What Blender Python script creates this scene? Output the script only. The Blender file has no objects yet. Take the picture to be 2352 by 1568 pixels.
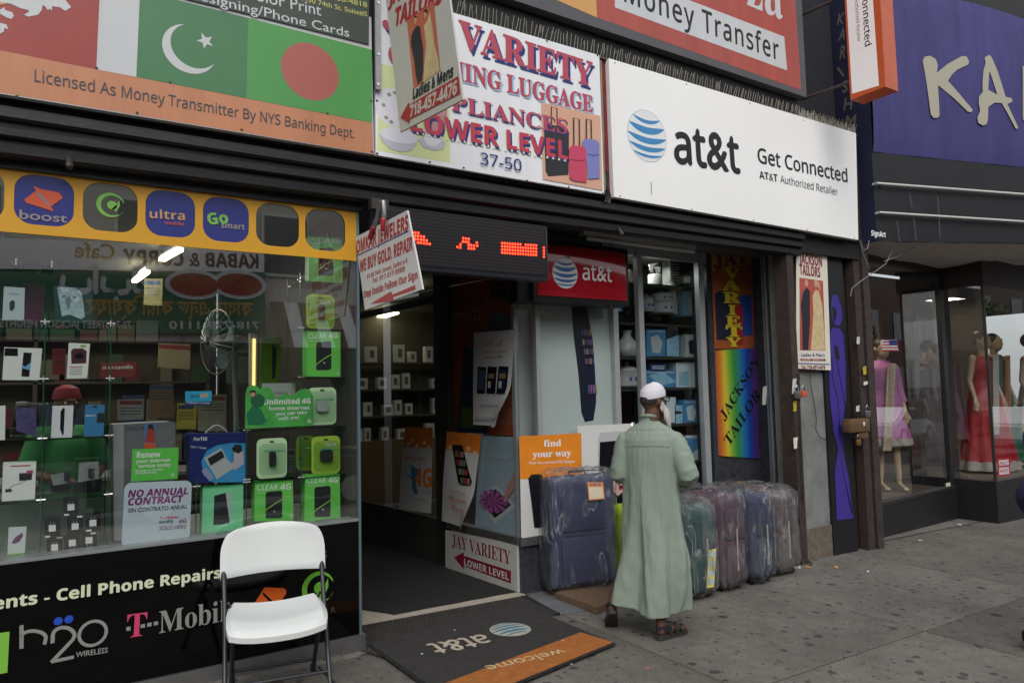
import bpy, bmesh, math, random
from math import sin, cos, pi, radians, sqrt, atan2, hypot
from mathutils import Vector as V3, Matrix, noise
import numpy as np
random.seed(7)
scn = bpy.context.scene
col = scn.collection

# ------------------------------------------------------------------ camera
FPX = 1624.0                       # focal length in units of a 2352 px wide picture
YAW, PITCH, ROLL = radians(32.739), radians(4.008), radians(-1.302)
EYE = V3((0.0, 0.0, 1.65))
_f = V3((sin(YAW)*cos(PITCH), cos(YAW)*cos(PITCH), sin(PITCH)))
_r = V3((cos(YAW), -sin(YAW), 0.0))
_u = _r.cross(_f)
RT = _r*cos(ROLL) + _u*sin(ROLL)
UP = -_r*sin(ROLL) + _u*cos(ROLL)
FW = _f
cam = bpy.data.cameras.new('camera')
cam.sensor_width = 36.0
cam.lens = FPX/2352*36
cam.clip_start = 0.05
cam.clip_end = 500
camo = bpy.data.objects.new('camera', cam)
col.objects.link(camo)
M = Matrix((RT, UP, -FW)).transposed().to_4x4()
M.translation = EYE
camo.matrix_world = M
scn.camera = camo

# ------------------------------------------------------------------ sky, sun, exposure
world = bpy.data.worlds.new("World")
scn.world = world
world.use_nodes = True
wn = world.node_tree
bg = wn.nodes['Background']
sky = wn.nodes.new('ShaderNodeTexSky')
sky.sky_type = 'NISHITA'
sky.sun_disc = False
sky.sun_elevation = radians(48)
sky.sun_rotation = radians(205)
sky.air_density = 1.0
sky.dust_density = 4.0
hsv = wn.nodes.new('ShaderNodeHueSaturation')
hsv.inputs['Saturation'].default_value = 0.28
wn.links.new(sky.outputs[0], hsv.inputs['Color'])
cloud = wn.nodes.new('ShaderNodeMix'); cloud.data_type = 'RGBA'      # even cloud deck over the clear-sky gradient
cloud.inputs[0].default_value = 0.55; cloud.inputs[7].default_value = (4.4, 4.5, 4.7, 1)
wn.links.new(hsv.outputs[0], cloud.inputs[6]); wn.links.new(cloud.outputs[2], bg.inputs[0])
bg.inputs[1].default_value = 0.15
sun = bpy.data.lights.new('sun', 'SUN')
sun.energy = 0.75
sun.angle = radians(35)
sun.color = (1.0, 0.97, 0.92)
suno = bpy.data.objects.new('sun', sun)
col.objects.link(suno)
_sd = V3((sin(radians(205))*cos(radians(48)), cos(radians(205))*cos(radians(48)), sin(radians(48))))
suno.rotation_euler = _sd.to_track_quat('Z', 'Y').to_euler()
suno.location = (0, -4, 12)
scn.view_settings.view_transform = 'Standard'
scn.view_settings.look = 'None'
scn.view_settings.gamma = 1.0
scn.view_settings.exposure = 0.46
scn.cycles.max_bounces = 8
scn.cycles.transparent_max_bounces = 24
scn.cycles.caustics_reflective = False
scn.cycles.caustics_refractive = False

# ------------------------------------------------------------------ places: a point of the photo on a real plane
GS = -0.022                                          # the street falls gently to the right
def gz(x, y=0): return GS*(x-1.66)
def ray(u, v): return FW + RT*((u-1176)/FPX) - UP*((v-784)/FPX)
class Plane:
    """a real plane in the street; art on it is measured in metres along u and v"""
    def __init__(s, p0, u, v=(0, 0, 1)):
        s.o = V3(p0); s.u = V3(u).normalized(); v = V3(v)
        s.v = (v - s.u*v.dot(s.u)).normalized(); s.n = s.u.cross(s.v)
        if s.n.dot(EYE - s.o) < 0: s.n = -s.n
    def hit(s, px):
        d = ray(*px); return EYE + d*((s.o-EYE).dot(s.n)/d.dot(s.n))
    def st(s, px):
        q = s.hit(px) - s.o; return (q.dot(s.u), q.dot(s.v))
    def at(s, a, b, h=0.0): return s.o + s.u*a + s.v*b + s.n*h
    def moved(s, h):
        return Plane(s.o + s.n*h, s.u, s.v)
def PY(Y): return Plane((0, Y, 0), (1, 0, 0))
def PX(X): return Plane((X, 0, 0), (0, -1, 0))
def ground(u, v, dz=0.0):
    d = ray(u, v); t = (GS*(EYE.x-1.66)+dz-EYE.z)/(d.z-GS*d.x); return EYE + d*t

# ------------------------------------------------------------------ materials
def lin(c):
    return tuple(((x/255)/12.92 if x/255 <= 0.04045 else ((x/255+0.055)/1.055)**2.4) for x in c)
_mats = {}
def mat(name, rgb, rough=0.6, metal=0.0, spec=0.5, var=0.0, vscale=3.0, bump=0.0, bscale=60.0, emit=0.0, coat=0.0, dirt=0.0, stretch=None, alpha=1.0):
    key = (name, tuple(rgb), rough, metal, var, bump, emit)
    if key in _mats: return _mats[key]
    m = bpy.data.materials.new(name); m.use_nodes = True
    nt = m.node_tree; b = nt.nodes['Principled BSDF']
    c = lin(rgb)
    b.inputs['Base Color'].default_value = (*c, 1)
    b.inputs['Roughness'].default_value = rough
    b.inputs['Metallic'].default_value = metal
    b.inputs['Specular IOR Level'].default_value = spec
    b.inputs['Coat Weight'].default_value = coat
    if emit:
        b.inputs['Emission Color'].default_value = (*c, 1)
        b.inputs['Emission Strength'].default_value = emit
    if var or bump or dirt:
        g = nt.nodes.new('ShaderNodeNewGeometry')
        src = g.outputs['Position']
        if stretch:
            mp = nt.nodes.new('ShaderNodeMapping'); mp.inputs['Scale'].default_value = stretch
            nt.links.new(src, mp.inputs[0]); src = mp.outputs[0]
    if var or dirt:
        n = nt.nodes.new('ShaderNodeTexNoise'); n.inputs['Scale'].default_value = vscale
        n.inputs['Detail'].default_value = 8; n.inputs['Roughness'].default_value = 0.65
        nt.links.new(src, n.inputs['Vector'])
        r = nt.nodes.new('ShaderNodeMapRange'); r.inputs[1].default_value = 0.3; r.inputs[2].default_value = 0.7
        r.inputs[3].default_value = 1-var-dirt; r.inputs[4].default_value = 1+var
        nt.links.new(n.outputs[0], r.inputs[0])
        mx = nt.nodes.new('ShaderNodeVectorMath'); mx.operation = 'SCALE'
        mx.inputs[0].default_value = c
        nt.links.new(r.outputs[0], mx.inputs['Scale'])
        nt.links.new(mx.outputs[0], b.inputs['Base Color'])
        rr = nt.nodes.new('ShaderNodeMapRange'); rr.inputs[3].default_value = min(1, rough+0.12); rr.inputs[4].default_value = max(0.03, rough-0.08)
        nt.links.new(n.outputs[0], rr.inputs[0]); nt.links.new(rr.outputs[0], b.inputs['Roughness'])
    if bump:
        n2 = nt.nodes.new('ShaderNodeTexNoise'); n2.inputs['Scale'].default_value = bscale; n2.inputs['Detail'].default_value = 6
        nt.links.new(src, n2.inputs['Vector'])
        bp = nt.nodes.new('ShaderNodeBump'); bp.inputs['Strength'].default_value = bump; bp.inputs['Distance'].default_value = 0.01
        nt.links.new(n2.outputs[0], bp.inputs['Height']); nt.links.new(bp.outputs[0], b.inputs['Normal'])
    _mats[key] = m
    return m
def glassmat(name, tint=(235, 245, 240), refl=1.0, ior=1.6, rough=0.0, milk=0.0, bump=0.0):
    if name in _mats: return _mats[name]
    m = bpy.data.materials.new(name); m.use_nodes = True
    nt = m.node_tree; nt.nodes.remove(nt.nodes['Principled BSDF']); out = nt.nodes['Material Output']
    tr = nt.nodes.new('ShaderNodeBsdfTransparent'); tr.inputs[0].default_value = (*lin(tint), 1)
    gl = nt.nodes.new('ShaderNodeBsdfGlossy'); gl.inputs['Roughness'].default_value = rough
    gl.inputs[0].default_value = (refl, refl, refl, 1)
    fr = nt.nodes.new('ShaderNodeFresnel')          # same reflectance from either side of a thin pane
    gb = nt.nodes.new('ShaderNodeNewGeometry'); mi = nt.nodes.new('ShaderNodeMix'); mi.inputs[2].default_value = ior; mi.inputs[3].default_value = 1/ior
    nt.links.new(gb.outputs['Backfacing'], mi.inputs[0]); nt.links.new(mi.outputs[0], fr.inputs[0])
    mx = nt.nodes.new('ShaderNodeMixShader')
    nt.links.new(fr.outputs[0], mx.inputs[0]); nt.links.new(tr.outputs[0], mx.inputs[1]); nt.links.new(gl.outputs[0], mx.inputs[2])
    last = mx
    if milk:
        df = nt.nodes.new('ShaderNodeBsdfDiffuse'); df.inputs[0].default_value = (0.7, 0.7, 0.72, 1)
        m2 = nt.nodes.new('ShaderNodeMixShader'); m2.inputs[0].default_value = milk
        nt.links.new(mx.outputs[0], m2.inputs[1]); nt.links.new(df.outputs[0], m2.inputs[2]); last = m2
    if bump:
        g = nt.nodes.new('ShaderNodeNewGeometry')
        w = nt.nodes.new('ShaderNodeTexNoise'); w.inputs['Scale'].default_value = 6.0; w.inputs['Detail'].default_value = 3; w.inputs['Distortion'].default_value = 0.7
        mp = nt.nodes.new('ShaderNodeMapping'); mp.inputs['Scale'].default_value = (2.0, 2.0, 0.45); mp.inputs['Rotation'].default_value = (0.25, 0.35, 0)
        nt.links.new(g.outputs['Position'], mp.inputs[0]); nt.links.new(mp.outputs[0], w.inputs['Vector'])
        bp = nt.nodes.new('ShaderNodeBump'); bp.inputs['Strength'].default_value = bump; bp.inputs['Distance'].default_value = 0.06
        nt.links.new(w.outputs[0], bp.inputs['Height'])
        for q in (gl, fr): nt.links.new(bp.outputs[0], q.inputs['Normal'])
        if milk:
            def mth(op, a, b_=None):                      # crease highlights painted into the film as thin white lines, in patches
                q = nt.nodes.new('ShaderNodeMath'); q.operation = op
                for i_, v_ in enumerate((a, b_)):
                    if v_ is None: continue
                    if isinstance(v_, float): q.inputs[i_].default_value = v_
                    else: nt.links.new(v_, q.inputs[i_])
                return q.outputs[0]
            def mr(src_, a, b_, c_, d_):
                q = nt.nodes.new('ShaderNodeMapRange'); nt.links.new(src_, q.inputs[0])
                for i_, v_ in enumerate((a, b_, c_, d_)): q.inputs[i_+1].default_value = v_
                return q.outputs[0]
            line = mr(mth('ABSOLUTE', mth('SUBTRACT', w.outputs[0], 0.5)), 0.0, 0.034, 1.0, 0.0)
            w2 = nt.nodes.new('ShaderNodeTexNoise'); w2.inputs['Scale'].default_value = 5; nt.links.new(g.outputs['Position'], w2.inputs['Vector'])
            patch = mr(w2.outputs[0], 0.46, 0.62, 0.0, 1.0)
            tot = mth('ADD', mth('MULTIPLY', mth('MULTIPLY', line, patch), 0.34), mth('MULTIPLY', mr(w.outputs[0], 0.45, 0.75, 0.3, 1.7), float(milk)))
            nt.links.new(tot, m2.inputs[0])
    nt.links.new(last.outputs[0], out.inputs[0])
    _mats[name] = m
    return m

# ------------------------------------------------------------------ mesh builder
class MB:
    def __init__(s): s.v = []; s.f = []; s.smooth = []
    def add(s, vs, fs, smooth=False):
        o = len(s.v); s.v += [tuple(p) for p in vs]
        s.f += [tuple(i+o for i in f) for f in fs]; s.smooth += [smooth]*len(fs); return s
    def box(s, x0, x1, y0, y1, z0, z1, R=None, c=None):
        vs = [V3((x, y, z)) for z in (z0, z1) for y in (y0, y1) for x in (x0, x1)]
        if R is not None:
            vs = [R @ p + (V3(c) if c is not None else V3()) for p in vs]
        return s.add(vs, [(0, 2, 3, 1), (4, 5, 7, 6), (0, 1, 5, 4), (2, 6, 7, 3), (0, 4, 6, 2), (1, 3, 7, 5)])
    def rbox(s, x0, x1, y0, y1, z0, z1, r=0.01, R=None, c=None, seg=2):
        bm = bmesh.new(); bmesh.ops.create_cube(bm, size=1)
        for v in bm.verts:
            v.co = V3(((x0+x1)/2+v.co.x*(x1-x0), (y0+y1)/2+v.co.y*(y1-y0), (z0+z1)/2+v.co.z*(z1-z0)))
        bmesh.ops.bevel(bm, geom=list(bm.edges), offset=r, segments=seg, profile=0.5, affect='EDGES')
        return s.bm(bm, R, c, smooth=seg > 1)
    def bm(s, bm, R=None, c=None, smooth=False):
        bm.verts.index_update()
        vs = [v.co.copy() for v in bm.verts]
        if R is not None: vs = [R @ p + (V3(c) if c is not None else V3()) for p in vs]
        fs = [tuple(v.index for v in f.verts) for f in bm.faces]; bm.free()
        return s.add(vs, fs, smooth)
    def slab(s, pl, pts, t0, t1):
        """outline pts (metres on plane pl) with thickness from height t0 to t1"""
        n = len(pts); A = [pl.at(a, b, t1) for a, b in pts]; B = [pl.at(a, b, t0) for a, b in pts]
        fs = [tuple(range(n)), tuple(range(2*n-1, n-1, -1))] + [(i, i+n, (i+1) % n+n, (i+1) % n) for i in range(n)]
        return s.add(A+B, fs)
    def flat(s, pl, pts, h): return s.add([pl.at(a, b, h) for a, b in pts], [tuple(range(len(pts)))])
    def tube(s, path, r, n=10, closed=False, cap=True):
        P = [V3(p) for p in path]; m = len(P); rs = r if isinstance(r, (list, tuple)) else [r]*m
        vs = []; prev = None
        for i, p in enumerate(P):
            a = P[(i-1) % m] if (closed or i > 0) else P[i]; b = P[(i+1) % m] if (closed or i < m-1) else P[i]
            t = (b-a).normalized() if (b-a).length > 1e-9 else V3((0, 0, 1))
            if prev is None:
                k = V3((0, 0, 1)) if abs(t.z) < 0.9 else V3((1, 0, 0)); e = t.cross(k).normalized()
            else: e = (prev - t*prev.dot(t)).normalized()
            prev = e; g = t.cross(e)
            vs += [p + (e*cos(2*pi*j/n)+g*sin(2*pi*j/n))*rs[i] for j in range(n)]
        fs = []
        for i in range(m if closed else m-1):
            for j in range(n):
                a = i*n+j; b = i*n+(j+1) % n; c2 = ((i+1) % m)*n+(j+1) % n; d = ((i+1) % m)*n+j
                fs.append((a, b, c2, d))
        if not closed and cap: fs += [tuple(range(n-1, -1, -1)), tuple(range((m-1)*n, m*n))]
        return s.add(vs, fs, True)
    def lathe(s, prof, c=(0, 0, 0), n=20, sx=1, sy=1, R=None):
        """prof: (radius, z)"""
        c = V3(c); vs = []
        for r, z in prof:
            for j in range(n):
                p = V3((r*sx*cos(2*pi*j/n), r*sy*sin(2*pi*j/n), z))
                vs.append((R @ p if R else p)+c)
        fs = [(i*n+j, i*n+(j+1) % n, (i+1)*n+(j+1) % n, (i+1)*n+j) for i in range(len(prof)-1) for j in range(n)]
        fs += [tuple(range(n-1, -1, -1)), tuple(range((len(prof)-1)*n, len(prof)*n))]
        return s.add(vs, fs, True)
    def ball(s, c, r, R=None, nu=16, nv=10):
        if not isinstance(r, (tuple, list)): r = (r, r, r)
        c = V3(c); vs = [c+(R@V3((0, 0, -r[2])) if R else V3((0, 0, -r[2])))]
        for i in range(1, nv):
            t = pi*i/nv - pi/2
            for j in range(nu):
                p = V3((r[0]*cos(t)*cos(2*pi*j/nu), r[1]*cos(t)*sin(2*pi*j/nu), r[2]*sin(t)))
                vs.append(c+(R@p if R else p))
        vs.append(c+(R@V3((0, 0, r[2])) if R else V3((0, 0, r[2])))); L = len(vs)-1
        fs = [(0, 1+(j+1) % nu, 1+j) for j in range(nu)]
        fs += [(1+i*nu+j, 1+i*nu+(j+1) % nu, 1+(i+1)*nu+(j+1) % nu, 1+(i+1)*nu+j) for i in range(nv-2) for j in range(nu)]
        fs += [(L, 1+(nv-2)*nu+j, 1+(nv-2)*nu+(j+1) % nu) for j in range(nu)]
        return s.add(vs, fs, True)
    def cap(s, a, b, ra, rb, n=14):
        """tapered limb with round ends"""
        a = V3(a); b = V3(b); d = (b-a)
        if d.length < 1e-6: return s.ball(a, ra)
        t = d.normalized(); pts = []; rs = []
        for k in range(5, 0, -1):
            q = pi/2*k/5; pts.append(a - t*ra*sin(q)*0.999); rs.append(max(1e-4, ra*cos(q)))
        pts += [a, b]; rs += [ra, rb]
        for k in range(1, 6):
            q = pi/2*k/5; pts.append(b + t*rb*sin(q)*0.999); rs.append(max(1e-4, rb*cos(q)))
        return s.tube(pts, rs, n)
    def grid(s, fn, nu, nv, smooth=True):
        vs = [fn(i/nu, j/nv) for j in range(nv+1) for i in range(nu+1)]
        fs = [(j*(nu+1)+i, j*(nu+1)+i+1, (j+1)*(nu+1)+i+1, (j+1)*(nu+1)+i) for j in range(nv) for i in range(nu)]
        return s.add(vs, fs, smooth)
    def mesh(s, name, m, off=V3()):
        me = bpy.data.meshes.new(name)
        me.from_pydata([(p[0]-off.x, p[1]-off.y, p[2]-off.z) for p in s.v], [], s.f)
        me.polygons.foreach_set('use_smooth', s.smooth)
        me.materials.append(m); me.update(); return me
    def build(s, name, m, parent=None, label=None, cat=None, group=None, kind=None, sharp=True):
        off = org(parent)
        top = None
        if parent is None:
            xs = [p[0] for p in s.v]; ys = [p[1] for p in s.v]; zs = [p[2] for p in s.v]
            off = V3(((min(xs)+max(xs))/2, (min(ys)+max(ys))/2, min(zs)))
        me = s.mesh(name, m, off)
        if any(s.smooth) and sharp:
            try: me.set_sharp_from_angle(angle=radians(38))
            except Exception: pass
        o = bpy.data.objects.new(name, me); col.objects.link(o)
        if parent is None: o.location = off; ORG[o.name] = off.copy()
        else: o.parent = parent
        tag(o, label, cat, group, kind)
        return o
ORG = {}
def org(p):
    while p is not None and p.parent is not None: p = p.parent
    return ORG[p.name] if p is not None else V3()
def tag(o, label=None, cat=None, group=None, kind=None):
    if label: o['label'] = label
    if cat: o['category'] = cat
    if group: o['group'] = group
    if kind: o['kind'] = kind
    return o
def thing(name, loc, label, cat, group=None, kind=None):
    o = bpy.data.objects.new(name, None); col.objects.link(o)
    o.empty_display_size = 0.1; o.location = loc; ORG[o.name] = V3(loc)
    return tag(o, label, cat, group, kind)
def structure(name, loc=(0, 0, 0)):
    return thing(name, loc, None, None, None, 'structure')
def copy_tree(o, loc=None, label=None, rot=None):
    c = o.copy(); col.objects.link(c)
    if loc is not None: c.location = loc; ORG[c.name] = V3(loc)
    if rot is not None: c.rotation_euler = rot
    if label: c['label'] = label
    def rec(src, dst):
        for ch in list(src.children):
            k = ch.copy(); col.objects.link(k); k.parent = dst; rec(ch, k)
    rec(o, c); return c
def remesh(mb, voxel, smooth=4, fn=None):
    """one continuous skin over overlapping limbs"""
    me = mb.mesh('tmp', next(iter(_mats.values()))); o = bpy.data.objects.new('tmp', me); col.objects.link(o)
    r = o.modifiers.new('r', 'REMESH'); r.mode = 'VOXEL'; r.voxel_size = voxel
    if smooth:
        q = o.modifiers.new('s', 'SMOOTH'); q.iterations = smooth; q.factor = 0.6
    dg = bpy.context.evaluated_depsgraph_get(); e = o.evaluated_get(dg); em = e.to_mesh()
    out = MB(); vs = [v.co.copy() for v in em.vertices]
    if fn: vs = [fn(p, em.vertices[i].normal.copy()) for i, p in enumerate(vs)]
    out.add(vs, [tuple(p.vertices) for p in em.polygons], True)
    e.to_mesh_clear(); bpy.data.objects.remove(o); bpy.data.meshes.remove(me)
    return out

# ------------------------------------------------------------------ lettering
def style(t, k):
    if k == 'n': return t
    base = {'B': (0x1D400, 0x1D41A, 0x1D7CE), 'I': (0x1D434, 0x1D44E, None), 'BI': (0x1D468, 0x1D482, None),
            'sb': (0x1D5D4, 0x1D5EE, 0x1D7EC), 's': (0x1D5A0, 0x1D5BA, 0x1D7E2), 'sbi': (0x1D63C, 0x1D656, None), 'si': (0x1D608, 0x1D622, None)}[k]
    o = ''
    for ch in t:
        if 'A' <= ch <= 'Z': o += chr(base[0]+ord(ch)-65)
        elif 'a' <= ch <= 'z': o += chr(base[1]+ord(ch)-97) if not (k == 'I' and ch == 'h') else 'h'
        elif '0' <= ch <= '9' and base[2]: o += chr(base[2]+ord(ch)-48)
        else: o += ch
    return o
_tc = {}
def glyphs(t, k='n', off=0.0, space=1.0):
    off = 0.0
    key = (t, k, off, space)
    if key in _tc: return _tc[key]
    cu = bpy.data.curves.new('t', 'FONT'); cu.body = style(t, k); cu.offset = off; cu.resolution_u = 3; cu.space_character = space
    o = bpy.data.objects.new('t', cu)
    me = bpy.data.meshes.new_from_object(o)
    vs = [(v.co.x, v.co.y) for v in me.vertices]; fs = [tuple(p.vertices) for p in me.polygons]
    bpy.data.objects.remove(o); bpy.data.curves.remove(cu); bpy.data.meshes.remove(me)
    cu = bpy.data.curves.new('t', 'FONT'); cu.body = style('H', k); o = bpy.data.objects.new('t', cu)
    m2 = bpy.data.meshes.new_from_object(o); caph = max(v.co.y for v in m2.vertices)
    bpy.data.objects.remove(o); bpy.data.curves.remove(cu); bpy.data.meshes.remove(m2)
    _tc[key] = (vs, fs, caph); return _tc[key]
class Art:
    """flat print on a plane; every call makes one thin part, each a little prouder than the last"""
    def __init__(s, pl, parent, h=0.002, step=0.0007):
        s.pl = pl; s.parent = parent; s.h = min(h, 0.0285) if h > 0.01 else 0.0006; s.step = 0.004 if step > 0.003 else 0.00022
    def _h(s): s.h += s.step; return s.h
    def poly(s, px, m, name='print', local=False):
        pts = px if local else [s.pl.st(p) for p in px]
        return MB().flat(s.pl, pts, s._h()).build(name, m, s.parent)
    def polys(s, lists, m, name='print', local=False):
        mb = MB()
        for L in lists:
            mb.flat(s.pl, L if local else [s.pl.st(p) for p in L], s._h())
        return mb.build(name, m, s.parent)
    def disc(s, c, r, m, name='print', a0=0, a1=2*pi, rin=0.0, n=40, ry=None, local=False):
        """c in px, r in px measured vertically"""
        if not local:
            a = s.pl.st(c); b = s.pl.st((c[0], c[1]+r)); rr = hypot(a[0]-b[0], a[1]-b[1]); k = rr/r
        else: a = c; k = 1
        R = r*k; RY = (ry or r)*k; h = s._h(); mb = MB(); q = RY/R
        P = [(a[0]+R*cos(a0+(a1-a0)*i/n), a[1]+R*q*sin(a0+(a1-a0)*i/n)) for i in range(n+1)]
        if rin:
            Q = [(a[0]+rin*k*cos(a0+(a1-a0)*i/n), a[1]+rin*k*q*sin(a0+(a1-a0)*i/n)) for i in range(n+1)]
            for i in range(n): mb.flat(s.pl, [P[i], P[i+1], Q[i+1], Q[i]], h)
        else:
            mb.flat(s.pl, P[:-1] if a1-a0 > 6.2 else P, h)
        return mb.build(name, m, s.parent)
    def line(s, pts, w, m, name='print', local=False):
        P = [V3((*(p if local else s.pl.st(p)), 0)) for p in pts]; h = s._h(); mb = MB()
        L = []; Rr = []
        for i, p in enumerate(P):
            t = (P[min(i+1, len(P)-1)]-P[max(i-1, 0)]).normalized(); nn = V3((-t.y, t.x, 0))*w/2
            L.append((p+nn)[:2]); Rr.append((p-nn)[:2])
        for i in range(len(P)-1): mb.flat(s.pl, [L[i], L[i+1], Rr[i+1], Rr[i]], h)
        return mb.build(name, m, s.parent)
    def text(s, t, a, b, hpx, m, k='n', off=0.0, name='lettering', slant=0.0, shadow=None, space=1.0, local=False, fitcap=True, mirror=False):
        """baseline from px a to px b, capitals hpx high (px, measured at a)"""
        vs, fs, caph = glyphs(t, k, off, space)
        if not vs: return None
        if local: A = V3((*a, 0)); B = V3((*b, 0)); H = hpx
        else:
            A = V3((*s.pl.st(a), 0)); B = V3((*s.pl.st(b), 0)); q = s.pl.st((a[0], a[1]-hpx)); H = abs((V3((*q, 0))-A).length)
        d = (B-A); L = d.length; d.normalize(); nn = V3((-d.y, d.x, 0))
        x0 = min(v[0] for v in vs); x1 = max(v[0] for v in vs); kx = L/(x1-x0); ky = H/caph
        def put(dx, dy, h, mm, nm):
            P = []
            mb = MB(); e = max(0, off)*0.8
            for i, (ex, ey) in enumerate([(-e, 0), (e, 0), (0, e), (0, -e)] if e > 0.001 else [(0, 0)]):
                mb.add([s.pl.at(q.x, q.y, h+i*0.00004) for q in [A + d*((x+ex-x0)*kx + y*ky*slant + dx) + nn*((y+ey)*ky + dy) for x, y in vs]], fs)
            return mb.build(nm, mm, s.parent)
        if shadow:
            sm, dx, dy = shadow; put(dx*H, dy*H, s._h(), sm, 'letter_shadow')
        return put(0, 0, s._h(), m, name)
def inward(pts, k):
    cx = sum(p[0] for p in pts)/len(pts); cy = sum(p[1] for p in pts)/len(pts)
    return [(cx+(x-cx)*k, cy+(y-cy)*k) for x, y in pts]
def rrect(x0, y0, x1, y1, r, n=5):
    P = []
    for cx, cy, a in ((x1-r, y1-r, 0), (x0+r, y1-r, pi/2), (x0+r, y0+r, pi), (x1-r, y0+r, 3*pi/2)):
        P += [(cx+r*cos(a+pi/2*i/n), cy+r*sin(a+pi/2*i/n)) for i in range(n+1)]
    return P
def frame_with_holes(pl, outer, holes, h):
    cu = bpy.data.curves.new('c', 'CURVE'); cu.dimensions = '2D'; cu.fill_mode = 'BOTH'
    for L in [outer]+holes:
        sp = cu.splines.new('POLY'); sp.points.add(len(L)-1)
        for i, p in enumerate(L): sp.points[i].co = (p[0], p[1], 0, 1)
        sp.use_cyclic_u = True
    o = bpy.data.objects.new('c', cu); me = bpy.data.meshes.new_from_object(o)
    mb = MB().add([pl.at(v.co.x, v.co.y, h) for v in me.vertices], [tuple(p.vertices) for p in me.polygons])
    bpy.data.objects.remove(o); bpy.data.curves.remove(cu); bpy.data.meshes.remove(me)
    return mb
# ================================================================== palette
BLACK = mat('black_metal', (21, 20, 21), 0.55, var=0.25, vscale=6, bump=0.25, bscale=25)
BLACKP = mat('black_paint', (19, 19, 20), 0.45, var=0.2)
GLOSSBLACK = mat('gloss_black', (5, 5, 6), 0.07, spec=0.28)
STEEL = mat('brushed_steel', (150, 150, 150), 0.35, metal=0.85, var=0.12, vscale=12)
DSTEEL = mat('dark_steel', (70, 68, 66), 0.45, metal=0.6, var=0.2, vscale=8)
ALU = mat('grey_aluminium', (150, 155, 158), 0.4, metal=0.4, var=0.1)
CHROME = mat('chrome', (215, 215, 215), 0.12, metal=1.0)
WHITE = mat('white_print', (238, 238, 238), 0.5)
WHITE2 = mat('dull_white', (205, 207, 208), 0.5, var=0.04, vscale=2)
INK = mat('black_ink', (22, 22, 24), 0.5)
RED = mat('red_ink', (178, 30, 42), 0.5)
NAVY = mat('navy_ink', (38, 44, 120), 0.5)
GLASS = glassmat('window_glass', (248, 252, 250), ior=2.9)
GLASSD = glassmat('door_glass', (240, 246, 245), ior=1.75)
RUST = mat('rusty_brown_metal', (66, 56, 51), 0.65, metal=0.2, var=0.35, vscale=14, bump=0.3, bscale=40)
GRANITE = mat('dark_granite', (58, 60, 66), 0.35, var=0.5, vscale=22, spec=0.4)

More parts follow.
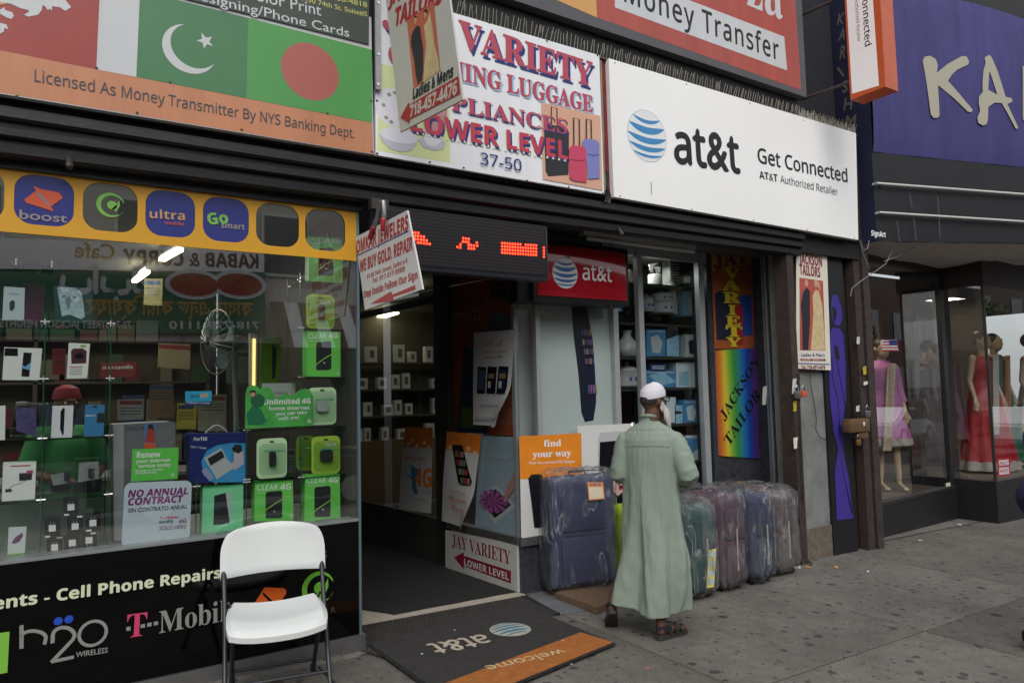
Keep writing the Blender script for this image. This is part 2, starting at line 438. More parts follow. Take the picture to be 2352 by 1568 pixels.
# ================================================================== pavement
def concrete(name, rgb, seed):
    m = bpy.data.materials.new(name); m.use_nodes = True; nt = m.node_tree; b = nt.nodes['Principled BSDF']
    L = nt.links.new; N = nt.nodes.new
    g = N('ShaderNodeNewGeometry'); mp = N('ShaderNodeMapping'); mp.inputs['Location'].default_value = (seed*3.1, seed*1.7, 0)
    L(g.outputs['Position'], mp.inputs[0]); P = mp.outputs[0]
    def noi(sc, det=6, ro=0.6):
        n = N('ShaderNodeTexNoise'); n.inputs['Scale'].default_value = sc; n.inputs['Detail'].default_value = det; n.inputs['Roughness'].default_value = ro
        L(P, n.inputs['Vector']); return n.outputs[0]
    def rng(s, a, b2, c, d):
        r = N('ShaderNodeMapRange'); r.inputs[1].default_value = a; r.inputs[2].default_value = b2; r.inputs[3].default_value = c; r.inputs[4].default_value = d
        L(s, r.inputs[0]); return r.outputs[0]
    def mul(a, b2):
        n = N('ShaderNodeMath'); n.operation = 'MULTIPLY'; L(a, n.inputs[0]); L(b2, n.inputs[1]); return n.outputs[0]
    big = rng(noi(1.3), 0.32, 0.68, 0.72, 1.18)
    mid = rng(noi(11), 0.3, 0.7, 0.82, 1.14)
    fine = rng(noi(130, 4, 0.85), 0.35, 0.65, 0.58, 1.42)
    v = mul(mul(big, mid), fine)
    # trodden gum: dark round spots of uneven size
    for sc, th, dk in ((5.2, 0.13, 0.34), (9, 0.17, 0.36), (16, 0.18, 0.5), (30, 0.16, 0.62)):
        vo = N('ShaderNodeTexVoronoi'); vo.inputs['Scale'].default_value = sc; vo.inputs['Randomness'].default_value = 1
        wv = N('ShaderNodeVectorMath'); wv.operation = 'ADD'; nz = N('ShaderNodeTexNoise'); nz.inputs['Scale'].default_value = 30
        L(P, nz.inputs['Vector']); sc2 = N('ShaderNodeVectorMath'); sc2.operation = 'SCALE'; sc2.inputs['Scale'].default_value = 0.03
        L(nz.outputs['Color'], sc2.inputs[0]); L(P, wv.inputs[0]); L(sc2.outputs[0], wv.inputs[1]); L(wv.outputs[0], vo.inputs['Vector'])
        rad = N('ShaderNodeMath'); rad.operation = 'MULTIPLY'; rad.inputs[1].default_value = th*1.6
        sp = N('ShaderNodeSeparateColor'); L(vo.outputs['Color'], sp.inputs[0]); 
        keep = rng(sp.outputs[0], 0.05, 1.0, 0.0, 1.0); L(keep, rad.inputs[0])
        cmp = N('ShaderNodeMath'); cmp.operation = 'SUBTRACT'; L(vo.outputs['Distance'], cmp.inputs[0]); L(rad.outputs[0], cmp.inputs[1])
        v = mul(v, rng(cmp.outputs[0], -0.015, 0.015, dk, 1.0))
    # pale grit
    vo = N('ShaderNodeTexVoronoi'); vo.inputs['Scale'].default_value = 75; L(P, vo.inputs['Vector'])
    v = mul(v, rng(vo.outputs['Distance'], 0.06, 0.16, 1.5, 1.0))
    sc = N('ShaderNodeVectorMath'); sc.operation = 'SCALE'; sc.inputs[0].default_value = lin(rgb); L(v, sc.inputs['Scale'])
    L(sc.outputs[0], b.inputs['Base Color']); b.inputs['Roughness'].default_value = 0.88
    bp = N('ShaderNodeBump'); bp.inputs['Strength'].default_value = 0.35; bp.inputs['Distance'].default_value = 0.004
    L(noi(120, 4, 0.8), bp.inputs['Height']); L(bp.outputs[0], b.inputs['Normal'])
    return m
CONC = [concrete('concrete_%d' % i, c, i) for i, c in enumerate([(104, 100, 94), (99, 95, 89), (108, 104, 98)])]
CDARK = mat('grime', (30, 28, 26), 0.9)
gr = structure('ground')
MB().add([(-60, -60, gz(-60)-0.3), (60, -60, gz(60)-0.3), (60, 60, gz(60)-0.3), (-60, 60, gz(-60)-0.3)], [(0, 1, 2, 3)]).build('subsoil', CDARK, gr)
sw = structure('sidewalk')
XE = [3.24+1.87*k for k in range(-6, 9)]
YE = [-1.6, -1.0, 0.86, 2.73, 4.62]
def slabbox(x0, x1, y0, y1, dz):
    z = lambda x: gz(x)+dz
    b = bmesh.new(); q = [b.verts.new(p) for p in ((x0, y0, z(x0)-0.1), (x1, y0, z(x1)-0.1), (x1, y1, z(x1)-0.1), (x0, y1, z(x0)-0.1), (x0, y0, z(x0)), (x1, y0, z(x1)), (x1, y1, z(x1)), (x0, y1, z(x0)))]
    for f in ((0, 3, 2, 1), (4, 5, 6, 7), (0, 1, 5, 4), (1, 2, 6, 5), (2, 3, 7, 6), (3, 0, 4, 7)): b.faces.new([q[i] for i in f])
    top = [e for e in b.edges if all(v in q[4:] for v in e.verts)]
    bmesh.ops.bevel(b, geom=top, offset=0.006, segments=1, affect='EDGES')
    return MB().bm(b)
rs = random.Random(3)
for j in range(len(YE)-1):
    for i in range(len(XE)-1):
        g = 0.007
        slabbox(XE[i]+g, XE[i+1]-g, YE[j]+g, YE[j+1]-g, rs.uniform(-0.004, 0.0)).build('slab', CONC[(i*2+j) % 3], sw)
MB().add([(-12, -1.6, gz(-12)-0.012), (20, -1.6, gz(20)-0.012), (20, 5.6, gz(20)-0.012), (-12, 5.6, gz(-12)-0.012)], [(0, 1, 2, 3)]).build('joint_bed', CDARK, sw)
kb = structure('kerb')
for i in range(12): MB().add([(x, y, gz(x)+z) for z in (-0.16, 0.0) for y in (-1.76, -1.61) for x in (-10+2.4*i, -10+2.4*i+2.39)], [(0, 2, 3, 1), (4, 5, 7, 6), (0, 1, 5, 4), (2, 6, 7, 3), (0, 4, 6, 2), (1, 3, 7, 5)]).build('kerbstone', CONC[2], kb)
ASPH = mat('asphalt', (62, 62, 64), 0.85, var=0.3, vscale=2, bump=0.5, bscale=90)
MB().add([(-60, -10.2, gz(-60)-0.15), (60, -10.2, gz(60)-0.15), (60, -1.7, gz(60)-0.15), (-60, -1.7, gz(-60)-0.15)], [(0, 1, 2, 3)]).build('road', ASPH, None, kind='structure')
MB().add([(-40, -14, gz(-40)), (40, -14, gz(40)), (40, -10.2, gz(40)), (-40, -10.2, gz(-40)), (40, -10.2, gz(40)-.15), (-40, -10.2, gz(-40)-.15)], [(0, 1, 2, 3), (3, 2, 4, 5)]).build('far_sidewalk', CONC[1], None, kind='structure')

# ================================================================== phone shop building
BL = thing('shop_building', (2.0, 4.6, 0), 'brick-less black and glass shopfront building with phone shops and signs along it', 'building')
BL['label'] = 'black and glass shopfront building carrying the row of shop signs'
UPW = mat('dark_facade', (34, 35, 42), 0.7, var=0.2)
MB().box(-8, 7.45, 4.62, 5.0, 4.36, 7.2).build('upper_wall', UPW, BL)
MB().box(-8, 7.38, 4.35, 4.62, 3.2, 4.355).build('sign_backing_box', BLACK, BL)
prof = [(4.36, 3.205), (4.385, 3.2), (4.385, 3.165), (4.34, 3.155), (4.335, 3.09), (4.35, 3.075), (4.372, 3.07), (4.372, 3.04), (4.352, 3.03), (4.352, 2.985), (4.366, 2.975), (4.392, 2.97), (4.392, 2.948), (4.372, 2.942), (4.376, 2.885), (4.4, 2.872), (4.46, 2.872), (4.46, 2.93), (4.62, 2.93), (4.62, 3.205)]
xs = (-8, 6.35); n = len(prof); vs = [(x, y, z+(0.085 if x > 0 and z < 3.2 else 0)*max(0.0, (3.2-z)/0.33)) for x in xs for y, z in prof]
MB().add(vs, [(i, (i+1) % n, (i+1) % n+n, i+n) for i in range(n)]+[tuple(range(n)), tuple(range(2*n-1, n-1, -1))]).build('shutter_housing', BLACK, BL)
for px in ((160, 366), (1422, 527)):
    p = PY(4.36).hit(px); MB().cap(p, p+V3((0, -0.03, -0.045)), 0.016, 0.02, 8).build('shutter_stop', DSTEEL, BL)
# soffit over entry and recessed window
SOF = mat('soffit_grey', (92, 96, 98), 0.7, var=0.15)
MB().box(1.69, 6.42, 4.47, 9.8, 3.035, 3.1).build('soffit', SOF, BL)
MB().box(1.69, 6.16, 4.465, 4.62, 2.99, 3.034).build('soffit_edge', BLACK, BL)
# left window
MB().add([(-8, 4.5, 0.83), (1.665, 4.5, 0.83), (1.665, 4.5, 2.93), (-8, 4.5, 2.93)], [(0, 1, 2, 3)]).build('window_pane', GLASS, BL)
MB().box(1.666, 1.682, 4.485, 4.52, 0.03, 2.93).build('pane_edge_strip', mat('edge_strip', (120, 140, 150), 0.3, metal=0.5), BL)
MB().box(1.64, 1.70, 4.53, 8.6, 0.0, 3.03).build('entry_left_wall', mat('entry_wall', (60, 58, 54), 0.6, var=0.1), BL)
MB().box(-8, 1.7, 4.47, 4.62, 2.875, 2.96).build('window_head', BLACKP, BL)
bb = MB().box(-8, 1.662, 4.485, 4.53, 0.115, 0.828).build('base_board', GLOSSBLACK, BL)
MB().box(-8, 1.672, 4.49, 4.62, 0.829, 0.845).build('window_sill', ALU, BL)
MB().box(-8, 1.70, 4.47, 4.6, 0.0, 0.113).build('metal_plinth', STEEL, BL)
lg = MB()
def ledge(u, v):
    x = -8+9.76*u; pts = [(4.6, 0.012), (4.44, 0.010), (4.42, 0.0), (4.415, -0.06)]
    k = int(round(v*3)); y, z = pts[k]; return (x, y+0.012*noise.noise(V3((x*7, k, 0))), z+max(0, gz(x))+0.008*noise.noise(V3((x*9, k, 3))))
lg.grid(ledge, 160, 3).build('concrete_ledge', CONC[2], BL)
# entry floor
EF = mat('beige_tile', (176, 168, 154), 0.5, var=0.12, vscale=4)
MB().add([(1.70, 4.63, gz(1.7)+0.004), (3.30, 4.63, gz(3.3)+0.004), (3.30, 9.5, gz(3.3)+0.004), (1.70, 9.5, gz(1.7)+0.004)], [(0, 1, 2, 3)]).build('entry_floor_bed', CDARK, BL)
for i in range(6):
    for j in range(8):
        x0 = 1.705+0.32*i; y0 = 4.985+0.45*j
        if x0 > 3.25: continue
        MB().add([(x, y, gz(x)+z) for z in (0.004, 0.012) for y in (y0, y0+0.446) for x in (x0, min(3.28, x0+0.316))], [(4, 5, 7, 6), (0, 1, 5, 4), (2, 6, 7, 3), (0, 4, 6, 2), (1, 3, 7, 5)]).build('floor_tile', EF, BL)
# recessed right window, return wall (slightly splayed), pilaster
RWp = Plane((3.27, 5.05, 0), (3.27-2.99, 5.05-8.1, 0))
FRp = PY(5.05)
def onrw(y): return 3.27+(2.99-3.27)*(y-5.05)/(8.1-5.05)
def rwbox(mb, y0, y1, z0, z1, t0=0.0, t1=0.05):
    a = V3((onrw(y0), y0, 0)); b = V3((onrw(y1), y1, 0)); nrm = RWp.n
    vs = []
    for z in (z0, z1):
        for q in (a, b):
            for t in (t0, t1): p = q - nrm*t1 + nrm*(t1-t); vs.append((p.x, p.y, z))
    return mb.add(vs, [(0, 1, 3, 2), (4, 6, 7, 5), (0, 4, 5, 1), (2, 3, 7, 6), (0, 2, 6, 4), (1, 5, 7, 3)])
MB().add([(onrw(5.07), 5.07, 0.44), (onrw(6.1), 6.1, 0.44), (onrw(6.1), 6.1, 3.0), (onrw(5.07), 5.07, 3.0)], [(0, 1, 2, 3)]).build('side_window_pane', GLASSD, BL)
rwbox(MB(), 5.05, 6.14, 0.365, 0.43, -0.02, 0.06).build('side_window_sill', STEEL, BL)
rwbox(MB(), 5.05, 6.14, -0.1, 0.363, 0.0, 0.05).build('side_base_panel', mat('cream_panel', (150, 150, 142), 0.6, var=0.15), BL)
rwbox(MB(), 5.05, 5.09, 0.43, 3.03, -0.003, 0.04).build('corner_mullion', ALU, BL)
rwbox(MB(), 6.08, 6.32, -0.1, 3.03, -0.012, 0.05).build('door_jamb', DSTEEL, BL)
rwbox(MB(), 6.32, 8.4, -0.1, 0.42, 0.0, 0.05).build('door_kick_panel', mat('dark_panel', (52, 50, 46), 0.6, var=0.2), BL)
rwbox(MB(), 8.3, 8.42, 0.42, 3.03, 0.0, 0.05).build('far_jamb', DSTEEL, BL)
rwbox(MB(), 6.33, 8.3, 2.55, 2.62, 0.0, 0.05).build('door_transom', DSTEEL, BL)
MB().add([(onrw(6.33), 6.33, 0.42), (onrw(8.3), 8.3, 0.42), (onrw(8.3), 8.3, 3.0), (onrw(6.33), 6.33, 3.0)], [(0, 1, 2, 3)]).build('door_pane', GLASSD, BL)
MB().add([(3.29, 5.05, 0.44), (5.62, 5.05, 0.44), (5.62, 5.05, 3.0), (3.29, 5.05, 3.0)], [(0, 1, 2, 3)]).build('window_pane', GLASSD, BL)
FRM = mat('silver_frame', (175, 180, 182), 0.4, metal=0.3, var=0.08)
for a, b in ((1226, 1236), (1405, 1416), (1464, 1475), (1604, 1616)):
    x0 = FRp.hit((a, 750)).x; x1 = FRp.hit((b, 750)).x
    MB().box(x0, x1, 5.02, 5.08, 0.43, 3.03).build('window_mullion', FRM, BL)
MB().box(3.26, 5.66, 5.0, 5.09, 0.36, 0.43).build('front_window_sill', STEEL, BL)
MB().box(3.27, 5.66, 5.03, 5.09, -0.15, 0.36).build('front_base_panel', GRANITE, BL)
MB().box(3.27, 5.66, 5.03, 5.09, 2.93, 3.034).build('front_window_head', FRM, BL)
MB().box(5.66, 6.40, 5.03, 5.3, -0.15, 3.034).build('granite_pilaster', GRANITE, BL)
MB().box(6.40, 6.45, 4.71, 5.3, -0.15, 3.2).build('return_wall_stone', GRANITE, BL)
for y, w, m in ((4.90, 0.025, ALU), (4.865, 0.025, FRM), (4.80, 0.03, DSTEEL), (4.74, 0.04, BLACK)):
    MB().box(6.375, 6.399, y-w/2, y+w/2, -0.12, 3.03).build('vertical_trim', m, BL)
# pier between the shops: shutter guide, grey render, black panel
pierY = 4.5
PP = PY(pierY)
def px_x(u, Y=4.5, v=900): return PY(Y).hit((u, v)).x
MB().box(6.12, 6.22, 4.40, 4.56, -0.12, 3.0).build('shutter_guide', RUST, BL)
GREYR = mat('grey_render', (128, 130, 128), 0.75, var=0.18, vscale=5, dirt=0.12, bump=0.2)
MB().box(6.221, 6.76, 4.5, 4.7, 0.2, 3.2).build('grey_pier', GREYR, BL)
MB().box(6.221, 6.76, 4.485, 4.7, -0.15, 0.2).build('pier_footing', mat('dirty_footing', (105, 96, 84), 0.85, var=0.3, vscale=14, bump=0.4), BL)
MB().box(6.76, 7.18, 4.47, 4.7, -0.15, 3.2).build('black_pier_panel', mat('black_pier', (26, 27, 32), 0.4, var=0.3, vscale=9), BL)
MB().box(6.3, 7.4, 4.36, 5.2, 3.19, 3.23).build('canopy_underside', SOF, BL)
MB().box(6.36, 7.4, 4.4, 4.46, 3.0, 3.19).build('shutter_end_bracket', BLACK, BL)

# ================================================================== shop interiors
IW = mat('interior_wall', (120, 112, 96), 0.8, var=0.08)
rm = BL
MB().box(-8.2, -8.0, 4.52, 9.4, 0, 3.0).build('left_shop_end_wall', IW, BL)
MB().box(-8, 1.64, 9.3, 9.4, 0, 3.0).build('left_shop_back_wall', IW, BL)
MB().box(-8, 1.64, 4.6, 9.3, 2.93, 3.0).build('left_shop_ceiling', mat('ceiling', (150, 146, 132), 0.9), BL)
MB().box(-8, 1.64, 4.6, 9.3, 0.0, 0.05).build('left_shop_floor', mat('shop_floor', (70, 66, 60), 0.5), BL)
MB().box(3.3, 8.2, 10.6, 10.7, 0, 3.0).build('right_shop_back_wall', mat('right_wall', (92, 86, 74), 0.8), BL)
MB().box(2.6, 8.2, 5.15, 10.6, 2.99, 3.03).build('right_shop_ceiling', mat('ceiling2', (110, 106, 92), 0.9), BL)
MB().box(3.3, 8.2, 5.12, 10.6, -0.12, -0.06).build('right_shop_floor', mat('shop_floor2', (60, 58, 54), 0.5), BL)
MB().box(8.2, 8.3, 5.1, 10.6, 0, 3.0).build('right_shop_end_wall', IW, BL)
MB().box(1.7, 3.3, 9.5, 9.6, 0, 3.03).build('entry_end_wall', mat('entry_end', (46, 44, 42), 0.7), BL)
# ================================================================== signs above the shops
def Z(i, j, L): return [(588*i+x/4, 392*j+y/4) for x, y in L]
def sheet(pl, px, m, parent, name='panel', t=0.02, grow=None):
    pts = [pl.st(p) for p in px]
    return MB().slab(pl, pts, -t, 0).build(name, m, parent)
def screws(pl, pts, parent, m=DSTEEL, r=0.008, h=0.003):
    for p in pts:
        a, b = pl.st(p); MB().slab(pl, [(a+r*cos(k*pi/3), b+r*sin(k*pi/3)) for k in range(6)], 0.0, h).build('screw', m, parent)
SP = PY(4.30)
def sx(px, Y=4.30): return PY(Y).hit(px)
# --- left banner with flags
t = thing('flag_banner_sign', sx((430, 300)), 'wide banner sign with red, green-white crescent and red-disc flags above an orange band', 'sign')
pl = SP
F_ORANGE = mat('orange_vinyl', (200, 136, 100), 0.4, var=0.08, dirt=0.06, vscale=1, stretch=(6, 6, 0.7))
F_RED = mat('red_vinyl', (160, 66, 60), 0.35, var=0.05); F_GRN = mat('green_vinyl', (74, 128, 86), 0.35, var=0.04)
F_LGRN = mat('bright_green_vinyl', (84, 158, 84), 0.35, var=0.06, vscale=1.5); F_WHT = mat('white_vinyl', (206, 209, 212), 0.35, var=0.03, dirt=0.05, vscale=1, stretch=(8, 8, 0.5))
F_DISC = mat('disc_red_vinyl', (176, 98, 90), 0.35)
sheet(pl, [(-420, 147), (859, 355), (852.5, 40), (-420, -170)], F_WHT, t, t=0.045)
A = Art(pl, t, 0.001)
A.poly([(-420, 144), (858, 354), (855, 283), (313, 177.5), (0, 116), (-420, 34)], F_ORANGE, 'band')
A.poly([(-420, 33), (0, 116), (221, 160), (228.5, -3), (-420, -170)], F_RED, 'flag_field')
A.poly([(221.5, 160), (313, 177.3), (321, -3), (228.8, -3)], F_WHT, 'flag_stripe')
A.poly([(313, 177.3), (566, 226), (570, 42), (404, 0), (404, -8), (321, -8)], F_GRN, 'flag_field')
A.poly([(566, 226), (855, 282.5), (854, 115), (588, 46.5), (570, 42)], F_LGRN, 'flag_field')
a = pl.st((645, 152)); b = pl.st((778, 178)); cc = ((a[0]+b[0])/2, (a[1]+b[1])/2)
A.disc(cc, hypot(a[0]-b[0], a[1]-b[1])/2, F_DISC, 'flag_disc', local=True)
def circ3(P):
    (x1, y1), (x2, y2), (x3, y3) = P
    d = 2*(x1*(y2-y3)+x2*(y3-y1)+x3*(y1-y2))
    ux = ((x1*x1+y1*y1)*(y2-y3)+(x2*x2+y2*y2)*(y3-y1)+(x3*x3+y3*y3)*(y1-y2))/d
    uy = ((x1*x1+y1*y1)*(x3-x2)+(x2*x2+y2*y2)*(x1-x3)+(x3*x3+y3*y3)*(x2-x1))/d
    return ux, uy, hypot(ux-x1, uy-y1)
tipA, tipB = [pl.st(p) for p in Z(0, 0, [(1700, 227), (1968, 585)])]
ox, oy, orr = circ3([tipA, tipB, pl.st(Z(0, 0, [(1500, 470)])[0])])
ix, iy, ir = circ3([tipA, tipB, pl.st(Z(0, 0, [(1570, 420)])[0])])
def arc(cx, cy, r, p, q, n, sgn):
    a0 = atan2(p[1]-cy, p[0]-cx); a1 = atan2(q[1]-cy, q[0]-cx)
    while sgn*(a1-a0) < 0: a1 += sgn*2*pi
    return [(cx+r*cos(a0+(a1-a0)*k/n), cy+r*sin(a0+(a1-a0)*k/n)) for k in range(n+1)]
oa = arc(ox, oy, orr, tipA, tipB, 30, 1); ia = arc(ix, iy, ir, tipA, tipB, 30, 1)
A.polys([[oa[k], oa[k+1], ia[k+1], ia[k]] for k in range(30)], F_WHT, 'crescent', local=True) if False else None
h = A._h(); mb = MB()
for k in range(30): mb.flat(pl, [oa[k], oa[k+1], ia[k+1], ia[k]], h)
mb.build('crescent', F_WHT, t)
A.poly(Z(0, 0, [(1850, 305), (1893, 350), (1947, 340), (1922, 388), (1960, 430), (1900, 410), (1873, 450), (1862, 398), (1805, 375), (1855, 362)]), F_WHT, 'star')
for L in ([(0, 25), (0, -60), (520, -60), (600, 5), (655, 70), (600, 105), (545, 70), (478, 62), (478, 100), (452, 85), (440, 100), (415, 62), (390, 50), (385, 95), (352, 140), (262, 158), (222, 140), (270, 112), (258, 96), (195, 82), (100, 40)],
          [(0, 95), (40, 70), (45, 95), (115, 120), (128, 150), (105, 180), (60, 165), (0, 130)], [(0, 215), (60, 230), (78, 275), (40, 262), (35, 295), (0, 318)]):
    A.poly(Z(0, 0, L), F_WHT, 'dragon_emblem')
A.poly(Z(0, 0, [(0, 50), (60, 38), (0, 22)]), mat('pale_orange', (214, 166, 110), 0.5), 'print')
GREYINK = mat('grey_ink', (70, 74, 80), 0.5)
A.text('Licensed As Money Transmitter By NYS Banking Dept.', (79, 187.5), (814, 318), 27, GREYINK, 's', 0.004)
screws(pl, [(3+36, 222), (315, 260), (555, 298.5), (854, 349), (222, 157), (391, 190), (752, 261), (853, 233)], t)
# --- dark green print sign above
t = thing('print_shop_sign', sx((650, 60)), 'dark green sign with white serif lettering about print and phone cards, upper left', 'sign')
DG = mat('dark_green_vinyl', (62, 74, 64), 0.4, var=0.05)
P2 = PY(4.29)
sheet(P2, [(395, -10), (588, 37), (847, 102), (851, -320), (385, -470)], DG, t, t=0.05)
A = Art(P2, t, 0.001)
A.text('olor Print', (588, 2), (738, 37), 26, F_WHT, 'n', 0.006)
A.text('Designing/Phone Cards', (428, -6), (802, 86), 22, F_WHT, 'n', 0.006)
YI = mat('yellow_ink', (196, 196, 110), 0.5)
A.text('37-30 74th St. Suite#5', (683, 0), (843, 39), 11, YI, 'n', 0.01)
A.text('718-456-4818', (722, -10), (843, 18), 12, YI, 'n', 0.01)
# --- steel joint bracket
t = thing('joint_bracket', sx((868, 200)), 'grey steel strap bolted upright between the flag banner and the luggage picture sign', 'bracket')
mb = MB(); a = sx((861, 206), 4.285); b = sx((874, 206), 4.285)
mb.box(a.x, b.x, 4.27, 4.30, a.z, 4.7).build('strap', STEEL, t)
screws(PY(4.27), [(868, 194), (869, 125), (869, 7)], t, CHROME, 0.01, 0.006)
# --- variety sign
t = thing('luggage_shop_sign', sx((1120, 330)), 'white sign with red blue-shadowed capitals, LOWER LEVEL and a picture of three suitcases', 'sign')
pl = PY(4.305)
VW = mat('variety_white', (244, 246, 250), 0.45, var=0.02, dirt=0.07, vscale=1, stretch=(9, 9, 0.6))
sheet(pl, [(863, 356), (1388, 445.5), (1376.5, 127.5), (863, -22)], VW, t, t=0.03)
A = Art(pl, t, 0.001)
VR = mat('variety_red', (188, 72, 92), 0.5); LB = mat('light_blue_ink', (160, 200, 230), 0.5)
A.poly([(865, 346), (1034, 374), (1032, 188), (874, 146)], mat('pale_lime', (222, 230, 168), 0.5, var=0.06), 'picture')
CR = mat('crockery', (226, 224, 232), 0.4); CR2 = mat('crockery_shade', (196, 194, 206), 0.4); LEAF = mat('leaf_ink', (150, 152, 130), 0.5)
A.disc((904, 248), 44, CR, 'picture', ry=44); 
for k in range(9):
    aa = k*2.4; q = (904+24*cos(aa), 248+34*sin(aa)); A.poly([(q[0]-5, q[1]-3), (q[0]+2, q[1]-5), (q[0]+6, q[1]+3), (q[0]-1, q[1]+4)], LEAF, 'picture')
A.poly(Z(1, 0, [(1128, 1225), (1150, 1290), (1230, 1370), (1330, 1398), (1420, 1385), (1470, 1330), (1492, 1270)]), CR2, 'picture')
A.disc((915.5, 307), 18, CR, 'picture', ry=17) if False else A.poly(Z(1, 0, [(1128, 1225), (1160, 1185), (1250, 1172), (1370, 1190), (1460, 1230), (1494, 1275), (1470, 1310), (1400, 1325), (1290, 1312), (1180, 1275)]), CR, 'picture')
A.poly(Z(1, 0, [(1490, 1290), (1540, 1255), (1700, 1275), (1742, 1320), (1720, 1370), (1640, 1385), (1540, 1355)]), CR2, 'picture')
A.poly(Z(1, 0, [(1530, 1200), (1720, 1225), (1700, 1300), (1640, 1350), (1580, 1335), (1545, 1290)]), CR, 'picture')
A.poly(Z(1, 0, [(1530, 1080), (1755, 1010), (1755, 1110), (1700, 1240), (1560, 1235)]), mat('rose_cup', (196, 140, 150), 0.5), 'picture')
A.text('JAY VARIETY', (879, 57), (1361, 200), 66, VR, 'B', 0.016, shadow=(NAVY, 0.11, -0.13))
A.text('CLOTHING LUGGAGE', (893, 146), (1361, 259), 44, VR, 'B', 0.022, shadow=(LB, 0.1, -0.07))
PICO = mat('salmon_picture', (222, 172, 146), 0.5, var=0.04)
A.poly([(1242.5, 235.5), (1378, 267), (1383, 438), (1246, 412)], PICO, 'picture')
def ucase(L, handle, m):
    A.line(Z(2, 0, handle), 0.012, INK, 'picture'); A.poly(Z(2, 0, L), m, 'picture')
ucase([(290, 1215), (330, 1150), (480, 1165), (520, 1220), (515, 1610), (330, 1625), (305, 1580)], [(358, 1180), (358, 985), (408, 1000), (412, 1180)], mat('black_case_print', (40, 40, 48), 0.5))
A.text('APPLIANCES', (955, 236), (1302, 309), 37, VR, 'B', 0.004, shadow=(NAVY, 0.1, -0.11))
A.text('LOWER LEVEL', (943, 300), (1303, 367), 46, mat('level_red', (196, 62, 78), 0.5), 'sb', 0.012, shadow=(NAVY, 0.10, -0.12))
for k in range(26):
    u = 955+k*13.5; A.poly([(u, 306.5+(u-943)*.186), (u+3, 300.5+(u-943)*.186), (u+6, 307.5+(u-943)*.186)], mat('star_cream', (236, 238, 200), 0.5), 'star')
A.text('37-50', (1102, 378), (1196, 394.5), 27, NAVY, 's', 0.01)
ucase([(635, 1310), (660, 1278), (760, 1290), (793, 1320), (798, 1640), (690, 1650), (680, 1500), (640, 1350)], [(675, 1285), (675, 1100), (718, 1108), (722, 1285)], mat('blue_case_print', (128, 132, 196), 0.5))
ucase([(515, 1370), (540, 1340), (650, 1350), (675, 1390), (678, 1680), (560, 1665), (520, 1640)], [(560, 1340), (558, 1090), (610, 1100), (612, 1340)], mat('pink_case_print', (206, 70, 104), 0.5))
A.line(Z(2, 0, [(530, 1470), (600, 1485), (665, 1475)]), 0.01, mat('dark_pink', (150, 40, 70), 0.5), 'picture')
A.line(Z(2, 0, [(690, 1420), (740, 1435), (785, 1425)]), 0.01, mat('dark_blue_p', (84, 88, 150), 0.5), 'picture')
screws(pl, [(866, 232), (866, 353), (987, 373), (1065, 386), (1210, 415), (1306, 430), (1385, 444), (900, -4), (1124, 53), (1372, 128), (1256, 95)], t, BLACKP)
# --- dark red gap panel
t = thing('red_gap_panel', sx((1396, 300)), 'narrow dark red painted strip in the gap left of the big white sign', 'panel')
sheet(PY(4.335), [(1381, 448), (1412, 454), (1400, 136), (1376, 129)], mat('old_red_panel', (120, 34, 44), 0.5, var=0.2), t, t=0.01)
MB().box(sx((1384, 300)).x, sx((1387, 300)).x, 4.3, 4.335, 3.25, 4.33).build('edge_trim', mat('tarnished_trim', (150, 140, 105), 0.5, metal=0.5, var=0.3), t)
q = sx((1393, 432), 4.325); MB().grid(lambda u, v: (q.x-0.03+0.06*u+0.01*sin(v*9), 4.325-0.01*sin(u*7+v*5), q.z-0.12+0.26*v), 4, 10).build('torn_tape', INK, t)
# --- big white sign with globe
t = thing('globe_white_sign', sx((1690, 450)), 'large white sign with blue striped globe and black lowercase lettering', 'sign')
pl = PY(4.29)
WS = mat('fresh_white_sign', (254, 254, 252), 0.35, var=0.008, vscale=0.6, dirt=0.02, stretch=(3, 3, 0.6))
sheet(pl, [(1410, 452), (1971.5, 551), (1966, 306), (1398, 134)], WS, t, t=0.05)
A = Art(pl, t, 0.001)
GB = mat('globe_blue', (62, 140, 196), 0.4); GW = mat('globe_white', (236, 238, 240), 0.4); GS_ = mat('globe_edge', (120, 150, 175), 0.4)
def globe(A, c, r, blue, white, edge, local=False, th=0.0):
    if not local:
        a = A.pl.st(c); b = A.pl.st((c[0], c[1]+r)); R = hypot(a[0]-b[0], a[1]-b[1])
    else: a = c; R = r
    A.disc(a, R, edge, 'globe_rim', local=True); A.disc(a, R*0.985, white, 'globe', local=True)
    ct, st_ = cos(th), sin(th)
    for y0, tk, sg in ((0.60, 0.13, 0.17), (0.27, 0.25, 0.20), (-0.12, 0.22, 0.2), (-0.46, 0.17, 0.17), (-0.74, 0.09, 0.12)):
        top = []; bot = []; n = 22
        for k in range(n+1):
            u = -1+2*k/n; yy = y0; hw = sqrt(max(0, 1-min(.999, (y0+sg*0.6)**2)))*0.985
            x = u*hw; bend = sg*(u*u-1)*1.0; tap = tk*(1-abs(u)**3.2)
            y = yy+sg*0.75+bend
            for lst, yv in ((top, y+tap*0.5), (bot, y-tap*0.5-0.02)):
                xx = max(-sqrt(max(0, .96-yv*yv)), min(sqrt(max(0, .96-yv*yv)), x))
                lst.append((a[0]+R*(xx*ct-yv*st_), a[1]+R*(xx*st_+yv*ct)))
        h = A._h(); mb = MB()
        for k in range(n): mb.flat(A.pl, [bot[k], bot[k+1], top[k+1], top[k]], h)
        mb.build('globe_band', blue, A.parent)
globe(A, (1486.5, 313), 59, GB, GW, GS_)
A.text('at&t', (1551, 372), (1699, 397.5), 90, INK, 's', 0.03)
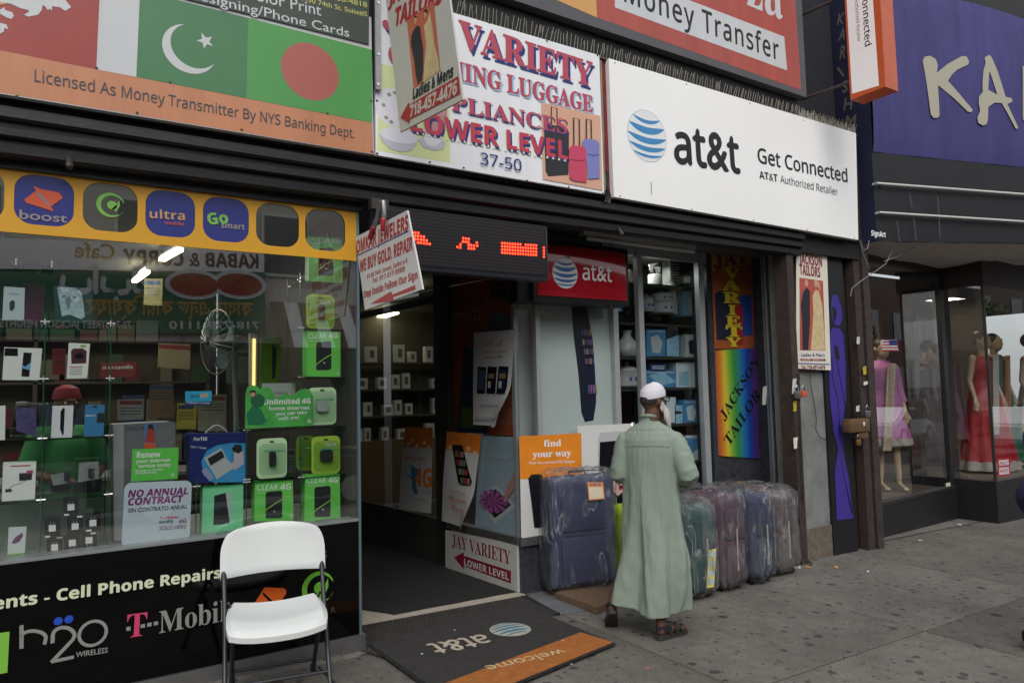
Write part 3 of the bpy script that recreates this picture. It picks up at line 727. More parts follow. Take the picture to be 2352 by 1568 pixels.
A.text('Get Connected', (1741, 373), (1946.5, 419), 33, INK, 's', 0.022)
A.text('AT&T', (1744, 410), (1786, 418), 17, INK, 'sb')
A.text('Authorized Retailer', (1792, 419.5), (1924, 449), 17, GREYINK, 's', -0.006)
screws(pl, [(1412, 145), (1576, 194), (1722, 238), (1846, 277), (1957, 309), (1424, 450), (1589, 481), (1731, 505), (1854, 528), (1962, 547)], t, GREYINK, 0.006)
A.line([(1495, 418), (1496, 447)], 0.006, GREYINK, 'stain')
# --- money transfer box sign
t = thing('money_transfer_sign', sx((1600, 120)), 'salmon red box sign reading Money Transfer on a white band in a grey frame', 'sign')
pl = PY(4.26)
MR = mat('salmon_red_vinyl', (176, 80, 68), 0.4, var=0.1, vscale=1, dirt=0.1, stretch=(5, 5, 0.5)); MO = mat('amber_vinyl', (214, 160, 92), 0.4); GF = mat('grey_frame', (84, 84, 88), 0.45, var=0.08)
a = pl.st((1853, 224)); 
MB().box(0.5, a[0], 4.26, 4.6, a[1], 8.0).build('cabinet', GF, t)
fr = PY(4.26)
A = Art(fr, t, 0.001)
A.poly([(700, -250), (1371, 41), (1840, 207.5), (1826, -2), (1826, -200), (700, -700)], MR, 'face')
A.poly([(700, -250), (1371, 41), (1367, -60), (1367, -300), (700, -700)], MO, 'face')
A.poly([(1412, 17.5), (1808, 162.5), (1801, 85), (1411, -65)], F_WHT, 'face')
A.text('Money Transfer', (1434, 4), (1789, 139), 54, INK, 's', 0.02, space=1.15)
A.text('za', (1716, 12), (1798, 46), 120, F_WHT, 'B')
MB().box(-8, a[0]-0.05, 4.34, 4.6, 4.37, a[1]-0.01).build('dark_gap_board', BLACKP, t)
# --- bird spikes
SPK = mat('spike_steel', (176, 170, 152), 0.45, metal=0.15)
rs = random.Random(5)
xs0 = PY(4.33).hit((1040, 30)).x; xs1 = 7.36; k = 0; L = 1.0; x = xs0-0.15
while x < xs1:
    xe = min(x+L, xs1); mb = MB(); zt = 4.36
    t = thing('bird_spike_strip', ((x+xe)/2, 4.36, zt), '', 'bird spikes', 'bird spike strips along the sign top')
    t['label'] = ['strip of steel bird spikes above the middle of the luggage picture sign', 'strip of steel bird spikes above the right end of the luggage picture sign', 'strip of bird spikes above the left end of the big white sign', 'strip of bird spikes above the blue globe', 'strip of bird spikes above the right half of the white sign', 'short strip of bird spikes at the right end of the white sign'][min(k, 5)]
    MB().box(x+0.005, xe-0.005, 4.31, 4.40, zt-0.002, zt+0.006).build('base_strip', mat('spike_base', (90, 88, 80), 0.5), t)
    xx = x+0.015
    while xx < xe-0.01:
        for dy, dx, tl in ((-0.035, 0.0, -0.05), (0.0, 0.012, 0.0), (0.035, -0.006, 0.05), (-0.01, 0.02, 0.03)):
            p = V3((xx+dx, 4.355+dy*0.3, zt)); q = p+V3((rs.uniform(-0.02, 0.02), dy+rs.uniform(-0.01, 0.01), 0.12+rs.uniform(-0.012, 0.012)))
            mb.tube([p, q], 0.0027, 4)
        xx += 0.034
    mb.build('pins', SPK, t, kind='stuff'); x += L; k += 1
# --- orange blade sign
t = thing('blade_sign', (6.5, 3.7, 4.45), 'orange box sign hanging out over the pavement with a white face and sideways lettering', 'sign')
pl = PX(6.5); OB = mat('orange_enamel', (196, 88, 44), 0.35, var=0.1)
bl = pl.hit((1953, 227)); br = pl.hit((2034, 202))
zb = (bl.z+br.z)/2
MB().box(6.5, 6.72, br.y, bl.y, zb, 6.6).build('cabinet', OB, t)
A = Art(pl, t, 0.001)
A.poly([pl.st(p) for p in ((1957, 216), (2019, 197), (2005, -2), (2005, -80), (1945, -80), (1944.5, -2))], WS, 'face', local=True)
A.text('Get Connected', (1977, -45), (1993, 112), -1, INK, 's', 0.02) if False else None
s0 = pl.st((1977, -60)); s1 = pl.st((1981, 111)); A.text('Get Connected', s0, (s0[0]+0.0, s1[1]), 0.062, INK, 's', 0.022, local=True)
s0 = pl.st((1962, -30)); s1 = pl.st((1969, 98)); A.text('AT&T Authorized Retailer', s0, (s0[0], s1[1]), 0.034, GREYINK, 's', 0, local=True)
ARM = mat('arm_brown', (80, 68, 68), 0.6)
q0 = PX(6.55).hit((1858, 222)); q1 = V3((6.6, bl.y, q0.z)); MB().tube([q0+V3((0, 0.1, 0)), q1], 0.014, 6).build('bracket_arm', ARM, t)
MB().tube([q0+V3((0, 0.1, 0.9)), q1+V3((0, 0, 0.9))], 0.014, 6).build('bracket_arm', ARM, t)
# --- tailor sign hanging across the pavement
t = thing('hanging_tailor_sign', PX(1.75).hit((980, 270)), 'white sign hung edge-out over the door with wedding couple and red phone arrow', 'sign')
pl = PX(1.75)
HS = mat('hang_sign_white', (196, 195, 186), 0.5, var=0.03)
BLr, BRr = pl.st((919, 304)), pl.st((1063, 229)); TLr, TRr = pl.st((886, -4)), pl.st((1040, -2))
up1 = (TLr[0]-BLr[0], TLr[1]-BLr[1]); k1 = 1.45
TLx = (BLr[0]+up1[0]*k1, BLr[1]+up1[1]*k1); TRx = (BRr[0]+up1[0]*k1*1.02, BRr[1]+up1[1]*k1*1.02)
MB().slab(pl, [BLr, BRr, TRx, TLx], -0.012, 0).build('panel', HS, t)
A = Art(pl, t, 0.0006, 0.0005)
HR = mat('tailor_red', (168, 42, 48), 0.5); PK = mat('picture_terracotta', (190, 104, 78), 0.5, var=0.15)
GD = mat('gold_dress_print', (206, 186, 140), 0.5, var=0.2, vscale=14); DKC = mat('dark_coat_print', (38, 36, 46), 0.5); SK = mat('skin_print', (206, 156, 126), 0.5)
A.text('TAILORS', (906, 62), (1014, 6), 38, HR, 'sb', 0.05)
A.text('JACKSON', (893, 14), (1010, -46), 32, HR, 'sb', 0.05)
A.poly(Z(1, 0, [(1388, 195), (1635, 15), (1697, 650), (1450, 820)]), PK, 'picture')
A.poly(Z(1, 0, [(1455, 270), (1480, 240), (1510, 245), (1520, 330), (1540, 460), (1540, 640), (1528, 740), (1490, 780), (1470, 700), (1455, 560), (1425, 420), (1428, 330)]), DKC, 'picture')
A.disc(Z(1, 0, [(1467, 185)])[0], 6.5, SK, 'picture', ry=10); A.poly(Z(1, 0, [(1448, 165), (1467, 142), (1485, 160), (1467, 165)]), INK, 'picture')
A.poly(Z(1, 0, [(1545, 240), (1575, 200), (1600, 110), (1625, 260), (1640, 400), (1680, 560), (1690, 650), (1620, 700), (1540, 765), (1550, 600), (1565, 420)]), GD, 'picture')
A.disc(Z(1, 0, [(1560, 135)])[0], 6, SK, 'picture', ry=9); A.poly(Z(1, 0, [(1540, 110), (1560, 82), (1580, 105), (1578, 130), (1560, 112)]), INK, 'picture')
A.text('Ladies & Mens', (949, 229), (1041, 176), 24, INK, 'sb', 0.03)
A.poly(Z(1, 0, [(1330, 1083), (1408, 938), (1410, 965), (1862, 702), (1880, 862), (1413, 1100), (1418, 1138)]), HR, 'arrow')
A.text('718-457-4476', (942, 271), (1050, 216), 27, HS, 'sb', 0.03)
MB().tube([V3((1.75, 4.35, 4.95)), V3((1.75, 3.0, 4.95))], 0.02, 8).build('hanging_rod', DSTEEL, t)
# --- jewellers sign with its clamp
t = thing('jewellers_sign', PX(1.65).hit((900, 690)), 'small white tilted sign about buying gold clamped under the shutter box', 'sign')
pl = PX(1.65)
cn = [pl.st(p) for p in ((838, 712), (970.5, 664), (935, 483), (816, 545))]
MB().slab(pl, cn, -0.01, 0).build('panel', mat('jewel_white', (206, 206, 204), 0.5, var=0.03), t)
A = Art(pl, t, 0.0006, 0.0005)
A.text('OMKAR JEWELERS', (819, 583), (938, 527), 29, HR, 'sb', 0.03)
A.line([(822, 586.5), (938.5, 530.5)], 0.008, NAVY, 'rule')
A.text('WE BUY GOLD, REPAIR', (827, 625.5), (948, 573), 26, HR, 'sb', 0.03)
A.text('37-50 74th Street, Suite # 4', (843, 641), (936, 603), 10, HR, 'sb', 0.0)
A.text('Tel: 917-517-9569', (856, 651.5), (930, 622), 11, HR, 'sb', 0.0)
A.text('Step Inside Follow Our Sign', (836, 684), (959, 639), 15, HR, 'sb', 0.02)
A.poly(Z(1, 1, [(1052, 1223), (1245, 1107), (1255, 1138), (1465, 1050), (1467, 1090), (1262, 1160), (1262, 1195)]), HR, 'arrow')
t = thing('spring_clamp', PX(1.64).hit((880, 540)), 'steel spring clamp with red rubber tips gripping the jewellers sign', 'clamp')
p = lambda u, v, x=1.64: PX(x).hit((u, v))
MB().tube([p(873, 462), p(866, 500), p(856, 530)], 0.013, 8).build('jaw', STEEL, t)
MB().tube([p(880, 462, 1.62), p(882, 490, 1.62), p(880, 512, 1.62)], 0.015, 8).build('jaw', STEEL, t)
CT = mat('clamp_red', (160, 40, 48), 0.4)
MB().cap(p(858, 524), p(850, 545), 0.02, 0.017, 8).build('rubber_tip', CT, t)
MB().cap(p(880, 506, 1.615), p(879, 526, 1.615), 0.018, 0.015, 8).build('rubber_tip', CT, t)
MB().box(1.70, 1.82, 4.3, 4.36, 2.86, 2.93).build('mounting_block', DSTEEL, t)
# --- LED message board
t = thing('led_message_board', (2.6, 4.4, 2.55), 'long black LED message board with red lit dots hanging over the entrance', 'sign')
pl = PY(4.40)
LX0 = pl.hit((858, 600)).x; LX1 = pl.hit((1259.5, 600)).x; z1 = pl.hit((1259, 522)).z; z0 = (pl.hit((963, 624)).z+pl.hit((1258, 643)).z)/2
FRB = mat('led_frame', (46, 48, 56), 0.4)
MB().rbox(LX0, LX1, 4.401, 4.52, z0, z1+0.01, 0.008).build('casing', FRB, t)
MB().box(LX0+0.02, LX1-0.02, 4.395, 4.4005, z0+0.035, z1).build('screen', mat('led_screen', (20, 18, 22), 0.35), t)
DOTM = mat('unlit_led', (58, 50, 56), 0.3); LIT = mat('lit_led', (255, 46, 22), 0.5, emit=6.0)
lit = Z(1, 1, [(1437, 568), (1462, 571), (1489, 573), (1462, 600), (1487, 602), (1513, 605), (1540, 608), (1462, 630), (1487, 632), (1515, 635), (1540, 638), (1567, 642), (1487, 662), (1512, 665), (1540, 667), (1567, 670), (1595, 674),
    (1903, 622), (1928, 625), (1953, 627), (1900, 652), (1925, 655), (1950, 657), (1878, 678), (1850, 702), (1876, 706), (1953, 683), (1975, 686), (2000, 689), (2027, 663), (2030, 691), (1953, 713), (1978, 716), (2002, 718)]) + \
    [(1153+6.0*k, 558.5+7.3*j+0.42*k) for j in range(4) for k in range(14) if not (j == 0 and k == 8)] + [(1249, 569), (1249, 576), (1249, 583), (1249, 590)]
mb = MB(); pit = 0.0; 
P0 = pl.moved(0.006)
z = z0+0.055; rows = 0
while z < z1-0.01:
    x = LX0+0.05
    while x < LX1-0.04:
        mb.flat(P0, [(x-0.0065, z-0.0065), (x+0.0065, z-0.0065), (x+0.0065, z+0.0065), (x-0.0065, z+0.0065)], 0.001); x += 0.0215
    z += 0.0245
mb.build('unlit_dots', DOTM, t, kind='stuff')
mb = MB()
for q in lit:
    a, b = P0.st(q); mb.slab(P0, [(a+0.0082*cos(k*pi/3), b+0.0082*sin(k*pi/3)) for k in range(6)], 0.001, 0.004)
mb.build('lit_dots', LIT, t, kind='stuff')
# --- red light box
t = thing('red_light_box', (3.9, 4.78, 2.4), 'red light box sign with white globe emblem in a black frame beside the LED board', 'sign')
pl = PY(4.75)
x0 = pl.hit((1226, 690)).x; x1 = pl.hit((1447, 690)).x; z0 = pl.hit((1440, 703)).z; z1 = pl.hit((1440, 571)).z
MB().rbox(x0, x1, 4.752, 4.98, z0, z1, 0.012).build('casing', BLACKP, t)
MB().rbox(x0-0.13, x0+0.02, 4.80, 4.98, z0-0.01, z1, 0.012).build('end_cap', BLACKP, t)
MB().rbox(x0+0.035, x1-0.04, 4.742, 4.76, z0+0.045, z1-0.04, 0.006).build('acrylic_face', mat('red_acrylic', (150, 22, 34), 0.07, var=0.05, coat=0.5), t)
A = Art(PY(4.742), t, 0.001)
globe(A, (1298, 627), 36, mat('globe_navy', (58, 92, 140), 0.3), mat('globe_grey', (196, 198, 196), 0.3), mat('globe_rim2', (90, 110, 150), 0.3))
A.text('at&t', (1338, 642), (1405, 647.5), 37, mat('lettering_grey', (206, 206, 206), 0.4), 's', 0.012)
for u in (1248, 1403): MB().tube([PY(4.75).hit((u, 700)), PY(4.75).hit((u, 712))], 0.007, 6).build('cable_end', BLACKP, t)
MB().tube([V3((4.1, 4.86, z1)), V3((4.1, 4.86, 3.03))], 0.008, 6).build('hanger', DSTEEL, t)
# --- fluorescent tube
t = thing('fluorescent_fitting', (4.5, 4.8, 2.96), 'unlit white fluorescent tube fitting under the soffit above the recessed window', 'lamp')
a = PY(4.8).hit((1338, 536)); b = PY(4.8).hit((1596, 568)); zz = 2.99
MB().box(a.x, b.x, 4.78, 4.86, 3.0, 3.034).build('batten', mat('batten_white', (190, 190, 186), 0.5), t)
MB().tube([(a.x+0.03, 4.79, 2.972), (b.x-0.03, 4.79, 2.972)], 0.02, 10).build('tube', mat('tube_glass', (214, 210, 206), 0.3), t)
MB().tube([(a.x+0.01, 4.79, 2.972), (a.x+0.04, 4.79, 2.972)], 0.019, 8).build('tube_cap', mat('tube_cap_green', (60, 120, 80), 0.4), t)
# --- vertical banners on the pilaster
t = thing('vertical_letter_banner', PY(5.02).hit((1690, 800)), 'orange vertical banner with yellow stacked letters above the rainbow banner', 'banner')
pl = PY(5.018)
J = [(1641, 801), (1733, 801), (1728, 585), (1726, 560), (1632, 552)]
sheet(pl, J, mat('banner_rust', (150, 78, 42), 0.5, var=0.06), t, t=0.005)
A = Art(pl, t, 0.0006)
YEL = mat('banner_yellow', (196, 178, 44), 0.5)
A.poly([(1632, 552), (1726, 560), (1727, 607), (1636, 622)], mat('banner_mustard', (176, 142, 46), 0.5), 'print')
A.text('JAY', (1641, 615), (1721, 603), 36, mat('jay_plum', (112, 36, 72), 0.5), 'B', 0.02)
A.poly(Z(2, 1, [(1862, 1130), (1920, 1100), (2000, 1115), (2010, 1560), (1880, 1550)]), mat('banner_navy', (30, 32, 52), 0.5), 'picture')
A.poly(Z(2, 1, [(2090, 1160), (2130, 1138), (2200, 1150), (2212, 1510), (2110, 1520)]), mat('banner_blue', (34, 66, 140), 0.5), 'picture')
A.poly(Z(2, 1, [(2040, 1230), (2120, 1250), (2120, 1600), (2010, 1590)]), mat('banner_red', (150, 30, 40), 0.5), 'picture')
for ch, (cx, yb, w, hh) in zip('VARIETY', ((1682, 640, 37, 23), (1680, 666, 40, 24), (1681, 695, 38, 24), (1682, 722, 18, 21), (1684, 747, 33, 21), (1686, 772, 36, 23), (1685, 795, 34, 20))):
    A.text(ch, (cx-w/2, yb), (cx+w/2, yb+1), hh, YEL, 'B', 0.03, shadow=(INK, 0.06, -0.06))
t = thing('rainbow_tailor_banner', PY(5.02).hit((1700, 1040)), 'rainbow coloured banner with slanting black lettering on the granite pilaster', 'banner')
cs = [(178, 58, 44), (196, 120, 40), (206, 186, 60), (120, 170, 60), (56, 140, 60), (50, 130, 120), (30, 100, 180), (24, 62, 150), (66, 50, 130), (100, 44, 120)]
tl, tr_, brr, bll = (1642.5, 805), (1736, 798.5), (1745, 1053), (1651, 1046)
sheet(pl, [bll, brr, tr_, tl], mat('banner_back', (150, 150, 150), 0.5), t, t=0.006)
A = Art(pl, t, 0.0006)
mr = bpy.data.materials.new('rainbow_print'); mr.use_nodes = True
nt = mr.node_tree; g = nt.nodes.new('ShaderNodeNewGeometry'); sp = nt.nodes.new('ShaderNodeSeparateXYZ'); nt.links.new(g.outputs['Position'], sp.inputs[0])
r = nt.nodes.new('ShaderNodeMapRange'); r.inputs[1].default_value = pl.hit((1645, 920)).x; r.inputs[2].default_value = pl.hit((1741, 920)).x; nt.links.new(sp.outputs[0], r.inputs[0])
cr = nt.nodes.new('ShaderNodeValToRGB'); els = cr.color_ramp.elements; els[0].color = (*lin(cs[0]), 1); els[1].color = (*lin(cs[-1]), 1)
for k in range(1, len(cs)-1): e = els.new(k/(len(cs)-1)); e.color = (*lin(cs[k]), 1)
nt.links.new(r.outputs[0], cr.inputs[0]); nt.links.new(cr.outputs[0], nt.nodes['Principled BSDF'].inputs['Base Color']); nt.nodes['Principled BSDF'].inputs['Roughness'].default_value = 0.4
A.poly([bll, brr, tr_, tl], mr, 'print')
A.text('JACKSON', (1659, 967), (1738, 836), 22, INK, 'B', 0.012) if False else None
def slanted(t_, a, b, H):
    A.text(t_, pl.st(a), pl.st(b), H, INK, 'B', 0.008, local=True)
slanted('JACKSON', (1664, 967), (1744, 834), 0.112); slanted('TAILOR', (1674, 1026), (1748, 908), 0.118)
# --- jay variety lower level panel on the return wall
t = thing('lower_level_sign', RWp.hit((1105, 1340)), 'white panel with dark red lettering and arrow reading LOWER LEVEL by the door', 'sign')
pl = RWp.moved(0.02)
sheet(pl, [(1023, 1303), (1189, 1359), (1187, 1249), (1023, 1217)], mat('panel_white', (190, 190, 184), 0.5, var=0.08, vscale=4), t, t=0.02)
A = Art(pl, t, 0.0008)
DR = mat('dark_red_ink', (134, 28, 48), 0.5)
A.text('JAY VARIETY', (1038, 1254), (1173, 1296), 28, DR, 'B', -0.004)
A.poly(Z(1, 3, [(1820, 412), (1908, 367), (1912, 398), (2343, 537), (2343, 652), (1910, 492), (1910, 524)]), DR, 'arrow')
A.text('LOWER LEVEL', (1066.5, 1297), (1169, 1332), 15, WHITE2, 'sb', 0.01)
# --- poster on the grey pier
t = thing('tailors_poster', PY(4.44).hit((1868, 845)), 'tall white poster with red capitals and a wedding couple on the grey pier', 'poster')
pl = PY(4.44)
def wavy(pl_, quad, amp, name, m, parent, nu=6, nv=12, ph=0.0, curl=None):
    bl_, br_, tr2, tl2 = [pl_.st(p) for p in quad]
    def fn(u, v):
        x = (bl_[0]*(1-u)+br_[0]*u)*(1-v)+(tl2[0]*(1-u)+tr2[0]*u)*v; y = (bl_[1]*(1-u)+br_[1]*u)*(1-v)+(tl2[1]*(1-u)+tr2[1]*u)*v
        h = 0.004+amp*(0.5+0.5*sin(5*v+2*u+ph))
        if curl: h += curl(u, v)
        return pl_.at(x, y, h)
    return MB().grid(fn, nu, nv).build(name, m, parent)
PW = mat('poster_white', (226, 222, 206), 0.5, var=0.03)
sheet(pl, [(1829, 846), (1908.5, 850), (1899, 577), (1829.5, 565)], PW, t, t=0.006)
A = Art(pl, t, 0.0008)
A.text('JACKSON', (1836, 604), (1888, 612.5), 23, DR, 'sb', 0.03)
A.text('TAILORS', (1837, 630), (1884, 637), 23, DR, 'sb', 0.03)
A.text('New', (1846, 580), (1858, 579), 8, INK, 'n')
A.poly([(1836, 637.5), (1890, 645), (1896, 805), (1837, 804)], mat('poster_red_pic', (180, 84, 74), 0.5, var=0.1), 'picture')
A.poly([(1844, 672), (1852, 660), (1860, 668), (1860, 745), (1856, 804), (1843, 804), (1842, 740), (1839, 700)], DKC, 'picture')
A.disc((1852, 650), 6, SK, 'picture', ry=8)
A.poly([(1866, 680), (1873, 665), (1880, 668), (1888, 700), (1893, 760), (1895, 804), (1862, 804), (1868, 720)], GD, 'picture')
A.disc((1873, 653), 5, SK, 'picture', ry=7); A.poly([(1868, 646), (1874, 641), (1882, 650), (1884, 670), (1879, 660)], mat('veil_print', (200, 160, 130), 0.5), 'picture')
A.text("Ladies & Men's", (1840, 818), (1894, 819), 8, NAVY, 'n', 0.01)
A.text('WE DO ALL KIND OF ALTERATION', (1838, 828.5), (1896, 829), 5.5, DR, 'sb', 0.02)
A.text('Tel: 718-457-4476', (1840, 846.5), (1895, 847), 8, DR, 'sb', 0.01)
A.line([(1831, 834), (1905, 836)], 0.012, mat('fine_print', (120, 128, 160), 0.6), 'print')
# --- purple figure decal on black panel
t = thing('purple_figure_decal', PY(4.465).hit((1930, 1180)), 'purple cut-out figure of a draped woman on the black pier panel', 'decal')
A = Art(PY(4.468), t, 0.0008); PU = mat('purple_vinyl', (62, 49, 142), 0.45, var=0.08)
A.poly(Z(3, 1, [(590, 1150), (610, 1132), (640, 1150), (675, 1260), (683, 1330), (670, 1400), (640, 1430), (600, 1400), (580, 1300), (578, 1220)]), PU, 'print')
A.poly(Z(3, 1, [(572, 1470), (600, 1440), (660, 1450), (690, 1500), (700, 1600), (712, 1800), (715, 2100), (690, 2300), (700, 2500), (640, 2480), (600, 2350), (570, 2120), (560, 1880), (575, 1640)]), PU, 'print')
A.poly(Z(3, 2, [(590, 780), (690, 800), (690, 1010), (740, 1250), (775, 1568), (785, 1680), (760, 1600), (772, 1720), (700, 1712), (640, 1700), (632, 1620), (628, 1400), (612, 1190), (640, 1000), (640, 930)][:6]+[(780, 1600), (630, 1600), (612, 1190), (645, 980)]), PU, 'print')
A.poly([(1921, 1176), (1958, 1176), (1960, 1190), (1940, 1192), (1922, 1194)], PU, 'print')
A.poly(Z(3, 1, [(590, 1245), (618, 1260), (632, 1300), (612, 1400), (596, 1340)]), BLACKP, 'print')
A.poly(Z(3, 1, [(604, 1600), (640, 1620), (660, 1740), (620, 1720)]), BLACKP, 'print')
A.line(Z(3, 1, [(620, 1650), (650, 1850), (690, 2050), (715, 2200)]), 0.012, BLACKP, 'print')
A.line(Z(3, 1, [(585, 1700), (590, 1900), (640, 2100), (660, 2400)]), 0.012, BLACKP, 'print')
# ================================================================== left window band and lettering
pl = PY(4.492)
t = thing('yellow_window_band', pl.hit((400, 500)), 'yellow band along the top of the window with rounded cut-outs for phone logos', 'window band')
YB = mat('yellow_vinyl', (214, 158, 34), 0.45, var=0.05)
holes_px = [(-104, 10, 406, 502, 0), (32, 170, 408, 525, 1), (190, 316, 426, 540, 0), (334, 448, 443, 551, 1), (466, 571.5, 458, 561, 1), (588, 686.5, 472, 574, 0), (701, 792.5, 485, 581.5, 0)]
zt = pl.st((400, 430))[1]; out = [pl.st(p) for p in ((-700, 290), (824, 483), (817, 599.5), (-700, 475))]
out = [(out[0][0], 2.90), (1.672, 2.90), (1.672, 2.54), (out[0][0], 2.54)]
hh = []
for x0, x1, y0, y1, b in holes_px:
    a = pl.st((x0, (y0+y1)/2)); c = pl.st((x1, (y0+y1)/2))
    hh.append(rrect(a[0], 2.592, c[0], 2.862, 0.085, 6))
frame_with_holes(pl, out, hh, 0.0).build('band', YB, t)
BLU = mat('logo_blue', (50, 58, 130), 0.25, var=0.1)
for (x0, x1, y0, y1, b), H in zip(holes_px, hh):
    if b: MB().flat(pl, H, -0.003).build('logo_backing', BLU, t)
A = Art(pl, t, 0.001)
LO = mat('logo_orange', (206, 86, 50), 0.4); LGN = mat('logo_green', (120, 184, 84), 0.4); LGY = mat('logo_grey', (150, 140, 140), 0.4)
A.poly(Z(0, 1, [(305, 140), (395, 175), (540, 200), (578, 250), (470, 330), (495, 378), (420, 352), (240, 295), (222, 265), (330, 185)]), LO, 'logo')
A.poly(Z(0, 1, [(338, 192), (352, 190), (462, 320), (450, 328), (350, 222)]), mat('logo_slot', (120, 130, 150), 0.4), 'logo')
A.text('boost', Z(0, 1, [(180, 440)])[0], Z(0, 1, [(615, 478)])[0], 20, LGY, 'n', 0.02)
def swirl(A, c, r, m, local=False):
    a = c if local else A.pl.st(c)
    if not local: b = A.pl.st((c[0], c[1]+r)); r = hypot(a[0]-b[0], a[1]-b[1])
    h = A._h(); mb = MB(); n = 34; P = []; Q = []
    for k in range(n+1):
        th = radians(15)+radians(320)*k/n; w = 0.26*sin(pi*min(1, k/n*1.05+0.02))**0.6
        P.append((a[0]+r*cos(th), a[1]+r*sin(th))); Q.append((a[0]+r*(1-w-0.02)*cos(th)+0.04*r, a[1]+r*(1-w-0.02)*sin(th)))
    for k in range(n): mb.flat(A.pl, [P[k], P[k+1], Q[k+1], Q[k]], h)
    mb.flat(A.pl, [(a[0]+0.1*r+0.36*r*cos(2*pi*k/16), a[1]+0.36*r*sin(2*pi*k/16)) for k in range(16)], h)
    mb.flat(A.pl, [(a[0]+0.4*r, a[1]+0.05*r), (a[0]+0.62*r, a[1]+0.5*r), (a[0]+0.66*r, a[1]), (a[0]+0.4*r, a[1]-0.5*r), (a[0]+0.1*r, a[1]-0.3*r)], h)
    return mb.build('logo', m, A.parent)
swirl(A, (254, 471), 28, LGN)
A.text('ultra', Z(0, 1, [(1375, 435)])[0], Z(0, 1, [(1700, 455)])[0], 20, mat('logo_peach', (196, 150, 110), 0.4), 'sb', 0.0)
A.text('mobile', Z(0, 1, [(1515, 492)])[0], Z(0, 1, [(1690, 506)])[0], 8, LO, 'n', 0.01)
A.text('Go', Z(0, 1, [(1918, 495)])[0], Z(0, 1, [(2100, 480)])[0], 25, LGN, 'sb', 0.03)
A.text('smart', Z(0, 1, [(2030, 525)])[0], Z(0, 1, [(2248, 543)])[0], 13, LGY, 'sb', 0.01)
# base board lettering (sub-parts of the building's board)
pl = PY(4.485); A = Art(pl, bb, 0.0012)
CRM = mat('cream_lettering', (214, 222, 190), 0.45); GRL = mat('grey_lettering', (140, 144, 138), 0.4, var=0.1); PNK = mat('magenta_lettering', (206, 66, 110), 0.45)
A.text('ents - Cell Phone Repairs', (-16, 1399.5), (507, 1325.5), 27, CRM, 'sb', 0.022)
A.text('s', (737, 1283), (751, 1281), 22, mat('faded_letter', (70, 70, 66), 0.5), 'sb')
def stroke(pts, w, m, name='lettering'): A.line([p for p in Z(0, 3, pts)], w, m, name)
stroke([(198, 1035), (198, 1250)], 0.018, GRL)
stroke([(196, 1130)]+[(310-112*cos(pi*k/14), 1140-58*sin(pi*k/14)+10*k/14) for k in range(15)]+[(408, 1212)], 0.017, GRL)
stroke([(482, 1200)]+[(585-100*cos(pi*k/14)*1.0, 1130-75*sin(pi*k/14)+0*k) for k in range(15)]+[(670, 1165), (600, 1240), (470, 1375)], 0.018, GRL)
stroke([(470, 1370), (680, 1325)], 0.017, GRL)
c = Z(0, 3, [(853, 1108)])[0]; A.disc(c, 31, GRL, 'lettering', rin=24)
BLD = mat('blue_dot', (40, 78, 190), 0.4)
for q in ((535, 997), (633, 980)): A.disc(Z(0, 3, [q])[0], 9, BLD, 'lettering')
A.text('WIRELESS', (174, 1508.5), (247, 1497), 12, GRL, 'n', 0.02)
A.text('T', (290, 1464), (336, 1457), 53, PNK, 'B', 0.0)
for q in ((1180, 1068), (1312, 1042), (1372, 1030), (1432, 1018)):
    u, v = Z(0, 3, [q])[0]; A.poly([(u-5, v-4), (u+5, v-5.5), (u+5, v+3), (u-5, v+4.5)], GRL, 'lettering')
A.text('Mobile', (365, 1453), (545, 1419), 50, GRL, 'B')
A.poly([(-60, 1460), (22, 1449), (17, 1543), (-60, 1556)], mat('lime_square', (128, 190, 70), 0.45), 'emblem')
A.poly([(573, 1398), (592, 1372), (607, 1347.5), (650, 1349), (657, 1354), (657, 1362), (636, 1391), (612, 1395)], mat('logo_orange2', (224, 100, 30), 0.4), 'emblem')
A.poly(Z(1, 3, [(55, 742), (70, 735), (180, 838), (172, 858), (155, 850), (70, 765)]), GLOSSBLACK, 'emblem')
swirl(A, (730, 1349), 38, mat('lime_logo', (122, 200, 62), 0.4))
A.poly([(722, 1375), (730, 1350), (736, 1350), (738, 1385), (729, 1388)], mat('lime_logo', (122, 200, 62), 0.4), 'emblem')
A.text('R', (760, 1406), (770, 1404), 12, mat('faded_letter', (70, 70, 66), 0.5), 'n')

# ================================================================== goods behind the left window
PLASTIC = glassmat('clear_blister', (240, 245, 242), ior=1.45)
SHG = glassmat('shelf_glass', (150, 200, 175), ior=1.5)
class Goods:
    """a carton standing on a shelf; front face outlined in the photo, depth added behind it"""
    def __init__(s, name, label, cat, px, Y, depth, m, group=None, r=0.0, body='carton', yaw=0.0):
        s.pl = PY(Y); pts = [s.pl.st(p) for p in px]
        zb = min(p[1] for p in pts); cx = sum(p[0] for p in pts)/len(pts)
        s.t = thing(name, (cx, Y+depth/2, zb), label, cat, group)
        if r:
            x0 = min(p[0] for p in pts); x1 = max(p[0] for p in pts); z1 = max(p[1] for p in pts); pts = rrect(x0, zb, x1, z1, r)
        MB().slab(s.pl, pts, -depth, 0).build(body, m, s.t)
        s.A = Art(s.pl, s.t, 0.001)
def rect(x0, y0, x1, y1, sl=0.0): return [(x0, y1), (x1, y1+sl*(x1-x0)), (x1, y0+sl*(x1-x0)), (x0, y0)]
GC = mat('carton_green', (112, 212, 92), 0.4, var=0.06, vscale=5); DV = mat('device_black', (44, 46, 50), 0.3); DV2 = mat('device_dark_side', (30, 32, 34), 0.3)
YG = mat('blister_lime', (170, 208, 76), 0.35, var=0.05); MINT = mat('blister_mint', (220, 250, 200), 0.3); SIL = mat('device_silver', (186, 190, 190), 0.25)
GY = 4.66
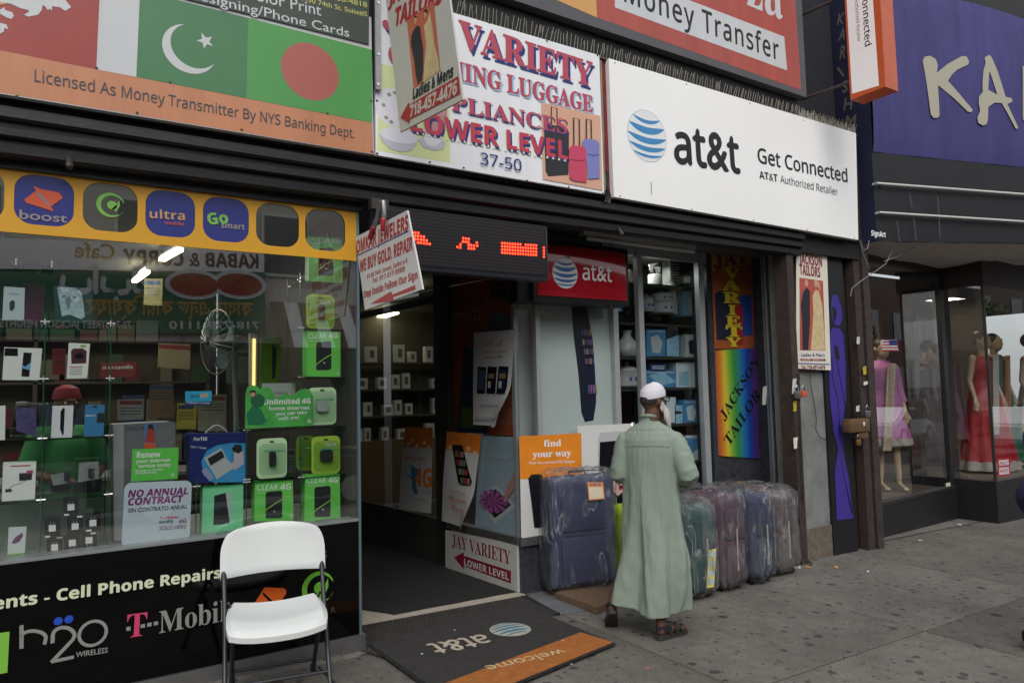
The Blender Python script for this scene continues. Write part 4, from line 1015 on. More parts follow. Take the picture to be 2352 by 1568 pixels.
# shelves: right-hand unit
def shelf_unit(label, x0, x1, zs, Y0, Y1, clipx):
    t = thing('glass_shelf_unit', ((x0+x1)/2, (Y0+Y1)/2, min(zs)), label, 'shelf unit')
    for z in zs:
        MB().box(x0, x1, Y0, Y1, z-0.006, z).build('shelf_pane', SHG, t)
    for cx in clipx:
        for y in (Y0+0.004, Y1): MB().box(cx-0.003, cx+0.003, y-0.003, y+0.003, min(zs), max(zs)+0.05).build('upright_edge', mat('glass_edge', (40, 90, 72), 0.2), t)
        for z in zs:
            mb = MB(); mb.tube([(cx-0.022, Y0-0.006, z+0.004), (cx+0.022, Y0-0.006, z+0.004)], 0.0045, 6); mb.build('clip', CHROME, t)
            MB().tube([(cx, Y0-0.006, z-0.012), (cx, Y0-0.006, z+0.022)], 0.0045, 6).build('clip', CHROME, t)
hp = PY(GY)
zR = [hp.hit((740, v)).z for v in (1203, 1092, 980, 867, 756, 648)]
xR = [hp.hit((u, 900)).x for u in (690, 803)]; xM = hp.hit((565, 1150)).x; xL = hp.hit((450, 1150)).x
shelf_unit('tall narrow glass shelf tower of green boxes at the right end of the window', xR[0], xR[1], zR, GY-0.01, GY+0.3, xR)
shelf_unit('low glass shelves in the middle of the window holding the router and player boxes', xL, xR[0]-0.01, [hp.hit((500, 1238)).z, hp.hit((500, 1113)).z], GY-0.01, GY+0.3, [xL, xM])
shelf_unit('upper glass shelf in the middle carrying the cloud-topped banner', xM, xR[0]-0.01, [hp.hit((640, 985)).z, hp.hit((600, 1099)).z], GY-0.01, GY+0.3, [xM])
xa = [hp.hit((-160, 900)).x, hp.hit((100, 900)).x, hp.hit((252, 900)).x]
zL = [hp.hit((100, v)).z for v in (1290, 1148, 1008, 872, 741)]
shelf_unit('wide glass shelf unit of phone boxes and chargers at the left of the window', xa[0], xa[2], zL, GY-0.01, GY+0.32, xa)
shelf_unit('topmost left glass shelf just under the yellow band', xa[0], hp.hit((122, 620)).x, [hp.hit((60, 606)).z], GY-0.01, GY+0.3, [hp.hit((38, 600)).x, hp.hit((120, 600)).x])
def router(px, cx0, cx1, y0, y1, label, txt=True, Y=GY, m=GC, tilt=2):
    g = Goods('router_box', label, 'box', px, Y, 0.09, m, 'green router boxes on the window shelves'); A = g.A
    if txt:
        x0, yb = px[0]; x1 = px[1][0]; yt = px[3][1]; w = x1-x0
        A.text('CLEAR', (x0+w*0.05, yt+w*0.23), (x0+w*0.60, yt+w*0.22), w*0.15, WHITE, 'n', 0.0)
        A.text('4G', (x0+w*0.66, yt+w*0.22), (x0+w*0.93, yt+w*0.21), w*0.16, WHITE, 'sb', 0.0)
        A.line([(x0+w*0.06, yt+w*0.30), (x0+w*0.55, yt+w*0.29)], 0.008, mat('pale_green_print', (160, 214, 150), 0.5))
    A.poly([(cx0, y1-3), (cx0+2, y1), (cx1-3, y1-1), (cx1, y1-5), (cx1, y0+4), (cx1-3, y0), (cx0+3, y0+3), (cx0, y0+8)], DV, 'device_picture')
    A.disc(((cx0+cx1)/2+1, y1-(y1-y0)*0.25), 2.2, SIL, 'device_picture')
    A.disc((px[1][0]-6, px[1][1]-7), 3, WHITE, 'logo', rin=1.8)
    A.line([(px[0][0]+4, px[0][1]-12), ((px[0][0]+px[1][0])/2, px[0][1]-40), (px[1][0]-3, px[1][1]-62)], 0.006, mat('lime_swoosh', (150, 206, 84), 0.4))
    return g
router([(709, 646.5), (787, 650), (787, 548), (710.5, 543)], 731, 766, 568, 634, 'green router box topmost in the tower, half behind the yellow band')
router([(704, 864), (782, 865), (782, 762), (703.5, 759.5)], 726, 761, 783, 850, 'green router box third from the top of the tower')
router([(585, 1197), (674, 1194), (672.5, 1102), (585, 1105)], 610, 648, 1126, 1190, 'green router box on the bottom shelf right behind the white chair')
router([(699, 1200), (782, 1197), (780.5, 1088), (701, 1090)], 722, 759, 1115, 1187, 'green router box at the bottom right corner of the window')
g = Goods('router_box', 'mint green router box with a tall black modem picture behind the chair', 'box', [(463, 1236), (558, 1225), (559, 1111), (466, 1117)], GY, 0.09, mat('mint_carton', (130, 224, 168), 0.4, var=0.1, vscale=4), 'green router boxes on the window shelves')
g.A.poly([(490, 1205), (528, 1202), (528, 1131), (518, 1131), (492, 1138)], DV, 'device_picture'); g.A.poly([(518, 1131), (528, 1131), (530, 1133), (530, 1200), (528, 1202)], SIL, 'device_picture')
def blister(px, m, label, dev, dm, word=None, Y=GY):
    x0, y0, x1, y1 = px
    g = Goods('blister_pack', label, 'blister pack', rect(x0, y0, x1, y1), Y, 0.012, m, 'blister packs on the window shelves', r=0.035, body='card')
    if word: g.A.text(word, (x0+(x1-x0)*0.48, y0+21), (x1-8, y0+20), 10, WHITE, 'n', 0.02)
    g.A.line([(x0+18, y0+28), (x1-5, y0+27)], 0.008, mat('teal_print', (110, 190, 170), 0.5)); pl_ = PY(Y-0.01)
    a = pl_.st((dev[0], dev[3])); b = pl_.st((dev[2], dev[1]))
    MB().slab(pl_, rrect(a[0], a[1], b[0], b[1], min(0.02, (b[0]-a[0])*0.3)), -0.005, 0.015).build('device', dm, g.t)
    a = pl_.st((x0, y1)); b = pl_.st((x1, y0)); MB().slab(pl_, rrect(a[0]+0.01, a[1]+0.01, b[0]-0.01, b[1]-0.02, 0.03), 0.006, 0.022).build('blister', PLASTIC, g.t)
    g.A.poly([((x0+x1)/2-6, y0+8), ((x0+x1)/2+6, y0+8), ((x0+x1)/2+4, y0+4), ((x0+x1)/2-4, y0+4)], DV, 'hanger_slot')
    return g
blister((704, 678, 768, 754), YG, 'lime blister pack with a black stick, second from the top of the tower', (731, 700, 744, 733), DV, 'Stick')
blister((708, 890, 772, 974), MINT, 'pale mint blister pack with silver square device beside the cloud banner', (726, 918, 753, 945), SIL, 'Spot')
blister((590, 1008, 659, 1095), MINT, 'pale mint blister pack with a black and silver stick, middle shelf', (618, 1036, 633, 1071), DV)
blister((681, 1001, 724, 1078), mat('blister_dark_lime', (112, 142, 48), 0.4), 'darker lime card half hidden behind another blister pack', (686, 1050, 690, 1056), DV, Y=GY+0.04)
blister((716, 1003, 781, 1086), YG, 'lime blister pack with black square device, right of the mint pack', (735, 1031, 763, 1060), DV, 'Spot')
# die-cut cloud banner
pl = PY(4.63); t = thing('cloud_topped_banner', pl.hit((640, 980)), 'green die-cut card with cloud top reading Unlimited 4G home internet', 'card sign')
outp = [(563, 984.5), (719, 976.5), (719, 910), (714, 898), (704, 892), (692, 894), (682, 900), (676, 908), (665, 908), (655, 902), (645, 910), (632, 912), (626, 898), (618, 889), (605, 889), (598, 893), (590, 886), (578, 884), (568, 890), (564, 905)]
MB().slab(pl, [pl.st(p) for p in outp], -0.004, 0).build('card', mat('banner_green', (84, 184, 84), 0.4, var=0.25, vscale=9), t); A = Art(pl, t, 0.0006)
for i, (w, a, b, hpx) in enumerate((('Unlimited 4G', (606, 929), (713, 926), 12), ('home internet', (618, 942), (711, 939.5), 9.5), ('you can take', (634, 954), (705, 949.5), 8.5), ('with you', (639, 965), (686, 961), 8.5))):
    A.text(w, a, b, hpx, WHITE, 'sb' if i == 0 else 'n', 0.02)
A.disc((592, 920), 16, mat('dark_green_print', (36, 104, 70), 0.5), 'picture'); A.disc((580, 905), 6, SK, 'picture'); A.poly([(572, 905), (575, 896), (586, 896), (588, 903), (580, 900)], INK, 'picture')
A.poly([(566, 950), (580, 932), (600, 940), (612, 968), (600, 975), (570, 975)], mat('leaf_green_print', (30, 120, 84), 0.5), 'picture')
A.disc((710, 967), 4, WHITE, 'logo', rin=2.4)
# player box
g = Goods('player_box', 'dark blue carton with a portable disc player picture and carry handle', 'box', [(434, 1110), (564, 1105), (565, 993), (437, 996)], GY+0.02, 0.12, mat('player_blue', (34, 46, 110), 0.3, var=0.25, vscale=8))
A = g.A
A.poly(Z(0, 2, [(1850, 1100), (1900, 1000), (2000, 950), (2130, 930), (2252, 935), (2252, 1290), (1960, 1296), (1870, 1230)]), mat('player_sky', (60, 150, 206), 0.35, var=0.2, vscale=9), 'picture')
A.poly(Z(0, 2, [(1870, 1070), (2035, 975), (2085, 1080), (2165, 1150), (1990, 1265), (1955, 1200), (1930, 1160)]), SIL, 'picture')
A.poly(Z(0, 2, [(1905, 1075), (2035, 1000), (2065, 1060), (1935, 1140)]), INK, 'picture')
A.poly(Z(0, 2, [(1850, 1185), (1900, 1160), (1965, 1250), (1925, 1285)]), mat('remote_print', (150, 160, 190), 0.4), 'picture')
A.poly(Z(0, 2, [(2130, 980), (2160, 945), (2215, 950), (2225, 1000), (2190, 1030), (2160, 1050)]), INK, 'picture')
A.poly(Z(0, 2, [(2150, 1010), (2190, 1030), (2235, 1000), (2240, 1120), (2160, 1180), (2090, 1140), (2150, 1100)]), mat('boy_print', (190, 180, 186), 0.5), 'picture')
A.text('PorTEK', Z(0, 2, [(1780, 912)])[0], Z(0, 2, [(1905, 908)])[0], 8, WHITE, 'sb')
A.text('DVD + 7" Display', Z(0, 2, [(1752, 975)])[0], Z(0, 2, [(1895, 985)])[0], 4, WHITE, 'n')
a = PY(GY+0.06).hit((472, 994)); b = PY(GY+0.06).hit((522, 992)); mm = (a+b)/2
MB().tube([a+V3(((b-a).x*k/8, 0, 0.045*sin(pi*k/8))) for k in range(9)], 0.005, 6).build('handle', SIL, g.t)
# other card signs stuck to the glass side
def card(name, label, px, m, Y=4.56, th=0.003, r=0, cat='card sign'):
    pl = PY(Y); t = thing(name, pl.hit(px[0]), label, cat)
    pts = [pl.st(p) for p in px]
    if r:
        bl_, br_, tr2, tl2 = pts; P = []
        for (cx, cy, sx_, sy_) in ((tr2[0]-r, tr2[1]-r, 1, 1), (tl2[0]+r, tl2[1]-r, -1, 1), (bl_[0]+r, bl_[1]+r, -1, -1), (br_[0]-r, br_[1]+r, 1, -1)):
            n = 4; a0 = {(1, 1): 0, (-1, 1): pi/2, (-1, -1): pi, (1, -1): 3*pi/2}[(sx_, sy_)]
            P += [(cx+r*cos(a0+pi/2*k/n), cy+r*sin(a0+pi/2*k/n)) for k in range(n+1)]
        pts = P
    MB().slab(pl, pts, -th, 0).build('card', m, t); return t, Art(pl, t, 0.0006)
t, A = card('renew_sign', 'bright green card reading Renew your internet service today', [(301, 1105.5), (408, 1099), (410.5, 1027), (304, 1031.5)], mat('renew_green', (100, 204, 84), 0.4))
A.text('Renew', (314, 1051), (368, 1049), 13, WHITE, 'sb', 0.01); A.text('your internet', (312, 1063), (391, 1059), 9, WHITE, 'n', 0.02); A.text('service today', (317, 1074), (392, 1070), 9, WHITE, 'n', 0.02)
A.text('Recarga tu servicio', (311, 1083), (374, 1079), 5, WHITE, 'n', 0.02); A.text('de internet hoy', (311, 1088), (360, 1086), 5, WHITE, 'n', 0.02); A.disc((397, 1090), 3.6, WHITE, 'logo', rin=2.2)
t, A = card('contract_sign', 'grey-blue rounded plate reading NO ANNUAL CONTRACT in purple', [(279, 1257), (436, 1239), (440.5, 1102), (286, 1109)], mat('plate_grey_blue', (200, 214, 224), 0.25, var=0.03), r=0.035, th=0.005)
PUR = mat('purple_ink', (128, 32, 110), 0.5)
A.text('NO ANNUAL', (294, 1141.5), (431, 1134), 16, PUR, 'sb', 0.03, slant=0.15); A.text('CONTRACT', (293, 1160), (418, 1152), 16, PUR, 'sb', 0.03, slant=0.15)
A.text('SIN CONTRATO ANUAL', (293, 1176.5), (430, 1167), 9, mat('slate_ink', (64, 70, 90), 0.5), 'n', 0.03, slant=0.15)
A.text('T--Mobile', (366, 1192), (410, 1189), 6, PNK, 'n', 0.02); A.text('monthly', (365, 1202), (398, 1199), 8, GREYINK, 'n', 0.03); A.text('4G', (410, 1201), (428, 1199), 9, PUR, 'sb'); A.text('SOLD HERE', (365, 1217), (427, 1212), 9, PUR, 'n', 0.0, slant=0.15)
t, A = card('small_blue_sticker', 'small turquoise and navy sticker on the glass above the player box', [(426, 931), (485.5, 931), (486.5, 897), (425, 898)], mat('sticker_navy', (36, 56, 110), 0.4), Y=4.506, cat='sticker')
A.poly([(425.5, 923), (486, 921), (486.5, 897.5), (425.3, 898.5)], mat('sticker_cyan', (50, 168, 206), 0.4)); A.text('Arc', (436, 914), (459, 913), 9, NAVY, 'sb'); A.text('90', (459, 913.5), (478, 912), 10, mat('sticker_gold', (230, 170, 70), 0.4), 'sb'); A.text('ALTERNATIVE TO FINANCE', (429, 927), (482, 927), 4, WHITE, 'n')
# grey display stand with a picture card
g = Goods('display_stand', 'grey floor display stand with a red-coated woman card behind the green sign', 'display stand', [(262, 1256), (400, 1240), (403, 970), (391, 968), (259, 975)], GY+0.06, 0.3, mat('stand_grey', (104, 106, 110), 0.4, var=0.1), body='stand')
g.A.poly([(262, 1240), (285, 1240), (284, 975), (260, 976)], mat('stand_light', (150, 152, 156), 0.4), 'side_panel')
g.A.text('SanDisk', (289, 988), (340, 986), 11, mat('stand_ink', (60, 62, 66), 0.5), 'n', 0.01)
g.A.poly([(330, 1030), (358, 1029), (360, 972), (331, 973)], mat('picture_blue', (80, 110, 150), 0.5), 'picture'); g.A.poly([(333, 1015), (357, 1015), (355, 990), (348, 980), (340, 988)], mat('coat_red', (170, 50, 34), 0.5), 'picture'); g.A.disc((346, 980), 4, SK, 'picture'); g.A.poly([(339, 992), (340, 976), (346, 973), (352, 977), (354, 992), (350, 984), (342, 984)], INK, 'picture')
g.A.poly([(330, 1029.5), (358, 1029), (358, 1017), (330, 1017)], LO, 'picture')
# left shelf things
W_ = mat('white_carton', (236, 238, 234), 0.45, var=0.02); SB = mat('screen_black', (20, 22, 28), 0.2)
g = Goods('phone_box', 'white phone carton with black corner and phone picture on the second shelf', 'box', [(5, 872), (90, 874), (97, 800), (10, 797)], GY, 0.08, W_)
g.A.poly([(10, 817), (41, 817.5), (41, 800), (11, 799)], SB, 'print'); g.A.poly([(49, 864), (67, 865), (73, 810), (54, 809)], SB, 'picture'); g.A.poly([(51, 845), (69, 850), (70, 832), (58, 842), (53, 838)], mat('screen_blue', (110, 180, 220), 0.4), 'picture')
g = Goods('headset_box', 'white and maroon headset pack with a green price sticker', 'box', [(153, 869), (200, 868), (207, 789), (158, 787)], GY, 0.05, W_)
g.A.poly([(164, 835), (198, 834), (199, 806), (190, 800), (168, 800), (163, 806)], mat('maroon_window', (84, 44, 54), 0.3), 'print'); g.A.disc((182, 817), 9, SB, 'picture', ry=7); g.A.poly([(185, 797), (197, 797), (197, 792), (185, 792)], LGN, 'sticker'); g.A.text('lorem', (160, 843), (190, 842), 4, RED, 'n') if False else g.A.line([(160, 843), (190, 842)], 0.004, RED)
for k in range(4): g.A.line([(160, 848+k*4), (188, 847+k*4)], 0.002, GREYINK)
g = Goods('phone_case', 'purple flowered phone case in a clear bag leaning on the third shelf', 'phone case', [(38, 990), (85, 1001), (81, 936), (36, 935)], GY, 0.02, mat('case_violet', (96, 84, 140), 0.3, var=0.35, vscale=40))
MB().rbox(-0.08, 0.08, -0.02, 0.02, 0, 0.2, 0.02, R=Matrix.Rotation(0.1, 3, 'Y'), c=PY(GY).hit((62, 1006))).build('bag', PLASTIC, g.t)
g = Goods('white_player_box', 'plain white carton with a thin player picture, third shelf', 'box', [(117, 1005.5), (165.5, 1004), (169, 931), (120.5, 931.5)], GY, 0.04, mat('bright_carton', (226, 228, 232), 0.4)); g.A.poly([(143, 998), (146, 999), (149, 938), (145, 936), (139, 945), (138, 985)], SB, 'picture')
g = Goods('blue_card_pack', 'blue hanging pack with a small black gadget, third shelf right end', 'box', [(192, 1002), (238, 1000.5), (240.5, 929.5), (196, 929.5)], GY, 0.02, mat('pack_blue', (58, 126, 178), 0.4))
g.A.poly([(222, 971), (239, 970), (239.5, 948), (224, 948)], DV, 'picture'); g.A.text('Bluetooth', (197, 956), (219, 955), 4, WHITE, 'n', 0.02); g.A.poly([(211, 935), (226, 935), (222, 932), (215, 932)], DV, 'hanger_slot')
g = Goods('white_box', 'white carton cut by the left edge of the picture on the third shelf', 'box', [(-40, 1011), (11, 1010), (12.5, 931), (-40, 932)], GY, 0.05, W_)
g = Goods('cable_box', 'white carton with a television and plug drawing, fourth shelf', 'box', [(4, 1151), (80, 1146), (83, 1061), (7, 1063)], GY, 0.1, W_)
g.A.poly([(44, 1104), (73, 1101), (74, 1085), (44, 1086)], DV, 'picture'); g.A.poly([(61, 1087), (76, 1086), (76, 1079), (61, 1080)], mat('magenta_print', (170, 50, 110), 0.5), 'picture'); g.A.poly([(12, 1130), (27, 1129), (27, 1122), (12, 1123)], DV, 'picture'); g.A.line([(20, 1122), (28, 1115), (45, 1110), (60, 1102)], 0.002, INK, 'picture'); g.A.line([(24, 1070), (70, 1068)], 0.005, RED)
for k, (px, lab) in enumerate(([[(119, 1131), (160, 1131), (163, 1075), (106, 1082)], 'clear topped cable pack with black base, leaning left'], [[(170, 1133), (233, 1128), (234, 1051), (173, 1054)], 'clear topped cable pack with black base, standing upright'])):
    g = Goods('cable_pack', lab, 'box', px, GY, 0.08, PLASTIC, 'clear cable packs on the fourth shelf')
    b0, b1, t1, t0 = px; m0 = (b0[0]+(t0[0]-b0[0])*.3, b0[1]+(t0[1]-b0[1])*.3); m1 = (b1[0]+(t1[0]-b1[0])*.36, b1[1]+(t1[1]-b1[1])*.36)
    PLs = PY(GY+0.005); MB().slab(PLs, [PLs.st(p) for p in (b0, b1, m1, m0)], -0.07, 0).build('base', SB, g.t)
    MB().slab(PLs, [PLs.st(p) for p in ((m0[0]+8, m0[1]-2), (m1[0]-6, m1[1]-2), (t1[0]-8, t1[1]+8), (t0[0]+9, t0[1]+9))], -0.01, 0).build('insert', mat('insert_grey', (150, 150, 150), 0.5), g.t)
    g.A.poly([(m0[0]+32, m0[1]-12), (m0[0]+46, m0[1]-12), (m0[0]+46, m0[1]-34), (m0[0]+32, m0[1]-34)], DV, 'plug')
for k, (q, up) in enumerate((((101, 1188, 139, 1235), 1), ((154, 1185, 191, 1230), 1), ((196, 1178, 231, 1221), 1), ((107, 1233, 144, 1278), 1), ((147, 1230, 185, 1272), 0), ((187, 1223, 222, 1267), 0), ((145, 1141, 181, 1185), 1))):
    lab = ['black charger pack, left end of the upper charger row', 'black charger pack, middle of the upper charger row', 'black charger pack, right end of the upper charger row', 'black charger pack, left end of the lowest charger row', 'black charger pack, middle of the lowest charger row', 'black charger pack, right end of the lowest charger row', 'black charger pack alone on top of the charger pile'][k]
    x0, y0, x1, y1 = q; sl = -0.1
    g = Goods('charger_pack', lab, 'charger pack', [(x0, y1), (x1, y1+sl*(x1-x0)), (x1, y0+sl*(x1-x0)), (x0, y0)], GY+0.01*k*0.3, 0.03, SB, 'black wall charger packs')
    cx = (x0+x1)/2; cy = (y0+y1)/2+(3 if up else -3)-2
    g.A.poly([(cx-8, cy+8), (cx+8, cy+6.5), (cx+8, cy-8), (cx-8, cy-7)], WHITE, 'plug')
    for d in (-3.5, 3.5): g.A.line([(cx+d, cy-8 if up else cy+8), (cx+d, cy-14 if up else cy+14)], 0.002, SIL, 'prong')
    g.A.poly([(x0+2, y1-1), (x0+14, y1-2), (x0+14, y1-6), (x0+2, y1-5)] if k % 2 == 0 else [(x1-14, y0+3), (x1-2, y0+2), (x1-2, y0-2), (x1-14, y0-1)], WHITE, 'sticker')
g = Goods('feather_phone_case', 'white phone case with a purple feather print, bottom shelf', 'phone case', [(17, 1272), (57, 1268), (61, 1209), (20, 1211)], GY, 0.02, mat('case_white', (216, 222, 224), 0.25)); g.A.poly([(26, 1246), (36, 1232), (52, 1222), (53, 1230), (45, 1243), (33, 1248)], mat('feather_purple', (100, 50, 100), 0.5), 'picture')
g = Goods('lime_tag', 'small lime price tag under the feather phone case', 'tag', [(16, 1292), (54, 1287), (55, 1269), (17, 1273)], GY-0.03, 0.002, mat('tag_lime', (146, 206, 96), 0.4)); g.A.text('SIMPLE', (20, 1280), (51, 1277), 5, INK, 'n', 0.02); g.A.text('Mobile', (29, 1288), (50, 1286), 5, WHITE, 'n', 0.02)
g = Goods('mouse_pack', 'white foil pack with a black mouse on the upper left shelf', 'blister pack', [(5, 734), (55, 735), (57, 661), (9, 658)], GY, 0.02, mat('foil_white', (196, 208, 214), 0.25, var=0.08)); g.A.poly([(22, 712), (29, 714), (34, 706), (34, 692), (28, 689), (22, 694)], DV, 'picture'); g.A.text('OPTICAL', (21, 677), (43, 677), 4, NAVY, 'n')
g = Goods('eagle_box', 'dark box with a white eagle head picture on the upper shelf', 'box', [(128, 739), (215, 742), (212, 662), (122, 655)], GY+0.03, 0.08, mat('eagle_box', (36, 60, 64), 0.35))
g.A.poly([(131, 659), (175, 661), (187, 672), (192, 700), (195, 727), (186, 733), (160, 722), (142, 727)], mat('eagle_pale', (176, 196, 206), 0.5, var=0.35, vscale=60), 'picture')
g.A.poly([(150, 684), (160, 680), (164, 690), (158, 712), (152, 700)], mat('beak_grey', (110, 130, 140), 0.5), 'picture'); g.A.poly([(143, 680), (150, 678), (150, 681), (144, 683)], DV, 'picture'); g.A.poly([(168, 682), (176, 681), (175, 685), (169, 686)], DV, 'picture')
PY_ = PY(4.98); MB().slab(PY_, [PY_.st(p) for p in ((-200, 1300), (300, 1262), (300, 1125), (-200, 1140))], -0.01, 0).build('grey_display_back', mat('display_back', (150, 150, 144), 0.6, var=0.05), None, label='pale grey back panel low behind the charger packs', cat='panel')
MB().box(-3, 1.6, 4.6, 5.6, 0.78, 0.82).build('display_deck', mat('deck_grey', (150, 152, 148), 0.5), BL)

# ================================================================== inside the phone shop
LAMP = mat('lit_tube', (255, 244, 205), 0.5, emit=5.0)
def strip_light(px0, px1, Z_, label, w=0.05):
    def atz(p): d = ray(*p); return EYE+d*((Z_-EYE.z)/d.z)
    a, b = atz(px0), atz(px1); d = (b-a).normalized(); s_ = V3((-d.y, d.x, 0))*w/2
    t = thing('ceiling_light', (a+b)/2, label, 'lamp')
    MB().add([a-s_, a+s_, b+s_, b-s_, a-s_-V3((0, 0, .03)), a+s_-V3((0, 0, .03)), b+s_-V3((0, 0, .03)), b-s_-V3((0, 0, .03))], [(0, 1, 2, 3), (7, 6, 5, 4), (0, 4, 5, 1), (1, 5, 6, 2), (2, 6, 7, 3), (3, 7, 4, 0)]).build('tube', LAMP, t)
    MB().tube([a+V3((0, 0, 0.02)), b+V3((0, 0, 0.02))], 0.02, 6).build('housing', FRM, t)
strip_light((372, 592), (414, 568), 2.84, 'brightest lit ceiling tube seen through the window under the band')
strip_light((309, 642), (338, 620), 2.84, 'second lit ceiling tube deeper inside the phone shop')
for k, (x, y, e) in enumerate(((-1.2, 6.3, 15), (0.5, 6.6, 15), (-3.5, 6.5, 12))):
    L = bpy.data.lights.new('ceiling_lamp', 'AREA'); L.shape = 'RECTANGLE'; L.size = 0.3; L.size_y = 2.0; L.energy = e; L.color = (1, 0.95, 0.82)
    o = bpy.data.objects.new('ceiling_lamp', L); col.objects.link(o); o.location = (x, y, 2.88)
t = thing('yellow_tube_lamp', PY(6.2).hit((583, 890)), 'upright glowing yellow-white tube deep inside the shop behind the shelf tower', 'lamp')
p0 = PY(6.2).hit((583, 886)); p1 = PY(6.2).hit((584, 778)); MB().tube([p0, p1], 0.011, 8).build('tube', mat('amber_tube', (255, 214, 130), 0.5, emit=1.6), t); MB().box(p0.x-0.03, p0.x+0.03, 6.21, 6.26, p0.z-0.05, p1.z+0.05).build('backing', FRM, t)
# back wall shelving with goods
rs = random.Random(11)
ORD = 'zeroth first second third fourth fifth sixth seventh eighth ninth tenth eleventh twelfth thirteenth fourteenth fifteenth sixteenth seventeenth eighteenth nineteenth twentieth twenty-first twenty-second twenty-third twenty-fourth twenty-fifth twenty-sixth twenty-seventh twenty-eighth twenty-ninth thirtieth'.split()
t = thing('wall_shelving', (-0.8, 9.0, 0.05), 'tall wall shelving full of small cartons across the back of the phone shop', 'shelving')
DIMW = mat('dim_shelf_wood', (84, 80, 72), 0.6)
for z in (0.5, 0.95, 1.4, 1.85, 2.3): MB().box(-5, 1.5, 8.9, 9.28, z-0.02, z).build('shelf', DIMW, t)
for x in (-5, -3.4, -1.8, -0.2, 1.48): MB().box(x-0.02, x+0.02, 8.9, 9.28, 0.05, 2.6).build('upright', DIMW, t)
cc_ = [(110, 40, 46), (130, 130, 126), (50, 66, 100), (120, 96, 60), (60, 96, 56), (50, 50, 56), (96, 46, 76), (126, 120, 100)]
proto = {}
for z in (0.5, 0.95, 1.4, 1.85, 2.3):
    x = -3.2; kk = 0
    while x < 1.35:
        w = rs.choice((0.12, 0.16, 0.22)); c = rs.randrange(len(cc_)); hgt = rs.choice((0.18, 0.24, 0.3)); key = (w, c, hgt)
        if key not in proto:
            o = MB().box(-w/2, w/2, 0, 0.14, 0, hgt).build('small_carton', mat('carton_%d' % c, cc_[c], 0.5), None, label='small carton on the wall shelving at the back of the shop', cat='box', group='small cartons on the back wall shelving')
            off = ORG[o.name]; proto[key] = o; first = True
        else: o = proto[key].copy(); col.objects.link(o)
        kk += 1; o['label'] = '%s carton on %s back shelf, %s from the left' % (['dull red', 'pale grey', 'dark blue', 'ochre', 'green', 'charcoal', 'plum', 'beige'][c], {0.5: 'lowest', 0.95: 'second lowest', 1.4: 'middle', 1.85: 'second highest', 2.3: 'highest'}[z], ORD[kk])
        o.location = (x+w/2, 9.0, z+0.001); x += w+rs.choice((0.02, 0.05, 0.2))
t = thing('shop_counter', (-0.6, 6.9, 0.05), 'long glass-fronted counter inside the phone shop', 'counter')
MB().rbox(-3.5, 1.0, 6.7, 7.3, 0.05, 1.0, 0.01).build('cabinet', mat('counter_wood', (110, 84, 60), 0.5, var=0.2), t); MB().box(-3.52, 1.02, 6.68, 7.32, 1.0, 1.03).build('top', mat('counter_top', (150, 150, 146), 0.3), t)
def inside_panel(name, px, Y, m, label, cat='poster'):
    pl = PY(Y); t = thing(name, pl.hit(px[0]), label, cat); MB().slab(pl, [pl.st(p) for p in px], -0.01, 0).build('panel', m, t); return t, Art(pl, t, 0.002)
t, A = inside_panel('cream_notice', [(362, 843), (436, 848), (438, 791), (365, 788)], 6.4, mat('notice_cream', (150, 142, 110), 0.6), 'cream notice with a red heading hung inside the shop'); A.poly([(365, 800), (437, 804), (438, 794), (366, 790)], mat('notice_red', (130, 50, 50), 0.5))
t, A = inside_panel('lime_poster', [(596, 888), (640, 885), (648, 775), (600, 775)], 5.7, mat('poster_lime', (120, 170, 30), 0.5), 'lime green poster strip beside the glowing yellow tube'); A.poly([(625, 870), (632, 868), (636, 800), (625, 790)], DV)
t, A = inside_panel('grey_case', [(598, 925), (678, 925), (679, 879), (602, 880)], 4.9, mat('case_grey_white', (170, 174, 170), 0.5), 'pale grey box behind the cloud-topped banner', 'box'); A.text('tratos', (630, 905), (660, 905), 7, GREYINK, 'n')
t, A = inside_panel('red_notice', [(230, 868), (310, 866), (312, 830), (232, 832)], 6.9, mat('dark_red_notice', (110, 36, 40), 0.6), 'dark red notice board deep inside the left part of the shop'); A.text('mercantile', (236, 848), (305, 846), 9, WHITE2, 'n', 0.01)
t, A = inside_panel('magenta_poster', [(58, 738), (98, 740), (103, 652), (45, 648)], 5.0, mat('magenta_poster', (150, 40, 100), 0.5), 'dark magenta poster between the mouse pack and the eagle box')
# pedestal fan
fc = PY(5.6).hit((498, 785)); t = thing('pedestal_fan', (fc.x+0.2, 5.65, 0.05), 'white pedestal fan with wire guard standing inside the window', 'fan')
base = PY(5.65).hit((545, 870)); FW_ = mat('fan_white', (120, 128, 124), 0.4)
MB().tube([(base.x, 5.65, 0.06), (base.x, 5.65, 1.3), (base.x-0.02, 5.66, fc.z)], 0.022, 8).build('pole', FW_, t); MB().lathe([(0.22, 0.05), (0.2, 0.08), (0.03, 0.1)], (base.x, 5.65, 0)).build('base', FW_, t)
Rf = Matrix.Rotation(radians(-72), 3, 'Z'); cen = V3((fc.x, 5.6, fc.z))
for k in range(26):
    a = 2*pi*k/26; pts = [cen+Rf@V3((0.24*r_*cos(a), -0.07*(1-r_**2)-0.0, 0.24*r_*sin(a))) for r_ in (0.15, 0.5, 0.8, 1.0)]
    MB().tube(pts, 0.0034, 4).build('guard_wire', FW_, t)
MB().tube([cen+Rf@V3((0.24*cos(2*pi*k/32), 0, 0.24*sin(2*pi*k/32))) for k in range(32)], 0.006, 6, closed=True).build('guard_ring', FW_, t)
